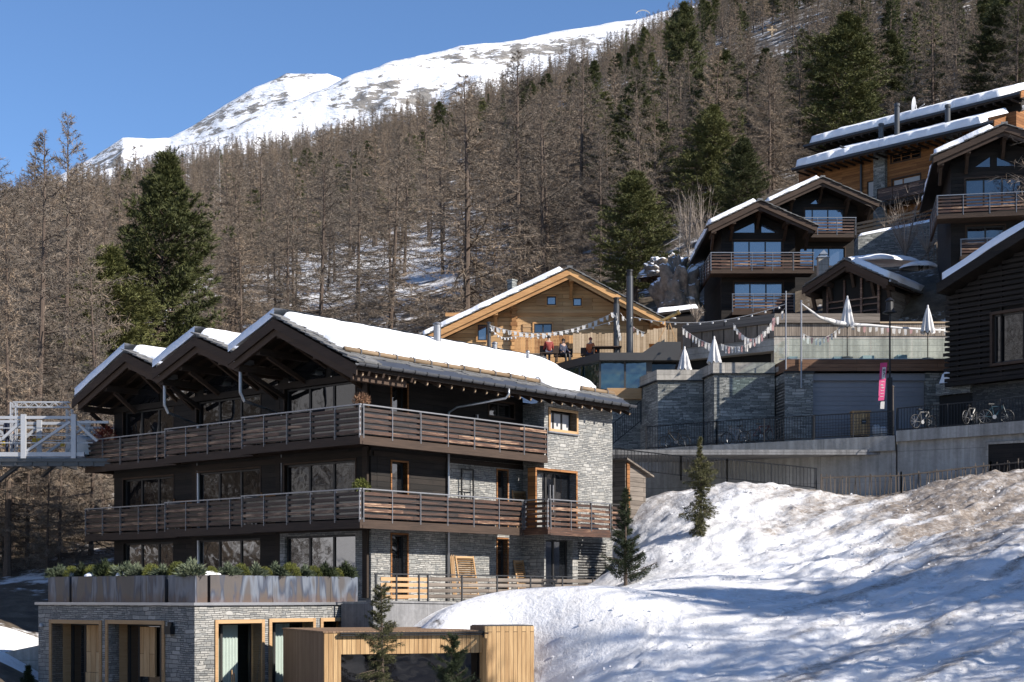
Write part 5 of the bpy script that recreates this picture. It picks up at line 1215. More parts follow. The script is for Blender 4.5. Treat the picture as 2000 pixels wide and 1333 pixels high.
# chalet pair
YA = 100.0
gable_house('chalet', 'front chalet of the dark pair with a slatted balcony over triangular gable windows', FF(YA), 16.8, (at(1409,0,YA).x, at(1553,0,YA).x), fl(1384,441,98.2,0), fl(1485,392,98.2,0), fl(1596,441,98.2,0), -1.8, 9.5, 'dark_wood',
    wins=[W4(YA,1432,470,1528,524)+((.33,.66),), W4(YA,1434,551,1529,606)+((.33,.66),)], balcs=[(at(1388,0,98.4).x, at(1590,0,98.4).x, at(0,526,98.4).z, at(0,494,98.4).z, 1.6, 5.0), (at(1430,0,98.6).x, at(1552,0,98.6).x, at(0,607,98.6).z, at(0,575,98.6).z, 1.4)],
    snow='L', top_glass=[[fl(1433,455,YA,0), fl(1473,455,YA,0), fl(1473,436,YA,0)], [fl(1487,455,YA,0), fl(1520,455,YA,0), fl(1487,438,YA,0)]], snow_gap=.04)
YB = 112.0
gable_house('chalet', 'rear chalet of the dark pair standing higher up on the right', FF(YB), 17, (at(1530,0,YB).x, at(1674,0,YB).x), fl(1496,397,110,0), fl(1608,346,110,0), fl(1718,394,110,0), -1.9, 10, 'dark_wood',
    wins=[W4(YB,1572,408,1648,452)+((.2,.6),), W4(YB,1562,484,1650,520)+((.3,.65),)], balcs=[(at(1560,0,110.2).x, at(1673,0,110.2).x, at(0,456,110.2).z, at(0,425,110.2).z, 1.7)], snow='L', top_glass=[[fl(1583,399,YB,0), fl(1600,399,YB,0), fl(1600,386,YB,0)]], snow_gap=.04)
# hut with open front
HF = Fr((at(1735,0,88).x, 88, 0), (.80, -.60))
ha, hl, hr = HF.hY(1650,508,-1.2), HF.hY(1566,563,-1.2), HF.hY(1734,545,-1.2)
hut = gable_house('open_hut', 'low dark timber hut with an open front and a long snowy roof side', HF, 15.4, (hl[0]+.7, hr[0]-.5), (hl[0], hl[1]), ha, (hr[0], hr[1]), -1.2, 5.6, 'dark_wood', snow='R', snow_gap=.02)
# open front: black sheet in place of the shaded interior, rails and posts
m = MB(); a0, a1 = hl[0]+1.1, hr[0]-1.0; m.box(a0, -.04, 15.9, a1, -.006, 18.1); m.build('interior_shade_sheet', M['dark'], hut); m = MB()
for k in range(4): x = a0+(a1-a0)*k/3; m.box(x-.06, -.2, 15.6, x+.06, -.08, 18.0)
for z in (16.1, 16.45, 16.8): m.box(a0, -.18, z, a1, -.1, z+.08)
m.build('post_and_rail', M['slat'], hut)
m = MB(); xw = hr[0]-.5; m.box(xw+.003, .3, 15.4, xw+.03, 5.0, hr[1]-.3); m.build('boarding', M['grey_h'], hut); m = MB()
m.box(hr[0]+.02, -1.1, hr[1]-.14, hr[0]+.14, 5.6, hr[1]-.04); m.build('gutter', M['zinc'], hut)
m = MB(); random.seed(3)
for k in range(7): a = -1.2+k*.4; m.tube([(xw+.06, 2.6, 16.7), (xw+.08, 2.6+.3*math.sin(a), 16.7+.45*math.cos(a)), (xw+.1, 2.6+.5*math.sin(a*1.2), 16.75+.85*math.cos(a))], [.03,.022,.01], 5)
m.build('antler', M['bark'], hut)
c = thing('chimney', 'pale rendered chimney with a cap left of the open hut', 'chimney', at(1607,530,93)); m = MB(); m.box(-.3,-.3,-1.5,.3,.3,.75); m.build('shaft', M['concrete_b'], c); m = MB(); m.box(-.36,-.36,.75,.36,.36,.82); m.prism([(-.25,.95),(.25,.95),(0,1.2)], lambda x, z: (x,-.3,z), lambda x, z: (x,.3,z)); m.box(-.2,-.2,.82,.2,.2,.95); m.build('cap', M['zinc'], c)
# right chalet
RF = Fr((at(1830,0,84).x, 84, 0), (.982, -.19))
l_, a_ = RF.hY(1823,305,-1.6), RF.hY(1962,243,-1.6); r_ = (a_[0]+(a_[0]-l_[0])*1.0, l_[1])
rq = lambda px0, py0, px1, py1: (RF.hY(px0,py1,0)+RF.hY(px1,py0,0))
W_ = lambda q: (q[0], q[1], q[2], q[3])
gable_house('chalet', 'dark weathered chalet at the right edge with bare twigs in front of its gable', RF, 17.5, (RF.hY(1857,400,0)[0], r_[0]-1.0), l_, a_, r_, -1.6, 10, 'dark_wood', wins=[W_(rq(1886,345,1995,405))+((.33,.66),'glass'), W_(rq(1888,440,1962,478))+((.5,),'glass')],
    balcs=[(RF.hY(1830,400,-1.5)[0], r_[0]-.3, RF.hY(1830,418,-1.5)[1], RF.hY(1830,383,-1.5)[1], 1.48, 4.0), (RF.hY(1876,480,-.8)[0], r_[0]-.3, RF.hY(1876,482,-.8)[1]-.4, RF.hY(1876,468,-.8)[1], .78)], snow='L', snow_gap=.1, gl='glass', top_glass=[[RF.hY(1905,327,0), RF.hY(1933,327,0), RF.hY(1933,308,0)], [RF.hY(1947,325,0), RF.hY(1985,325,0), RF.hY(1947,309,0)]])
# long upper chalet with two stepped roofs
LF = Fr((at(1560,0,124).x, 124, 0), (.70, -.715))
def long_chalet():
    r = thing('chalet', 'long orange timber chalet high on the right with two stepped snowy roofs and three flues', 'chalet', (LF.O[0], LF.O[1], 0), LF.th)
    xr = LF.hY(1985,240,0)[0]; m = MB(); w1, w2 = (LF.hY(1741,319,0)+LF.hY(1797,289,0)), (LF.hY(1743,366,0)+LF.hY(1797,340,0)); zt = LF.hY(1560,318,0)[1]
    d1 = LF.hY(1693,388,0)+LF.hY(1708,352,0)
    wall(m, PY(0), 0, 24, xr, zt, [w1, w2, d1], .3); m.box(0,.301,24,.3,9,zt); m.box(xr-.3,.301,24,xr,9,zt); m.build('timber_wall', M['orange_wood'], r)
    window(r, PY(0), *w1, .1, M['orange_wood'], M['glass'], mull=(.32,.66), bars=(.5,), trim=True, tm=M['barge'], td=-.03); window(r, PY(0), *w2, .1, M['orange_wood'], M['blind'], mull=(.36,), trim=True, tm=M['barge'], td=-.03); window(r, PY(0), *d1, .1, M['frame'], M['blind'], name='door')
    s = MB(); p0, p1 = LF.hY(1706,385,-.35)[0], LF.hY(1728,385,-.35)[0]; s.box(p0,-.36,24,p1,-.004,zt); q = LF.hY(1848,330,-.3)[0]; s.box(q,-.3,zt-4,q+1.0,-.004,zt); s.build('stone_pillar', M['stone_d'], r)
    d = MB(); q = LF.hY(1681,350,-.2)[0]; d.tube([(q-1.2,-1.2,zt+.1),(q-.1,-.3,zt-.5),(q,-.15,zt-.9),(q,-.15,zt-6)], .09, 7); d.build('downpipe', M['flue'], r)
    railing(r, PY(-1.4), LF.hY(1713,390,-1.4)[0], xr, LF.hY(1713,397,-1.4)[1], LF.hY(1713,371,-1.4)[1], 8, M['slat'], M['barge'], fascia=.3, deck=1.38, fm=M['beam'])
    for y0, pz, px0, px1, px2, nm in ((-1.8, 329, 1547, 1915, 1940, 0), (2.4, 284, 1570, 1960, 1992, 1)):
        xa, za = LF.hY(px0, pz, y0); xb = LF.hY(px1, 200, y0)[0]; xc = LF.hY(px2, 200, y0)[0]; V = Vector((0, 4.6, 1.7)); f = MB()
        a, b = Vector((xa,y0,za)), Vector((xc,y0,za)); n = Vector((0,0,-.3))
        f.hexa([a+n, b+n, b+V+n, a+V+n, a, b, b+V, a+V]); rf = f.build('roof', M['beam'], r); g = MB(); g.box(xa,y0-.1,za-.16,xc,y0-.003,za-.02); g.build('gutter', M['flue'], rf)
        e = MB(); e.prism([(y0,za+.04),(y0+4.6,za+1.74),(y0+4.6,za+1.3),(y0,za-.45)], lambda y, z: (xc+.004,y,z), lambda y, z: (xc+.08,y,z)); e.build('barge_board', M['orange_wood'], rf)
        if nm: u = MB(); u.box(xa+1.2, y0+1.3, za-3.4, xc-.6, y0+1.5, za+.3); u.build('timber_wall', M['dark_wood'], r)
        else: pass
        so_ = MB(); snow_slab(so_, Vector((xb,y0+4.6,za+1.72)), (-(xb-xa),0,0), (0,-4.55,-1.68), .5, .2, .5, .35, 3.0+nm*4, .1, eT=0); so_.build('roof_snow', M['snow'], rf, smooth=True)
        rt = MB(); k = xa+.4
        while k < xc: rt.box(k, y0+.02, za-.44, k+.12, y0+1.6, za-.31); k += .7
        rt.build('rafter', M['beam'], rf)
    for px, t, b, yy, lb in ((1752,202,252,1.2,0),(1721,241,272,1.0,0),(1851,204,236,1.2,0)):
        x, z0 = LF.hY(px, b, yy); z1 = LF.hY(px, t, yy)[1]; q = MB(); q.lathe([(.2,z0-1),(.2,z1-.35),(.15,z1-.33),(.15,z1-.25),(.22,z1-.24),(.22,z1-.05),(.1,z1)], (x,yy,0), 14); q.build('flue', M['flue'], r)
    x, z = LF.hY(1788, 205, 4.5); q = MB(); q.lathe([(.02,0),(.3,.04),(.55,.14),(.6,.17),(.58,.17)], (0,0,0), 18); o = q.build('satellite_dish', M['white_steel'], r, smooth=True); o.location = (x,4.5,z); o.rotation_euler = (R(80),0,R(-70))
    q = MB(); q.tube([(x,4.6,z-1.6),(x,4.6,z)], .04, 6); q.tube([(x+.1,4.5,z-.4),(x+.9,4.3,z-.2)], .03, 5); q.build('dish_mast', M['steel'], r)
long_chalet()
o2 = thing('chalet', 'brown roof end with snow peeking in at the right edge above the twig covered chalet', 'chalet', at(1990,250,92)); m = MB()
m.prism([(-.5,-.9),(4,1.2),(4,.7),(-.5,-1.4)], lambda x, z: (x,0,z), lambda x, z: (x,8,z)); o3 = m.build('roof', M['beam'], o2); m = MB(); snow_slab(m, Vector((3.6,7.9,1.05)), (0,-7.9,0), (-4.0,0,-1.87), .42, .15, .2, .3, 4.0, .15, eT=0); m.build('roof_snow', M['snow'], o3, smooth=True)
m = MB(); m.box(.3,.8,-6,4,7,.0); m.build('timber_wall', M['dark_wood'], o2)
# slatted house on the right
GF = Fr((at(1850,0,72).x, 72, 0), (.663, -.748))
def slat_house():
    r = thing('slatted_house', 'dark house at the right edge wrapped in horizontal board slats with a snowy roof slope', 'house', (GF.O[0], GF.O[1], 0), GF.th)
    e, a = GF.hY(1829,552,-.9), GF.hY(2003,440,-.9); zb = GF.hY(1866,747,0)[1]; xr = a[0]+1.0; re = a[0]+1.8; W1 = GF.hY(1940,711,0)+GF.hY(2090,593,0); zf = lambda x: a[1]-abs(x-a[0])*(a[1]-e[1])/(a[0]-e[0])
    s, b = MB(), MB(); z = zb+.05
    while z < a[1]-.7:
        x0 = max(0, a[0]-(a[1]-.65-z)/((a[1]-e[1])/(a[0]-e[0]))); x1 = min(xr, 2*a[0]-x0)
        segs = [(x0-random.uniform(.05,.22), x1)]
        if W1[1]-.15 < z < W1[3]+.1: segs = [(segs[0][0], W1[0]-.12), (W1[2]+.12, x1)]
        for p, q in segs:
            if q > p+.1: s.box(p, -.03+random.uniform(-.015,.015), z, q, .02, z+.15)
        if x0 < .5: s.box(-.05, .03, z, 0, 5.2, z+.15)
        z += .235
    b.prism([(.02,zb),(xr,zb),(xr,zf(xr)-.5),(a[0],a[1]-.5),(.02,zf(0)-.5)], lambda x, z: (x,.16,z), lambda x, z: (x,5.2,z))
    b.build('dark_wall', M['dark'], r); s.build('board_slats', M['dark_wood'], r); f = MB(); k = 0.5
    while k < xr: f.box(k,.02,zb,k+.06,.158,zf(k)-.55); k += 1.1
    f.box(-.1,-.06,zb-.16,xr,.15,zb+.02); f.build('batten', M['dark_wood'], r)
    window(r, PY(0), *W1, .1, M['frame'], M['glass_d'], fw=.08, trim=True, tm=M['barge'], td=-.1, tw=.12)
    rf = MB()
    for xe, ze in ((e[0], e[1]), (re, zf(re))):
        sg = 1 if xe > a[0] else -1
        rf.prism([(a[0],a[1]-.05),(xe,ze-.05),(xe,ze-.5),(a[0],a[1]-.5)][::sg], lambda x, z: (x,-.9,z), lambda x, z: (x,5.8,z))
    ro = rf.build('roof', M['dark_wood'], r); so_ = MB(); V = Vector((e[0]-a[0],0,e[1]-a[1]))
    snow_slab(so_, Vector((a[0],5.7,a[1])), (0,-6.55,0), V*.98, .42, .14, .16, .28, 2.0, .14, eT=0); snow_slab(so_, Vector((a[0],-.85,a[1])), (0,6.5,0), Vector((re-a[0],0,zf(re)-a[1]))*.97, .42, .2, .16, .28, 7.0, .14, eT=0); so_.build('roof_snow', M['snow'], ro, smooth=True)
    st = MB(); st.box(.9,.5,5.5,xr,5.1,zb-.16); st.build('stone_base', M['stone_k'], r); q0, q1 = GF.hY(1828,750,.3), GF.hY(1869,765,.3); lg = MB(); lg.box(q0[0],.3,q1[1]-.1,1.0,2.6,q0[1]); lg.build('stone_ledge', M['stone_d'], r); lg = MB(); snow_slab(lg, (q0[0]+.0,.35,q0[1]), (1.0-q0[0],0,.0), (0,2.2,0), .75, .12, .15, .75, 3.0); lg.build('ledge_snow', M['snow'], r, smooth=True); lg = MB(); lg.box(q0[0]+.05,.5,5.5,1.0,2.5,q1[1]-.1); lg.build('garage_shade_block', M['dark'], r)  # black block under the ledge imitates shade inside the garage opening
    return r
slat_house()
# ------------------------------------------------------------ garage wall, terraces, pavilion, parapets
def blk(m, px0, px1, pyt, z0, Y, dep, lean=0):
    a, b = at(px0, pyt, Y), at(px1, pyt, Y); m.box(a.x, Y, z0, b.x, Y+dep, a.z); return a.x, b.x, a.z
gw = thing('stone_garage_wall', 'stepped grey stone wall with a wide roller door under the glass railed terrace', 'wall', (0,0,0)); sm, bm, cm = MB(), MB(), MB()
ZT = at(0,723,77).z
def step(px0, px1, Y, zt, pxl=None, Yl=None):
    """one stone block: front face px0..px1, its left flank runs back to pxl"""
    x0, x1 = at(px0,0,Y).x, at(px1,0,Y).x; dep = 6
    xl = at(pxl,0,Yl).x if pxl else x0; yl = Yl or Y+.01
    pts = [(x0,Y),(x1,Y),(x1,Y+dep),(xl,Y+dep),(xl,yl)] if pxl else [(x0,Y),(x1,Y),(x1,Y+dep),(x0,Y+dep)]
    sm.prism(pts, lambda x, y: (x,y,5.5), lambda x, y: (x,y,zt-.55))
    cx, cy = sum(p[0] for p in pts)/len(pts), sum(p[1] for p in pts)/len(pts); e = lambda p: (p[0]+(-.06 if p[0] < cx else 0), p[1]-(.06 if p[1] < cy+.5 else 0))
    bm.prism([e(p) for p in pts], lambda x, y: (x,y,zt-.5), lambda x, y: (x,y,zt)); cm.prism([e(e(p)) for p in pts], lambda x, y: (x,y,zt-.55), lambda x, y: (x,y,zt-.5))
step(1285, 1373, 77.0, at(0,723,77).z, 1251, 79.6)
step(1395, 1513, 75.4, at(0,709,75.4).z, 1368, 77.6)
z_ = at(0,703,74).z; x0, x1 = at(1533,0,74).x, at(1588,0,74).x; xg = at(1806,0,74.3).x; xe = at(1870,0,74).x
sm.prism([(x0,74.0),(x1,74.0),(x1,80),(at(1509,0,76).x,80),(at(1509,0,76).x,76)], lambda x, y: (x,y,5.5), lambda x, y: (x,y,at(0,727,74).z-.05))
cm.box(x0-.05,73.9,at(0,727,74).z-.05,x1+.05,74.1,at(0,727,74).z+.02)
sm.box(xg,74.3,5.5,xe+1,80,at(0,727,74).z)
gwall = sm.build('stone_wall', M['stone_d'], gw); bm.build('concrete_band', M['concrete_b'], gw); cm.build('shadow_gap', M['black'], gw)
lv = MB()
for k in range(20): lv.hexa([(x0-.02-.012*0,74.05,7.2+k*.15),(x0-.0,74.05,7.2+k*.15),(at(1509,0,76).x+.0,76,7.2+k*.15),(at(1509,0,76).x-.03,76,7.2+k*.15),(x0-.02,74.05,7.27+k*.15),(x0,74.05,7.27+k*.15),(at(1509,0,76).x,76,7.27+k*.15),(at(1509,0,76).x-.03,76,7.27+k*.15)])
lv.build('ventilation_louvre', M['frame'], gw)
d = MB(); zt, zb = at(0,745,74.3).z, 6.7
k = zb
while k < zt: d.box(x1+.02,74.36,k,xg-.02,74.40,k+.19); d.box(x1+.02,74.38,k+.19,xg-.02,74.45,k+.215); k += .215
gd = d.build('roller_door', M['shutter_metal'], gw); d = MB(); d.box(x1+.01,74.2,zt+.02,xg-.01,74.5,at(0,727,74).z-.04); d.box(x1+.01,74.18,zt+.3,xg-.01,74.2,zt+.33); d.build('door_housing', M['shutter_metal'], gd)
tb_ = MB(); tb_.prism([(at(1509,0,76).x,76.0),(x0,73.85),(xe+1,73.85),(xe+1,74.3),(x0+.2,74.3),(at(1509,0,76).x+.3,76.2)], lambda x, y: (x,y,at(0,726,74).z), lambda x, y: (x,y,z_)); M['fascia'] = wood('brown_fascia_boards', (.13,.065,.035), (.30,.165,.095), plank=.18, length=6); tb_.build('timber_fascia', M['fascia'], gw)
tr = MB(); tr.prism([(at(1251,0,79.6).x+.1,79.7),(at(1285,0,77).x+.1,77.1),(at(1395,0,75.4).x+.1,76.9),(at(1513,0,75.4).x,75.6),(x0,74.3),(xe+6,74.3),(xe+6,86.5),(at(1300,0,85).x,86.5)], lambda x, y: (x,y,ZT-.35), lambda x, y: (x,y,ZT-.12)); struct(tr.build('terrace_paving', M['concrete_b']))
gb = thing('glass_balustrade', 'clear frameless glass balustrade along the terrace above the roller door', 'balustrade', (at(1509,0,76).x, 76, z_)); o = gb.location; m = MB()
def pane(m, p, q, h): 
    p, q = Vector(p)-o, Vector(q)-o; n = (q-p).cross(Vector((0,0,1))).normalized()*.012; m.hexa([p-n,q-n,q+n,p+n]+[v+Vector((0,0,h)) for v in (p-n,q-n,q+n,p+n)])
pts = [(at(1509,0,76).x+.1,76.1,z_),(x0+.15,74.05,z_)]; pane(m, *pts, 1.0); k = x0+.2
while k < xe: pane(m, (k,74.05,z_), (min(k+1.9,xe),74.05,z_), 1.0); k += 1.93
m.build('glass_panel', M['clear'], gb); m = MB(); m.box(0,-1.97,0,xe-o.x,-1.9,.06); m.build('base_rail', M['steel'], gb)
# upper terrace wall
uw = thing('terrace_wall', 'long upper terrace wall of pale upright boards over board marked concrete', 'wall', (0,0,0)); yw_ = 82.0; xa, xb, xc = at(1333,0,85.4).x, at(1512,0,yw_).x, at(1870,0,yw_).x
z0, z1, z2, z3 = ZT-.12, at(0,657,yw_).z, at(0,632,yw_).z, at(0,614,yw_).z; c, w, g = MB(), MB(), MB(); xm = at(1717,0,yw_).x
c.prism([(xb,yw_),(xc,yw_),(xc,84),(xb,84)], lambda x, y: (x,y,z0), lambda x, y: (x,y,z1)); c.prism([(xa,85.4),(xb-.003,yw_),(xb-.003,84),(xa,87)], lambda x, y: (x,y,z1-.75), lambda x, y: (x,y,z1-.1))
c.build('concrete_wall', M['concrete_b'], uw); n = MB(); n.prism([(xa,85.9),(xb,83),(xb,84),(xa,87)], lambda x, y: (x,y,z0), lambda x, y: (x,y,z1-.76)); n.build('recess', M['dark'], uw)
w.prism([(xb,yw_-.05),(xc,yw_-.05),(xc,82.2),(xb,82.2)], lambda x, y: (x,y,z1+.002), lambda x, y: (x,y,z2-.01)); w.prism([(xa,85.35),(xb-.003,yw_-.05),(xb-.003,82.3),(xa,85.7)], lambda x, y: (x,y,z1-.09), lambda x, y: (x,y,z2-.01)); w.build('upright_boarding', M['grey_v'], uw)
g.prism([(xb,yw_-.2),(xm,yw_-.2),(xm,82.3),(xb,82.3)], lambda x, y: (x,y,z2), lambda x, y: (x,y,z3)); g.prism([(xa,85.2),(xb-.003,yw_-.2),(xb-.003,82.3),(xa,85.7)], lambda x, y: (x,y,z2), lambda x, y: (x,y,z3)); g.build('horizontal_boarding', M['grey_h'], uw)
k = MB(); k.box(xm+.01,yw_-.12,z2-.005,xc,82.3,z2+.07); k.build('pale_coping', M['pale_picket'], uw)
up = MB(); up.prism([(xa+.3,85.7),(xb,82.3),(xc+8,82.3),(xc+8,99),(xa+6,99)], lambda x, y: (x,y,14.0), lambda x, y: (x,y,14.2)); struct(up.build('terrace_paving', M['concrete']))
fc = MB(); fc.box(-2,70.5,6.4,32,74.2,6.62); struct(fc.build('forecourt', M['concrete_d']))
# concrete parapet walls in front of the garages
def slope_wall(name, label, fr, pts, zb, beam, dep=.45):
    """pts: (px, y top, y below the beam)"""
    t = thing(name, label, 'wall', (fr.O[0], fr.O[1], 0), fr.th); m, b = MB(), MB()
    q = [(fr.hY(px, yt, 0), fr.hY(px, yb, 0)) for px, yt, yb in pts]
    b.prism([p[1] for p in q]+[p[0] for p in q][::-1], lambda x, z: (x,0,z), lambda x, z: (x,dep,z))
    x0, x1 = q[0][0][0], q[-1][0][0]
    m.prism([(x0,zb),(x1,zb)]+[(p[1][0],p[1][1]-.003) for p in q][::-1], lambda x, z: (x,.22,z), lambda x, z: (x,dep+.3,z))
    b.build('parapet_beam', M['concrete'], t); m.build('wall_face', M['concrete'], t); return t
F1 = Fr((at(1748,0,70).x, 70, 0), (.90, -.43)); slope_wall('concrete_wall', 'long grey concrete ramp wall with a thick sloping parapet beam', F1, [(1225,884,897),(1330,873,899),(1748,851,880)], 2.0, 1)
F2 = Fr((at(1749,0,69.9).x, 69.9, 0), (.86, -.51)); s2 = slope_wall('concrete_wall', 'taller grey concrete wall block at the right edge holding a board window', F2, [(1750,842,863),(2060,817,842)], 2.0, 1)
q = F2.hY(1930,912,.1)+F2.hY(2060,862,.1); m = MB(); m.box(q[0],.14,q[1]-.6,q[2],.218,q[3]); wb = m.build('window_boards', M['dark_wood'], s2); m = MB(); m.box(q[0]-.12,.1,q[3],q[2],.219,q[3]+.12); m.box(q[0]-.12,.1,q[1]-.6,q[0],.219,q[3]); m.build('pale_frame', M['concrete_b'], wb)
def bars(name, label, pts, Yf, h0, spacing, rad, mat, zt=None, jit=0.0, rail=(1.0,), post=0, grid=0.0, cat='fence', rr_=.022, tipvar=0.0):
    """pts: world points along the foot; upright bars between rails"""
    t = thing(name, label, cat, pts[0]); o = Vector(pts[0]); m, r, p = MB(), MB(), MB()
    for a, b in zip(pts, pts[1:]):
        a, b = Vector(a)-o, Vector(b)-o; L = (b-a).length; n = max(1, int(L/spacing)); d = (b-a)/n
        for k in range(n):
            q = a+d*(k+.5+random.uniform(-.2,.2)*(jit > 0)); tip = q+Vector((random.uniform(-jit,jit),random.uniform(-jit,jit)*.3,h0*(1+random.uniform(-tipvar,tipvar)))); m.beam(q, tip, rad*2*(1 if not jit else random.uniform(.7,1.3)), rad*(2 if not jit else 1), (0,1,0))
        for f in rail: r.beam(a+Vector((0,.0,h0*f)), b+Vector((0,.0,h0*f)), rr_*2, rr_*2)
        if grid:
            for k in range(1, int(h0/grid)): r.beam(a+Vector((0,-.01,k*grid)), b+Vector((0,-.01,k*grid)), .018, .018)
        k = max(1, round(L/(post or 2.4)))
        for i in range(k+1): q = a+(b-a)*i/k; p = MB(); p.beam(q-Vector((0,0,.2)), q+Vector((0,0,h0+(.02 if not jit else .1))), .06, .06, (0,1,0)); p.build('post', mat, t)
    m.build('upright_bars', mat, t); r.build('rails', mat, t); return t
w1 = lambda px, py, yl=.25, fr=F1: (lambda q: (fr.O[0]+q[0]*fr.ex[0]+yl*fr.ey[0], fr.O[1]+q[0]*fr.ex[1]+yl*fr.ey[1], q[1]))(fr.hY(px, py, yl))
bars('bar_railing', 'black upright bar railing on the parapet in front of the stone blocks', [w1(1262,876), w1(1400,866), w1(1588,856)], 0, 1.02, .13, .011, M['black'], rail=(.0,1.0))
bars('mesh_railing', 'black square mesh railing in front of the roller door', [w1(1590,856), w1(1745,848)], 0, 1.02, .13, .008, M['black'], rail=(.03,1.0), grid=.13, post=1.6)
bars('bar_railing', 'black bar railing on the right concrete block behind the parked bicycles', [w1(1752,842,.5,F2), w1(2060,817,.5,F2)], 0, 1.0, .13, .012, M['black'], rail=(.05,1.0))
bars('ramp_railing', 'black bar railing sloping down along the snow bank past the small spruce', [tuple(at(1203,915,69.5)), tuple(at(1330,930,69)), tuple(at(1420,936,68.9)), tuple(at(1594,954,68.6))], 0, .86, .15, .013, M['black'], rail=(.03,1.0), post=2.2)
bars('paling_fence', 'crooked weathered paling fence along the top of the snow bank', [tuple(at(1604,972,68.4)), tuple(at(1760,968,68.0)), tuple(at(1935,948,67.4)), tuple(at(2060,936,66))], 0, .92, .155, .02, M['paling'], rail=(.93,), jit=.09, tipvar=.12, post=3.2, rr_=.03)
# glass pavilion below the wooden chalet
gp = thing('glass_pavilion', 'dark flat roofed glass pavilion below the honey coloured chalet', 'pavilion', (0,0,0)); YP = 79.0
xl, xm_, xr_ = at(1049,0,84.5).x, at(1171,0,YP).x, at(1328,0,YP).x; zt, zb = at(0,689,YP).z, at(0,704,YP).z; zg0, zg1 = at(0,757,YP).z, zb; m = MB()
m.prism([(xl,84.5),(xm_,YP),(xr_,YP),(xr_,86.5),(xl,86.5)], lambda x, y: (x,y,zb), lambda x, y: (x,y,zt)); m.build('roof', M['anthracite'], gp)
m = MB(); xs_ = at(1268,0,YP).x; m.box(xm_+.05,YP+.5,zg0,xs_,YP+.53,zg1); m.prism([(xl+.2,84.6),(xm_+.05,YP+.5),(xm_+.05,YP+.53),(xl+.2,84.64)], lambda x, y: (x,y,zg0), lambda x, y: (x,y,zg1)); m.build('glass_wall', M['glass_t'], gp); m = MB()
for x in (xm_+.05, at(1222,0,YP).x, xs_-.05): m = MB(); m.box(x-.05,YP+.4,zg0,x+.05,YP+.5,zg1); m.build('mullion', M['anthracite'], gp)
for k in (.3, .62): x = xm_+(xl-xm_)*k; y = YP+.5+(84.5-YP-.5)*k; m = MB(); m.box(x-.05,y-.1,zg0,x+.05,y-.02,zg1); m.build('mullion', M['anthracite'], gp)
m = MB(); m.box(xs_,YP+.4,zg0-.6,at(1275,0,YP).x,YP+.9,zg1); m.build('pillar', M['anthracite'], gp)
m = MB(); m.box(xm_+.4,YP+.25,at(0,778,YP).z,at(1254,0,YP).x,YP+.6,zg0+.0); m.build('timber_band', M['larch_trim'], gp); m = MB(); m.box(xl,YP+.62,5,at(1256,0,YP).x,86,at(0,779,YP).z); m.build('stone_base', M['stone_d'], gp)
m = MB(); x0_, x1_ = at(1276,0,YP).x, at(1330,0,YP).x; m.box(x0_,YP+.7,zg0-1,x1_,YP+.75,zg1); m.build('side_glazing', M['glass_d'], gp)
m = MB(); m.prism([(at(1247,0,80).x,zt),(at(1330,0,80).x,zt),(at(1330,0,80).x,at(0,668,80).z),(at(1285,0,80).x,at(0,668,80).z)], lambda x, z: (x,80,z), lambda x, z: (x,83,z)); m.build('stair_canopy', M['anthracite'], gp)
bars('stair_railing', 'black bar railing of the outside stair beside the pavilion base', [tuple(at(1196,868,78.5)), tuple(at(1252,822,78.5))], 0, 1.0, .14, .012, M['black'], rail=(.0,1.0))
for px, yt, w_, lb in ((1230,527,.18,'tall dark grey flue pipe right of the honey coloured chalet gable'),(1204,580,.16,'shorter dark grey flue pipe left of the tall one')):
    t = thing('flue_pipe', lb, 'flue', at(px, 690, 81.5 if px == 1230 else 82.3)); h = at(px, yt, 81.5).z-at(px,690,81.5).z; m = MB(); m.lathe([(w_,0),(w_,h*.4),(w_*1.04,h*.4),(w_*1.04,h*.41),(w_,h*.42),(w_,h-.35)], n=20); m.build('pipe', M['flue'], t, smooth=False); m = MB(); m.lathe([(w_*.8,h-.35),(w_*.8,h-.1),(w_*1.02,h-.1),(w_*1.02,h-.02),(.02,h)], n=20); m.build('cap', M['black'], t)
def pole(name, label, px, yt, yb, Y, rad, mat, cat='pole', extra=None):
    p = at(px, yb, Y); t = thing(name, label, cat, p); h = at(px, yt, Y).z-p.z; m = MB(); m.tube([(0,0,0),(0,0,h)], [rad, rad*.85], 10); m.build('shaft', mat, t); m = MB(); m.lathe([(rad*1.2,h),(rad*1.3,h+.05),(.01,h+.09)], n=10); m.build('cap', mat, t); return t, h
pole('flagpole', 'left pale flagpole of the pair standing at the stone pillar', 1535, 572, 722, 73.8, .035, M['steel'])
pole('flagpole', 'right pale flagpole of the pair standing at the stone pillar', 1565, 590, 758, 73.75, .045, M['steel'])
t, h = pole('string_post', 'dark post carrying the bunting left of the log corner of the honey coloured chalet', 955, 632, 700, 83.5, .11, M['flue'])
t, h = pole('lamp_post', 'slim black lamp post with a lantern in front of the upper terrace', 1738, 612, 850, 71.6, .045, M['black'], 'lamp post')
m = MB(); m.lathe([(.1,h-.05),(.34,h),(.34,h+.04),(.2,h+.1),(.17,h+.5),(.22,h+.55),(.05,h+.7)], n=12); m.build('lantern', M['black'], t); m = MB(); m.box(-.09,-.12,.0,.09,.12,h*.47); m.build('casing', M['black'], t)
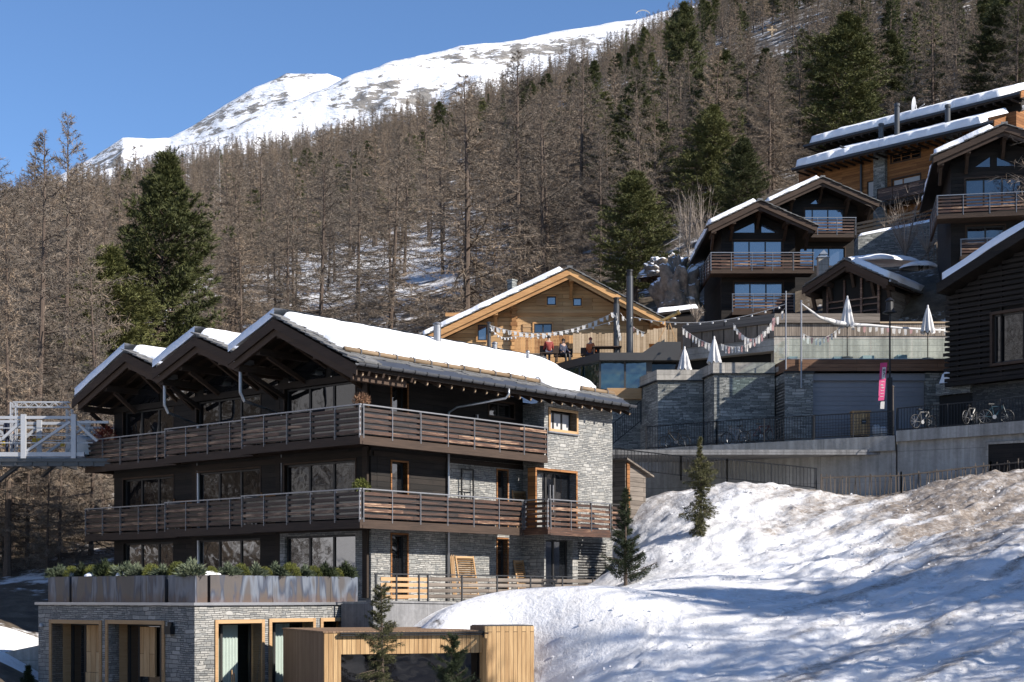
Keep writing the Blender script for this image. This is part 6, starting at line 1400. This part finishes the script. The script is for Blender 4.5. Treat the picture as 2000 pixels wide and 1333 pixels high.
# pink banner
t = thing('pink_banner', 'bright pink hanging banner with a pale label and white letters on the black post', 'banner', at(1737,706,71.2)); m = MB(); H = at(0,706,71.2).z-at(0,780,71.2).z
def bpt(u, v, d=0.0): return (-.08-.16*v**1.2-.33*(1-u)+.05*(1-u)*v, .05*math.sin(v*5)+.04*u-d, -.05-H*v-.03*(1-u))
m.grid([[bpt(u, v) for u in np.linspace(0,1,6)] for v in np.linspace(0,1,14)]); bn = m.build('cloth', M['pink'], t, smooth=True); m = MB()
m.grid([[bpt(u, v, .012) for u in np.linspace(.35,.85,4)] for v in np.linspace(.12,.42,6)]); m.build('pale_label', M['white'], t, smooth=True); m = MB()
def stroke(pts, w=.018):
    for p, q in zip(pts, pts[1:]): m.beam(Vector(bpt(*p, .014)), Vector(bpt(*q, .014)), w, .004, (0,1,0))
for v0, gl in ((.50,'l'),(.58,'e'),(.66,'t'),(.74,'i'),(.82,'l'),(.9,'l')):
    if gl in 'li': stroke([(.3,v0),(.8,v0)])
    elif gl == 'e': stroke([(.3,v0+.04),(.3,v0),(.6,v0),(.6,v0+.04)]); stroke([(.45,v0),(.45,v0+.04)])
    else: stroke([(.3,v0),(.8,v0)]); stroke([(.6,v0-.02),(.6,v0+.03)])
m.build('lettering', M['white'], t); m = MB()
def lab(pts): 
    for p, q in zip(pts, pts[1:]): m.beam(Vector(bpt(*p, .026)), Vector(bpt(*q, .026)), .03, .004, (0,1,0))
lab([(.5,.17),(.72,.17),(.72,.22),(.5,.22),(.5,.17)]); lab([(.5,.26),(.72,.26),(.72,.31),(.5,.31)]); lab([(.5,.35),(.72,.35)]); m.build('label_print', M['frame'], t)
m = MB(); m.grid([[(-.38+.18*u-.02*v, .05, -.1-H-.33*v) for u in (0,.5,1)] for v in (0,.5,1)]); m.build('tail', M['flagwhite'], t)
pole('banner_pole', 'thin weathered pole on the parapet below the pink banner', 1744, 757, 852, 70.8, .045, M['paling'])
# closed parasols
def parasol(label, px, yt, yc, yb, Y, seed):
    p = at(px, yb, Y); t = thing('parasol', label, 'parasol', p, 0, 'closed parasols on the terraces'); h = at(px,yt,Y).z-p.z; hc = at(px,yc,Y).z-p.z; m = MB(); m.tube([(0,0,0),(0,0,h-.1)], .03, 8); m.build('pole', M['paling'], t)
    m = MB(); n = 48; L = h-hc; pr = [(.03,h-.0),(.05,h-.06),(.04,h-.12),(.08,h-.2),(.15,h-L*.35),(.21,h-L*.62),(.27,h-L*.85),(.31,h-L)]
    rows = [[((r_*(1+.22*min(1,(h-z)/L*1.6)*math.sin(8*2*math.pi*k/n+seed+z*.8)))*math.cos(2*math.pi*k/n), (r_*(1+.22*min(1,(h-z)/L*1.6)*math.sin(8*2*math.pi*k/n+seed+z*.8)))*math.sin(2*math.pi*k/n), z+(.07*math.sin(8*2*math.pi*k/n+seed) if i == len(pr)-1 else 0)) for k in range(n+1)] for i, (r_, z) in enumerate(pr)]
    m.grid(rows); m.build('canopy', M['white'], t, smooth=True); m = MB(); m.lathe([(.28,0),(.28,.05),(.05,.08)], n=14); m.build('foot', M['flue'], t)
parasol('closed white parasol in front of the open hut', 1655, 578, 638, 700, 78, 0)
parasol('closed white parasol left of the slatted house', 1812, 596, 650, 702, 78, 1)
parasol('smaller closed white parasol beside the dark glass pavilion', 1337, 677, 724, 745, 78.6, 2)
parasol('closed white parasol on the stone block with the sunlit edge', 1395, 657, 710, 738, 77.2, 3)
# concrete seats, table and benches behind the glass
M['seatstone'] = plain('blue_grey_block_stone', (.36,.45,.46), .8, 0, .2)
def seat(px, w, h, d, label, Y=78.5, flip=1):
    t = thing('concrete_seat', label, 'seat', (at(px,0,Y).x, Y, ZT-.12), 0, 'pale block seats behind the glass'); m = MB(); m.box(-w/2,-.4,0,w/2,.5,.42); m.build('seat', M['seatstone'], t); m = MB(); m.box(flip*w/2-flip*.45,-.38,.422,flip*w/2,.48,h); m.build('backrest', M['seatstone'], t)
seat(1625, .95, .95, 1, 'pale block seat with a low backrest, leftmost behind the terrace glass'); seat(1682, .9, 1.0, 1, 'pale block seat with a tall backrest in the middle behind the glass'); seat(1706, 1.0, 1.15, 1, 'pale stacked block seat right of the middle parasol pole', 79.5, -1); seat(1768, .9, .9, 1, 'shaded block seat at the right behind the terrace glass', 77.6, -1); seat(1545, .5, .8, 1, 'narrow pale block seat at the left end of the terrace glass', 77.5)
def table(label, loc, w, d, h, mt):
    t = thing('table', label, 'table', loc); m = MB(); m.box(-w/2,-d/2,h-.05,w/2,d/2,h); m.build('table_top', M[mt], t)
    for sx in (-1,1):
        for sy in (-1,1): m = MB(); m.box(sx*(w/2-.08)-.03,sy*(d/2-.08)-.03,0,sx*(w/2-.08)+.03,sy*(d/2-.08)+.03,h-.05); m.build('leg', M[mt], t)
zt12 = at(0,689,YP).z
table('dark wooden table beside the person in the orange jacket', (at(1185,0,82).x,82,zt12), 1.5, .8, .75, 'barge'); table('small pale table behind the person in the red jacket', (at(1040,0,83.5).x,83.5,zt12), 1.3, .7, .6, 'grey_h'); table('round backed dark table set under the antler wall of the hut', (at(1775,0,86).x,86,14.2), 2.0, .8, .85, 'black')
def bench(label, loc, w):
    t = thing('bench', label, 'bench', loc); m = MB(); m.box(-w/2,-.2,.4,w/2,.2,.46); m.build('seat', M['barge'], t); m = MB(); m.box(-w/2,.18,.5,w/2,.22,.85); m.build('backrest', M['barge'], t)
    for sx in (-1,1): m = MB(); m.box(sx*(w/2-.1)-.03,-.18,0,sx*(w/2-.1)+.03,.18,.4); m.build('leg', M['barge'], t)
for px, Y, lb in ((1073,82.0,'wooden bench under the person in the red jacket'),(1100,83.0,'wooden bench under the person in the dark jacket'),(1153,82.6,'wooden bench under the person in the orange jacket')): bench(lb, (at(px,0,Y).x,Y,zt12), 1.0)
person('person in a dark red jacket sitting with the back to the terrace edge', (at(1072,0,82).x,82.0,zt12), R(190), M['red'], M['navy'], M['hair'], 'sit')
person('person in a dark jacket sitting between the red and orange jackets', (at(1100,0,83).x,83.0,zt12), R(30), M['navy'], M['black'], M['hair'], 'sit')
person('person in an orange jacket sitting by the pale picket fence', (at(1153,0,82.6).x,82.6,zt12), R(150), M['orange'], M['navy'], M['red'], 'sit')
def pickets(label, px0, px1, yt, yb, Y, mt, jag=.1):
    t = thing('board_fence', label, 'fence', at(px0,yb,Y)); o = t.location; m, r = MB(), MB(); x = 0; L = at(px1,0,Y).x-o.x; h = at(0,yt,Y).z-o.z
    while x < L: w = random.uniform(.1,.17); m.box(x,-.02,0,x+w,.015,h*(1+random.uniform(-jag,jag*.4))); x += w+.015
    r.box(0,.016,h*.25,L,.06,h*.32); r.box(0,.016,h*.8,L,.06,h*.87); m.build('boards', M[mt], t); r.build('rails', M[mt], t)
pickets('orange board fence in front of the honey coloured chalet', 1005, 1118, 655, 690, 86.0, 'chalet_beam', .02); pickets('pale rough picket fence behind the terrace tables', 1119, 1262, 651, 690, 85.6, 'pale_picket', .07); pickets('pale log fence beside the tripod telescope', 1264, 1322, 641, 672, 86.2, 'pale_picket', .12)
# brass telescope on a tripod
t = thing('telescope', 'large brass telescope on a pale wooden tripod', 'telescope', at(1304,672,82.5)); m = MB()
for a in (-.55, .5): m.beam((a,0,0), (.05,0,1.25), .05, .05, (0,1,0))
m.beam((.1,.5,0), (.05,0,1.25), .05, .05, (0,1,0)); m.build('tripod', M['larch_trim'], t); M['brass'] = plain('dull_brass', (.45,.3,.12), .4, .7, .15); m = MB(); m.tube([(-.45,0,1.15),(.1,0,1.4),(.5,-.1,1.6)], [.07,.09,.11], 12); m.tube([(.5,-.1,1.6),(.62,-.13,1.66)], [.15,.15], 12); m.build('barrel', M['brass'], t); m = MB(); m.tube([(.62,-.13,1.66),(.635,-.133,1.667)], [.12,.12], 12); m.lathe([(.12,1.28),(.12,1.33)], (.3,-.2,0), 12); m.build('lens', M['white'], t)
# cupboard, sacks, antenna mast
t = thing('wooden_cabinet', 'yellowish wooden cabinet standing in front of the roller door', 'cabinet', at(1680,853,72.6)); h = at(0,806,72.6).z-at(0,853,72.6).z; w = at(1697,0,72.6).x-at(1663,0,72.6).x; m = MB(); m.box(-w/2,-.25,0,w/2,.25,h); m.build('body', M['larch_v'], t); m = MB(); m.box(-w/2-.03,-.29,h,w/2+.03,.27,h+.05); m.build('top', M['larch_trim'], t); m = MB(); m.box(-w/2+.06,-.28,.1,-.02,-.252,h-.1); m.box(.02,-.28,.1,w/2-.06,-.252,h-.1); m.build('door', M['larch_v'], t); m = MB(); m.box(-.0,-.3,h*.5,.22,-.281,h*.68); m.build('notice', M['black'], t); m = MB(); m.box(.03,-.305,h*.57,.19,-.3005,h*.6); m.build('notice_stripe', M['steel'], t)
for i, (px, s) in enumerate(((1712,1.0),(1725,.85))):
    t = thing('white_sack', ('taller','shorter')[i]+' white sack standing right of the wooden cabinet', 'sack', at(px,853,72.4)); m = MB(); m.grid([[((.22+.05*nz(a,b,i))*s*math.cos(a)*math.sin(b)**.6, .2*s*math.sin(a)*math.sin(b)**.6, (.26-.27*math.cos(b)*(1+.2*nz(a*2,b,i+3)))*s) for a in np.linspace(0,6.2832,18)] for b in np.linspace(.1,3.0,10)], True); m.build('sack', M['white'], t, smooth=True)
# bicycles
def bicycle(label, loc, rz, frame, s=1.0):
    t = thing('bicycle', label, 'bicycle', loc, rz); 
    for x, nm in ((-.52,'rear_wheel'),(.55,'front_wheel')):
        w = MB(); n = 24; w.tube([(x+.33*math.cos(a), 0, .35+.33*math.sin(a)) for a in np.linspace(0,2*math.pi,n+1)], .024, 6, cap=False); o = w.build('tyre', M['black'], t); sp = MB()
        for k in range(10): a = 2*math.pi*k/10; sp.tube([(x,0,.35),(x+.32*math.cos(a),0,.35+.32*math.sin(a))], .005, 3)
        sp.build('spokes', M['steel'], o)
    f = MB(); bb, st, hd, ra, fa = (-.08,0,.33), (-.2,0,.82), (.36,0,.86), (-.52,0,.35), (.55,0,.35)
    for a, b, r_ in ((bb,st,.03),(st,hd,.032),(bb,hd,.042),(bb,ra,.022),(st,ra,.02),(hd,(.38,0,.78),.03),((.38,0,.8),fa,.024)): f.tube([a,b], r_, 7)
    f.build('frame', frame, t); h = MB(); h.tube([(.36,0,.86),(.34,0,1.0)], .025, 6); h.tube([(.32,-.33,1.02),(.36,-.1,1.0),(.36,.1,1.0),(.32,.33,1.02)], .018, 6); h.build('handlebar', M['black'], t)
    s_ = MB(); s_.tube([(-.2,0,.82),(-.23,0,.95)], .018, 6); s_.hexa([(-.38,-.08,.94),(-.08,-.03,.95),(-.08,.03,.95),(-.38,.08,.94),(-.36,-.07,1.0),(-.08,-.02,.985),(-.08,.02,.985),(-.36,.07,1.0)]); s_.build('saddle', M['black'], t); c = MB(); c.tube([(-.08,-.06,.33),(-.08,.06,.33)], .1, 12); c.build('crank', M['steel'], t); return t
g1 = lambda px, fr=F1, yl=1.0: (lambda q: (fr.O[0]+q[0]*fr.ex[0]+yl*fr.ey[0], fr.O[1]+q[0]*fr.ex[1]+yl*fr.ey[1]))(fr.hY(px, 850, yl))
M['redframe'] = plain('red_bike_frame', (.07,.01,.01), .4); M['blueframe'] = plain('blue_bike_frame', (.015,.05,.07), .4); M['bikegrey'] = plain('grey_bike_frame', (.11,.11,.11), .4)
for px, lb, mt, fr, py, rz in ((1437,'white framed bicycle at the sunlit corner of the stone block','steel',F1,869,170),(1318,'black bicycle in the shade behind the bar railing','black',F1,876,185),(1490,'dark bicycle with a red frame behind the parapet','redframe',F1,864,10),(1803,'pale framed bicycle leaning on the railing of the right concrete block','bikegrey',F2,838,60),(1897,'silver bicycle right of the pale framed one on the right block','bikegrey',F2,831,75),(1945,'dark blue bicycle near the right picture edge on the concrete block','blueframe',F2,828,30)):
    x, y = g1(px, fr, .75 if fr is F1 else .42); bicycle(lb, (x, y, (YH-py)/F*y), fr.th+R(rz), M[mt]).scale = (.88,.88,.88)
# strings of bunting
def bunting(label, pts, n, sag, mats, Y=None, size=(.2,.3), lights=False, tilt=0, name='bunting'):
    p = [Vector(at(*q)) for q in pts]; t = thing(name, label, 'bunting', p[0]); o = p[0]; L, Fl = MB(), []; k = 0; path = []
    for a, b in zip(p, p[1:]):
        for i in range(13): u = i/12; path.append(a+(b-a)*u-Vector((0,0,sag*4*u*(1-u)))-o)
    L.tube(path, .012 if not lights else .016, 4, cap=False); s = L.build('string', M['flagwhite'], t); random.seed(n+len(label))
    for i in range(n):
        f = (i+.5)/n*(len(path)-1); j = int(f); q = path[j]+(path[min(j+1,len(path)-1)]-path[j])*(f-j); w, h = .8*size[0]*random.uniform(.75,1.2), .75*size[1]*random.uniform(.8,1.25); m = MB(); y = random.uniform(-.06,.06)
        if lights: m.lathe([(.01,0),(.05,-.05),(.05,-.1),(.01,-.13)], q, 8); m.build('bulb', M['white'], t)
        else: m.grid([[q+Vector((w*(u-.5)*(1-.25*v), y*v*(1+u), -h*v+.03*math.sin(u*5+i)*v)) for u in (0,.5,1)] for v in (0,.5,1)]); m.build('flag', M[mats[i % len(mats)]], t, smooth=True)
WP = ['flagwhite','flagwhite','flagpink','flagwhite']
bunting('long string of white cloth pieces sagging in front of the honey coloured chalet', [(957,636,83.4),(1203,608,82.2)], 22, .75, ['flagwhite'], size=(.26,.3))
bunting('second lower light string under the long white bunting', [(957,640,83.4),(1000,658,83.2),(1205,625,82.2)], 14, .25, [], lights=True, name='light_string')
bunting('short white bunting hanging down beside the shorter flue pipe', [(1204,612,82.1),(1212,660,82.1)], 6, .1, ['flagwhite'], size=(.2,.3)); bunting('pale bunting between the tall flue and the telescope', [(1212,612,82),(1260,650,82)], 5, .2, WP)
bunting('light string running from the tall flue pipe to the left flagpole', [(1238,620,81.4),(1535,594,73.9)], 12, .55, [], lights=True, name='light_string')
bunting('pink and white bunting at the left end of the upper terrace wall', [(1332,640,82.5),(1388,672,80)], 9, .1, WP, size=(.15,.42)); bunting('pink and white bunting sagging on the shaded terrace wall left of the flagpoles', [(1432,632,80),(1514,616,75)], 15, .95, WP, size=(.15,.42)); bunting('pink and white bunting tied high on the left flagpole', [(1408,672,79),(1460,672,78),(1533,602,73.9)], 17, .15, WP, size=(.15,.42))
bunting('bunting hanging between the right flagpole and the first terrace parasol', [(1566,650,74),(1643,636,78)], 10, .45, WP, size=(.15,.4)); bunting('flags strung along the sunlit boards below the pale coping', [(1660,634,78.2),(1852,640,80)], 17, .12, WP, size=(.2,.36))
t = thing('shade_cloth', 'rolled pale shade cloth slung from the right flagpole to the terrace parasol', 'cloth', at(1566,593,73.8)); o = t.location; m = MB(); pts = [at(1566,594,73.8),at(1600,620,75),at(1632,630,77),at(1655,634,78),at(1700,636,78),at(1760,641,78.5),at(1812,644,79),at(1856,646,80)]; m.tube([p-o for p in pts], [.03,.07,.13,.1,.07,.05,.06,.03], 9); m.build('cloth', M['white'], t, smooth=True)
# stone retaining wall, rail, snow heaps, boulders, bush behind the hut
rw = thing('retaining_wall', 'stone retaining wall with a snowy coping below the long orange chalet', 'wall', at(1676,0,101)*1); rw.location = (at(1676,0,101).x, 101, 0); m = MB(); a, b = at(1676,462,101), at(1835,430,101); m.prism([(0,17),(b.x-a.x,17),(b.x-a.x,b.z),(0,a.z)], lambda x, z: (x,0,z), lambda x, z: (x,1.2,z)); m.build('wall', M['stone_d'], rw); m = MB(); snow_slab(m, (0,.0,a.z), (b.x-a.x,0,b.z-a.z), (0,1.3,0), .2, .25, .1, .15, 1.0); m.build('coping_snow', M['snow'], rw, smooth=True)
rb = thing('board_railing', 'dark board railing on the retaining wall below the long orange chalet', 'railing', (a.x,101,0)); m = MB()
for k in range(4): m.beam((.1,.9,a.z+.25+k*.25), (b.x-a.x,.9,b.z+.25+k*.25), .04, .15)
m.build('boards', M['dark_wood'], rb); m = MB()
for k in range(5): x = (b.x-a.x)*k/4; z = a.z+(b.z-a.z)*k/4; m = MB(); m.box(x-.05,.93,z-.1,x+.05,1.02,z+1.15); m.build('post', M['dark_wood'], rb)

def heap(label, px, py, Y, w, d, h, name='snow_heap', mt='snow', sd=0, cat='snow', rough=.3):
    t = thing(name, label, cat, at(px,py,Y)); m = MB(); rows = []
    for b in np.linspace(.02, 1.62, 34):
        rows.append([])
        for a in np.linspace(0, 6.2832, 60):
            v = Vector((math.cos(a)*math.sin(b), math.sin(a)*math.sin(b), math.cos(b))); f_ = 1.7 if mt == 'snow' else 2.6; k = 1+rough*fb(v.x*f_+sd, v.y*f_, v.z*f_*.6, 5); rows[-1].append((v.x*w*k, v.y*d*k, v.z*h*k))
    m.grid(rows); return t, m.build('surface', M[mt], t, smooth=True)
heap('long snow heap behind the snowy ridge of the open hut', 1715, 514, 97, 2.4, 1.2, .5, sd=1); heap('small snow heap beside the stair rail behind the open hut', 1795, 524, 95, 1.1, .9, .4, sd=2)
for px, py, Y, w, d, h, lb, sd in ((1322,600,103,1.5,1.4,2.7,'tall rock with snow on its head left of the chalet pair',4),(1300,545,108,1.7,1.6,1.3,'rounded rock behind the tall one on the slope',5)):
    t, o = heap(lb, px, py, Y, w, d, h, 'rock', 'rock', sd, 'rock', .95)
st = thing('lean_to_roof', 'low snow covered lean to roof between the rocks and the chalet pair', 'roof', at(1330,612,97)); m = MB(); m.prism([(-1.6,-.0),(1.4,.35),(1.4,.2),(-1.6,-.15)], lambda x, z: (x,0,z), lambda x, z: (x,3,z)); m.build('roof', M['dark_wood'], st); m = MB(); snow_slab(m, (-1.6,2.9,.02), (3.0,0,.35), (0,-2.9,0), .3, .14, .3, .2, 6.0); m.build('roof_snow', M['snow'], st, smooth=True); m = MB(); m.box(-1.3,.2,-2.2,1.2,2.8,-.0); m.build('dark_wall', M['dark_wood'], st)
def bush(label, px, py, Y, h, n, mt, seed, spread=.55):
    t = thing('bare_bush', label, 'bush', at(px,py,Y)); r = rng(seed); m = MB(); T = Tris()
    for i in range(n):
        a = r.uniform(0,6.28); d = np.array([math.cos(a)*spread*r.uniform(.2,1), math.sin(a)*spread*r.uniform(.2,1), 1.0]); d /= np.linalg.norm(d); cv = curve(np.zeros(3), d, h*r.uniform(.6,1.1), r.uniform(-.15,.15)); m.tube([tuple(p) for p in cv], [.022,.019,.016,.012,.009,.005], 3, cap=False)
        P = cv[r.integers(1,6,14)]; T.add(blades(r, P, unit(np.repeat(d[None],14,0)+r.normal(size=(14,3))*.5), r.uniform(.3,.9,14)*h*.3, .02))
    m.build('stems', M['twig'], t); o = bpy.data.objects.new('twigs', T.mesh('twigs', [M['twig']])); C.objects.link(o); o.parent = t
bush('bare pale bush in front of the stone retaining wall', 1768, 500, 97.5, 3.4, 46, 0, 5, .8); bush('lower bare bush right of the pale one beside the stair', 1812, 498, 97, 2.0, 26, 0, 6, .6); bush('dry bush on the shaded terrace wall left of the chalet pair', 1360, 632, 88, 1.1, 26, 0, 7)
for px, lb, sd in ((1345,'bare shrub left of the dark chalet pair under the pines',8),(1372,'bare shrub close to the left eave of the dark chalet pair',9)): bush(lb, px, 500, 112, 4.2, 30, 0, sd, .4)
bars('stair_railing', 'weathered stair railing climbing behind the open hut', [tuple(at(1795,545,95)), tuple(at(1830,505,95))], 0, 1.0, .5, .03, M['grey_h'], rail=(.5,1.0), rr_=.03)
# wooden cross and paraglider
t = thing('wooden_cross', 'pale wooden summit cross standing out of the trees on the right hand slope', 'cross', (CX, CYY, gz(CX, CYY)-.2)); zt = at(1508,52,CYY).z-t.location.z; m = MB(); m.box(-.27,-.2,0,.27,.2,zt); m.build('upright', M['pale_picket'], t); m = MB(); m.box(-1.45,-.21,zt-1.4,1.45,.21,zt-.85); m.build('crossbar', M['pale_picket'], t)
t = thing('paraglider', 'tiny white paraglider in the sky beside the skyline trees', 'paraglider', at(1256,22,1400)); m = MB(); m.grid([[(7*math.sin(a), y*1.1, 7*math.cos(a)*.75-4+(-.5 if y else 0)) for a in np.linspace(-1.1,1.1,16)] for y in (0,.4,1.4)]); m.build('wing', M['white'], t, smooth=True); m = MB()
for a in (-1,-.4,.4,1): m.beam((7*math.sin(a),0,7*math.cos(a)*.75-4), (0,0,-7.5), .05, .05)
m.build('lines', M['white'], t); m = MB(); m.lathe([(.1,-8.6),(.4,-8.2),(.35,-7.6),(.15,-7.3)], n=8); m.build('pilot_harness', M['navy'], t)
# near tree at the right edge, its bare twigs hanging in front of the chalet
tp_ = tree_parts('overhanging_larch', make_larch(91, 18, 90, 30, .03, wid=.2, low=.55), M['bark'], M['larch']); plant(tp_, 18, 'larch', at(2075,0,72).x, 72, 21, 'bare larch at the right edge reaching dark twigs in front of the weathered chalet', 'tree', None, True)
# trees beyond the right edge that shade the snow bank
for i, (x, y, h) in enumerate(((27,38,18),(31,42,17),(36,36,21),(24,33,15),(44,39,22),(33,30,19),(25,28,16),(40,32,21),(21,35,15),(26,34,17),(29,26,19),(20,29,14),(19,32,14),(31,24,21),(24,25,17))):
    if i == 2: plant(PINN[2], 17, 'stone_pine', x, y, h, 'dark pine beyond the right edge shading the snow bank', 'tree', 'pines beyond the right edge', True)
    else: plant(LARN[i % 3], 20, 'larch', x, y, h, 'bare larch beyond the right edge shading the snow bank', 'tree', 'larches beyond the right edge', True)
# ------------------------------------------------------------ broken snow lumps on the bank
M['clod'] = snow('old_snow_lumps', .6, (.66,.66,.67)); rc = rng(77); mb = MB()
for _ in range(1800):
    x, y = rc.uniform(-1, 22), rc.uniform(40, 67); px = 1000+F*x/y
    if fb(x*.35, y*.35, 9, 2) < .02 and rc.uniform() < .93: continue
    if px < 1050 or (px < 1250 and y > 57): continue
    z = 0; s = rc.uniform(.008, .028)*(1.9 if rc.uniform() < .06 else 1)
    v = unit(rc.normal(size=(8,3)))*s*.5; b = np.array([(-1.2,-1,-1),(1,-1,-1),(1,1,-1),(-1,1,-1),(-1,-1,1),(1,-1,1),(1,1,1),(-1,1,1)])*s+v
    i, j = int(np.searchsorted(ax, x)), int(np.searchsorted(ay, y)); z = ZZ[min(j, len(ay)-1), min(i, len(ax)-1)]
    mb.hexa([tuple(p+np.array([x,y,z+s*.1])) for p in b])
cl = mb.build('snow_clods', M['clod']); cl['kind'] = 'stuff'
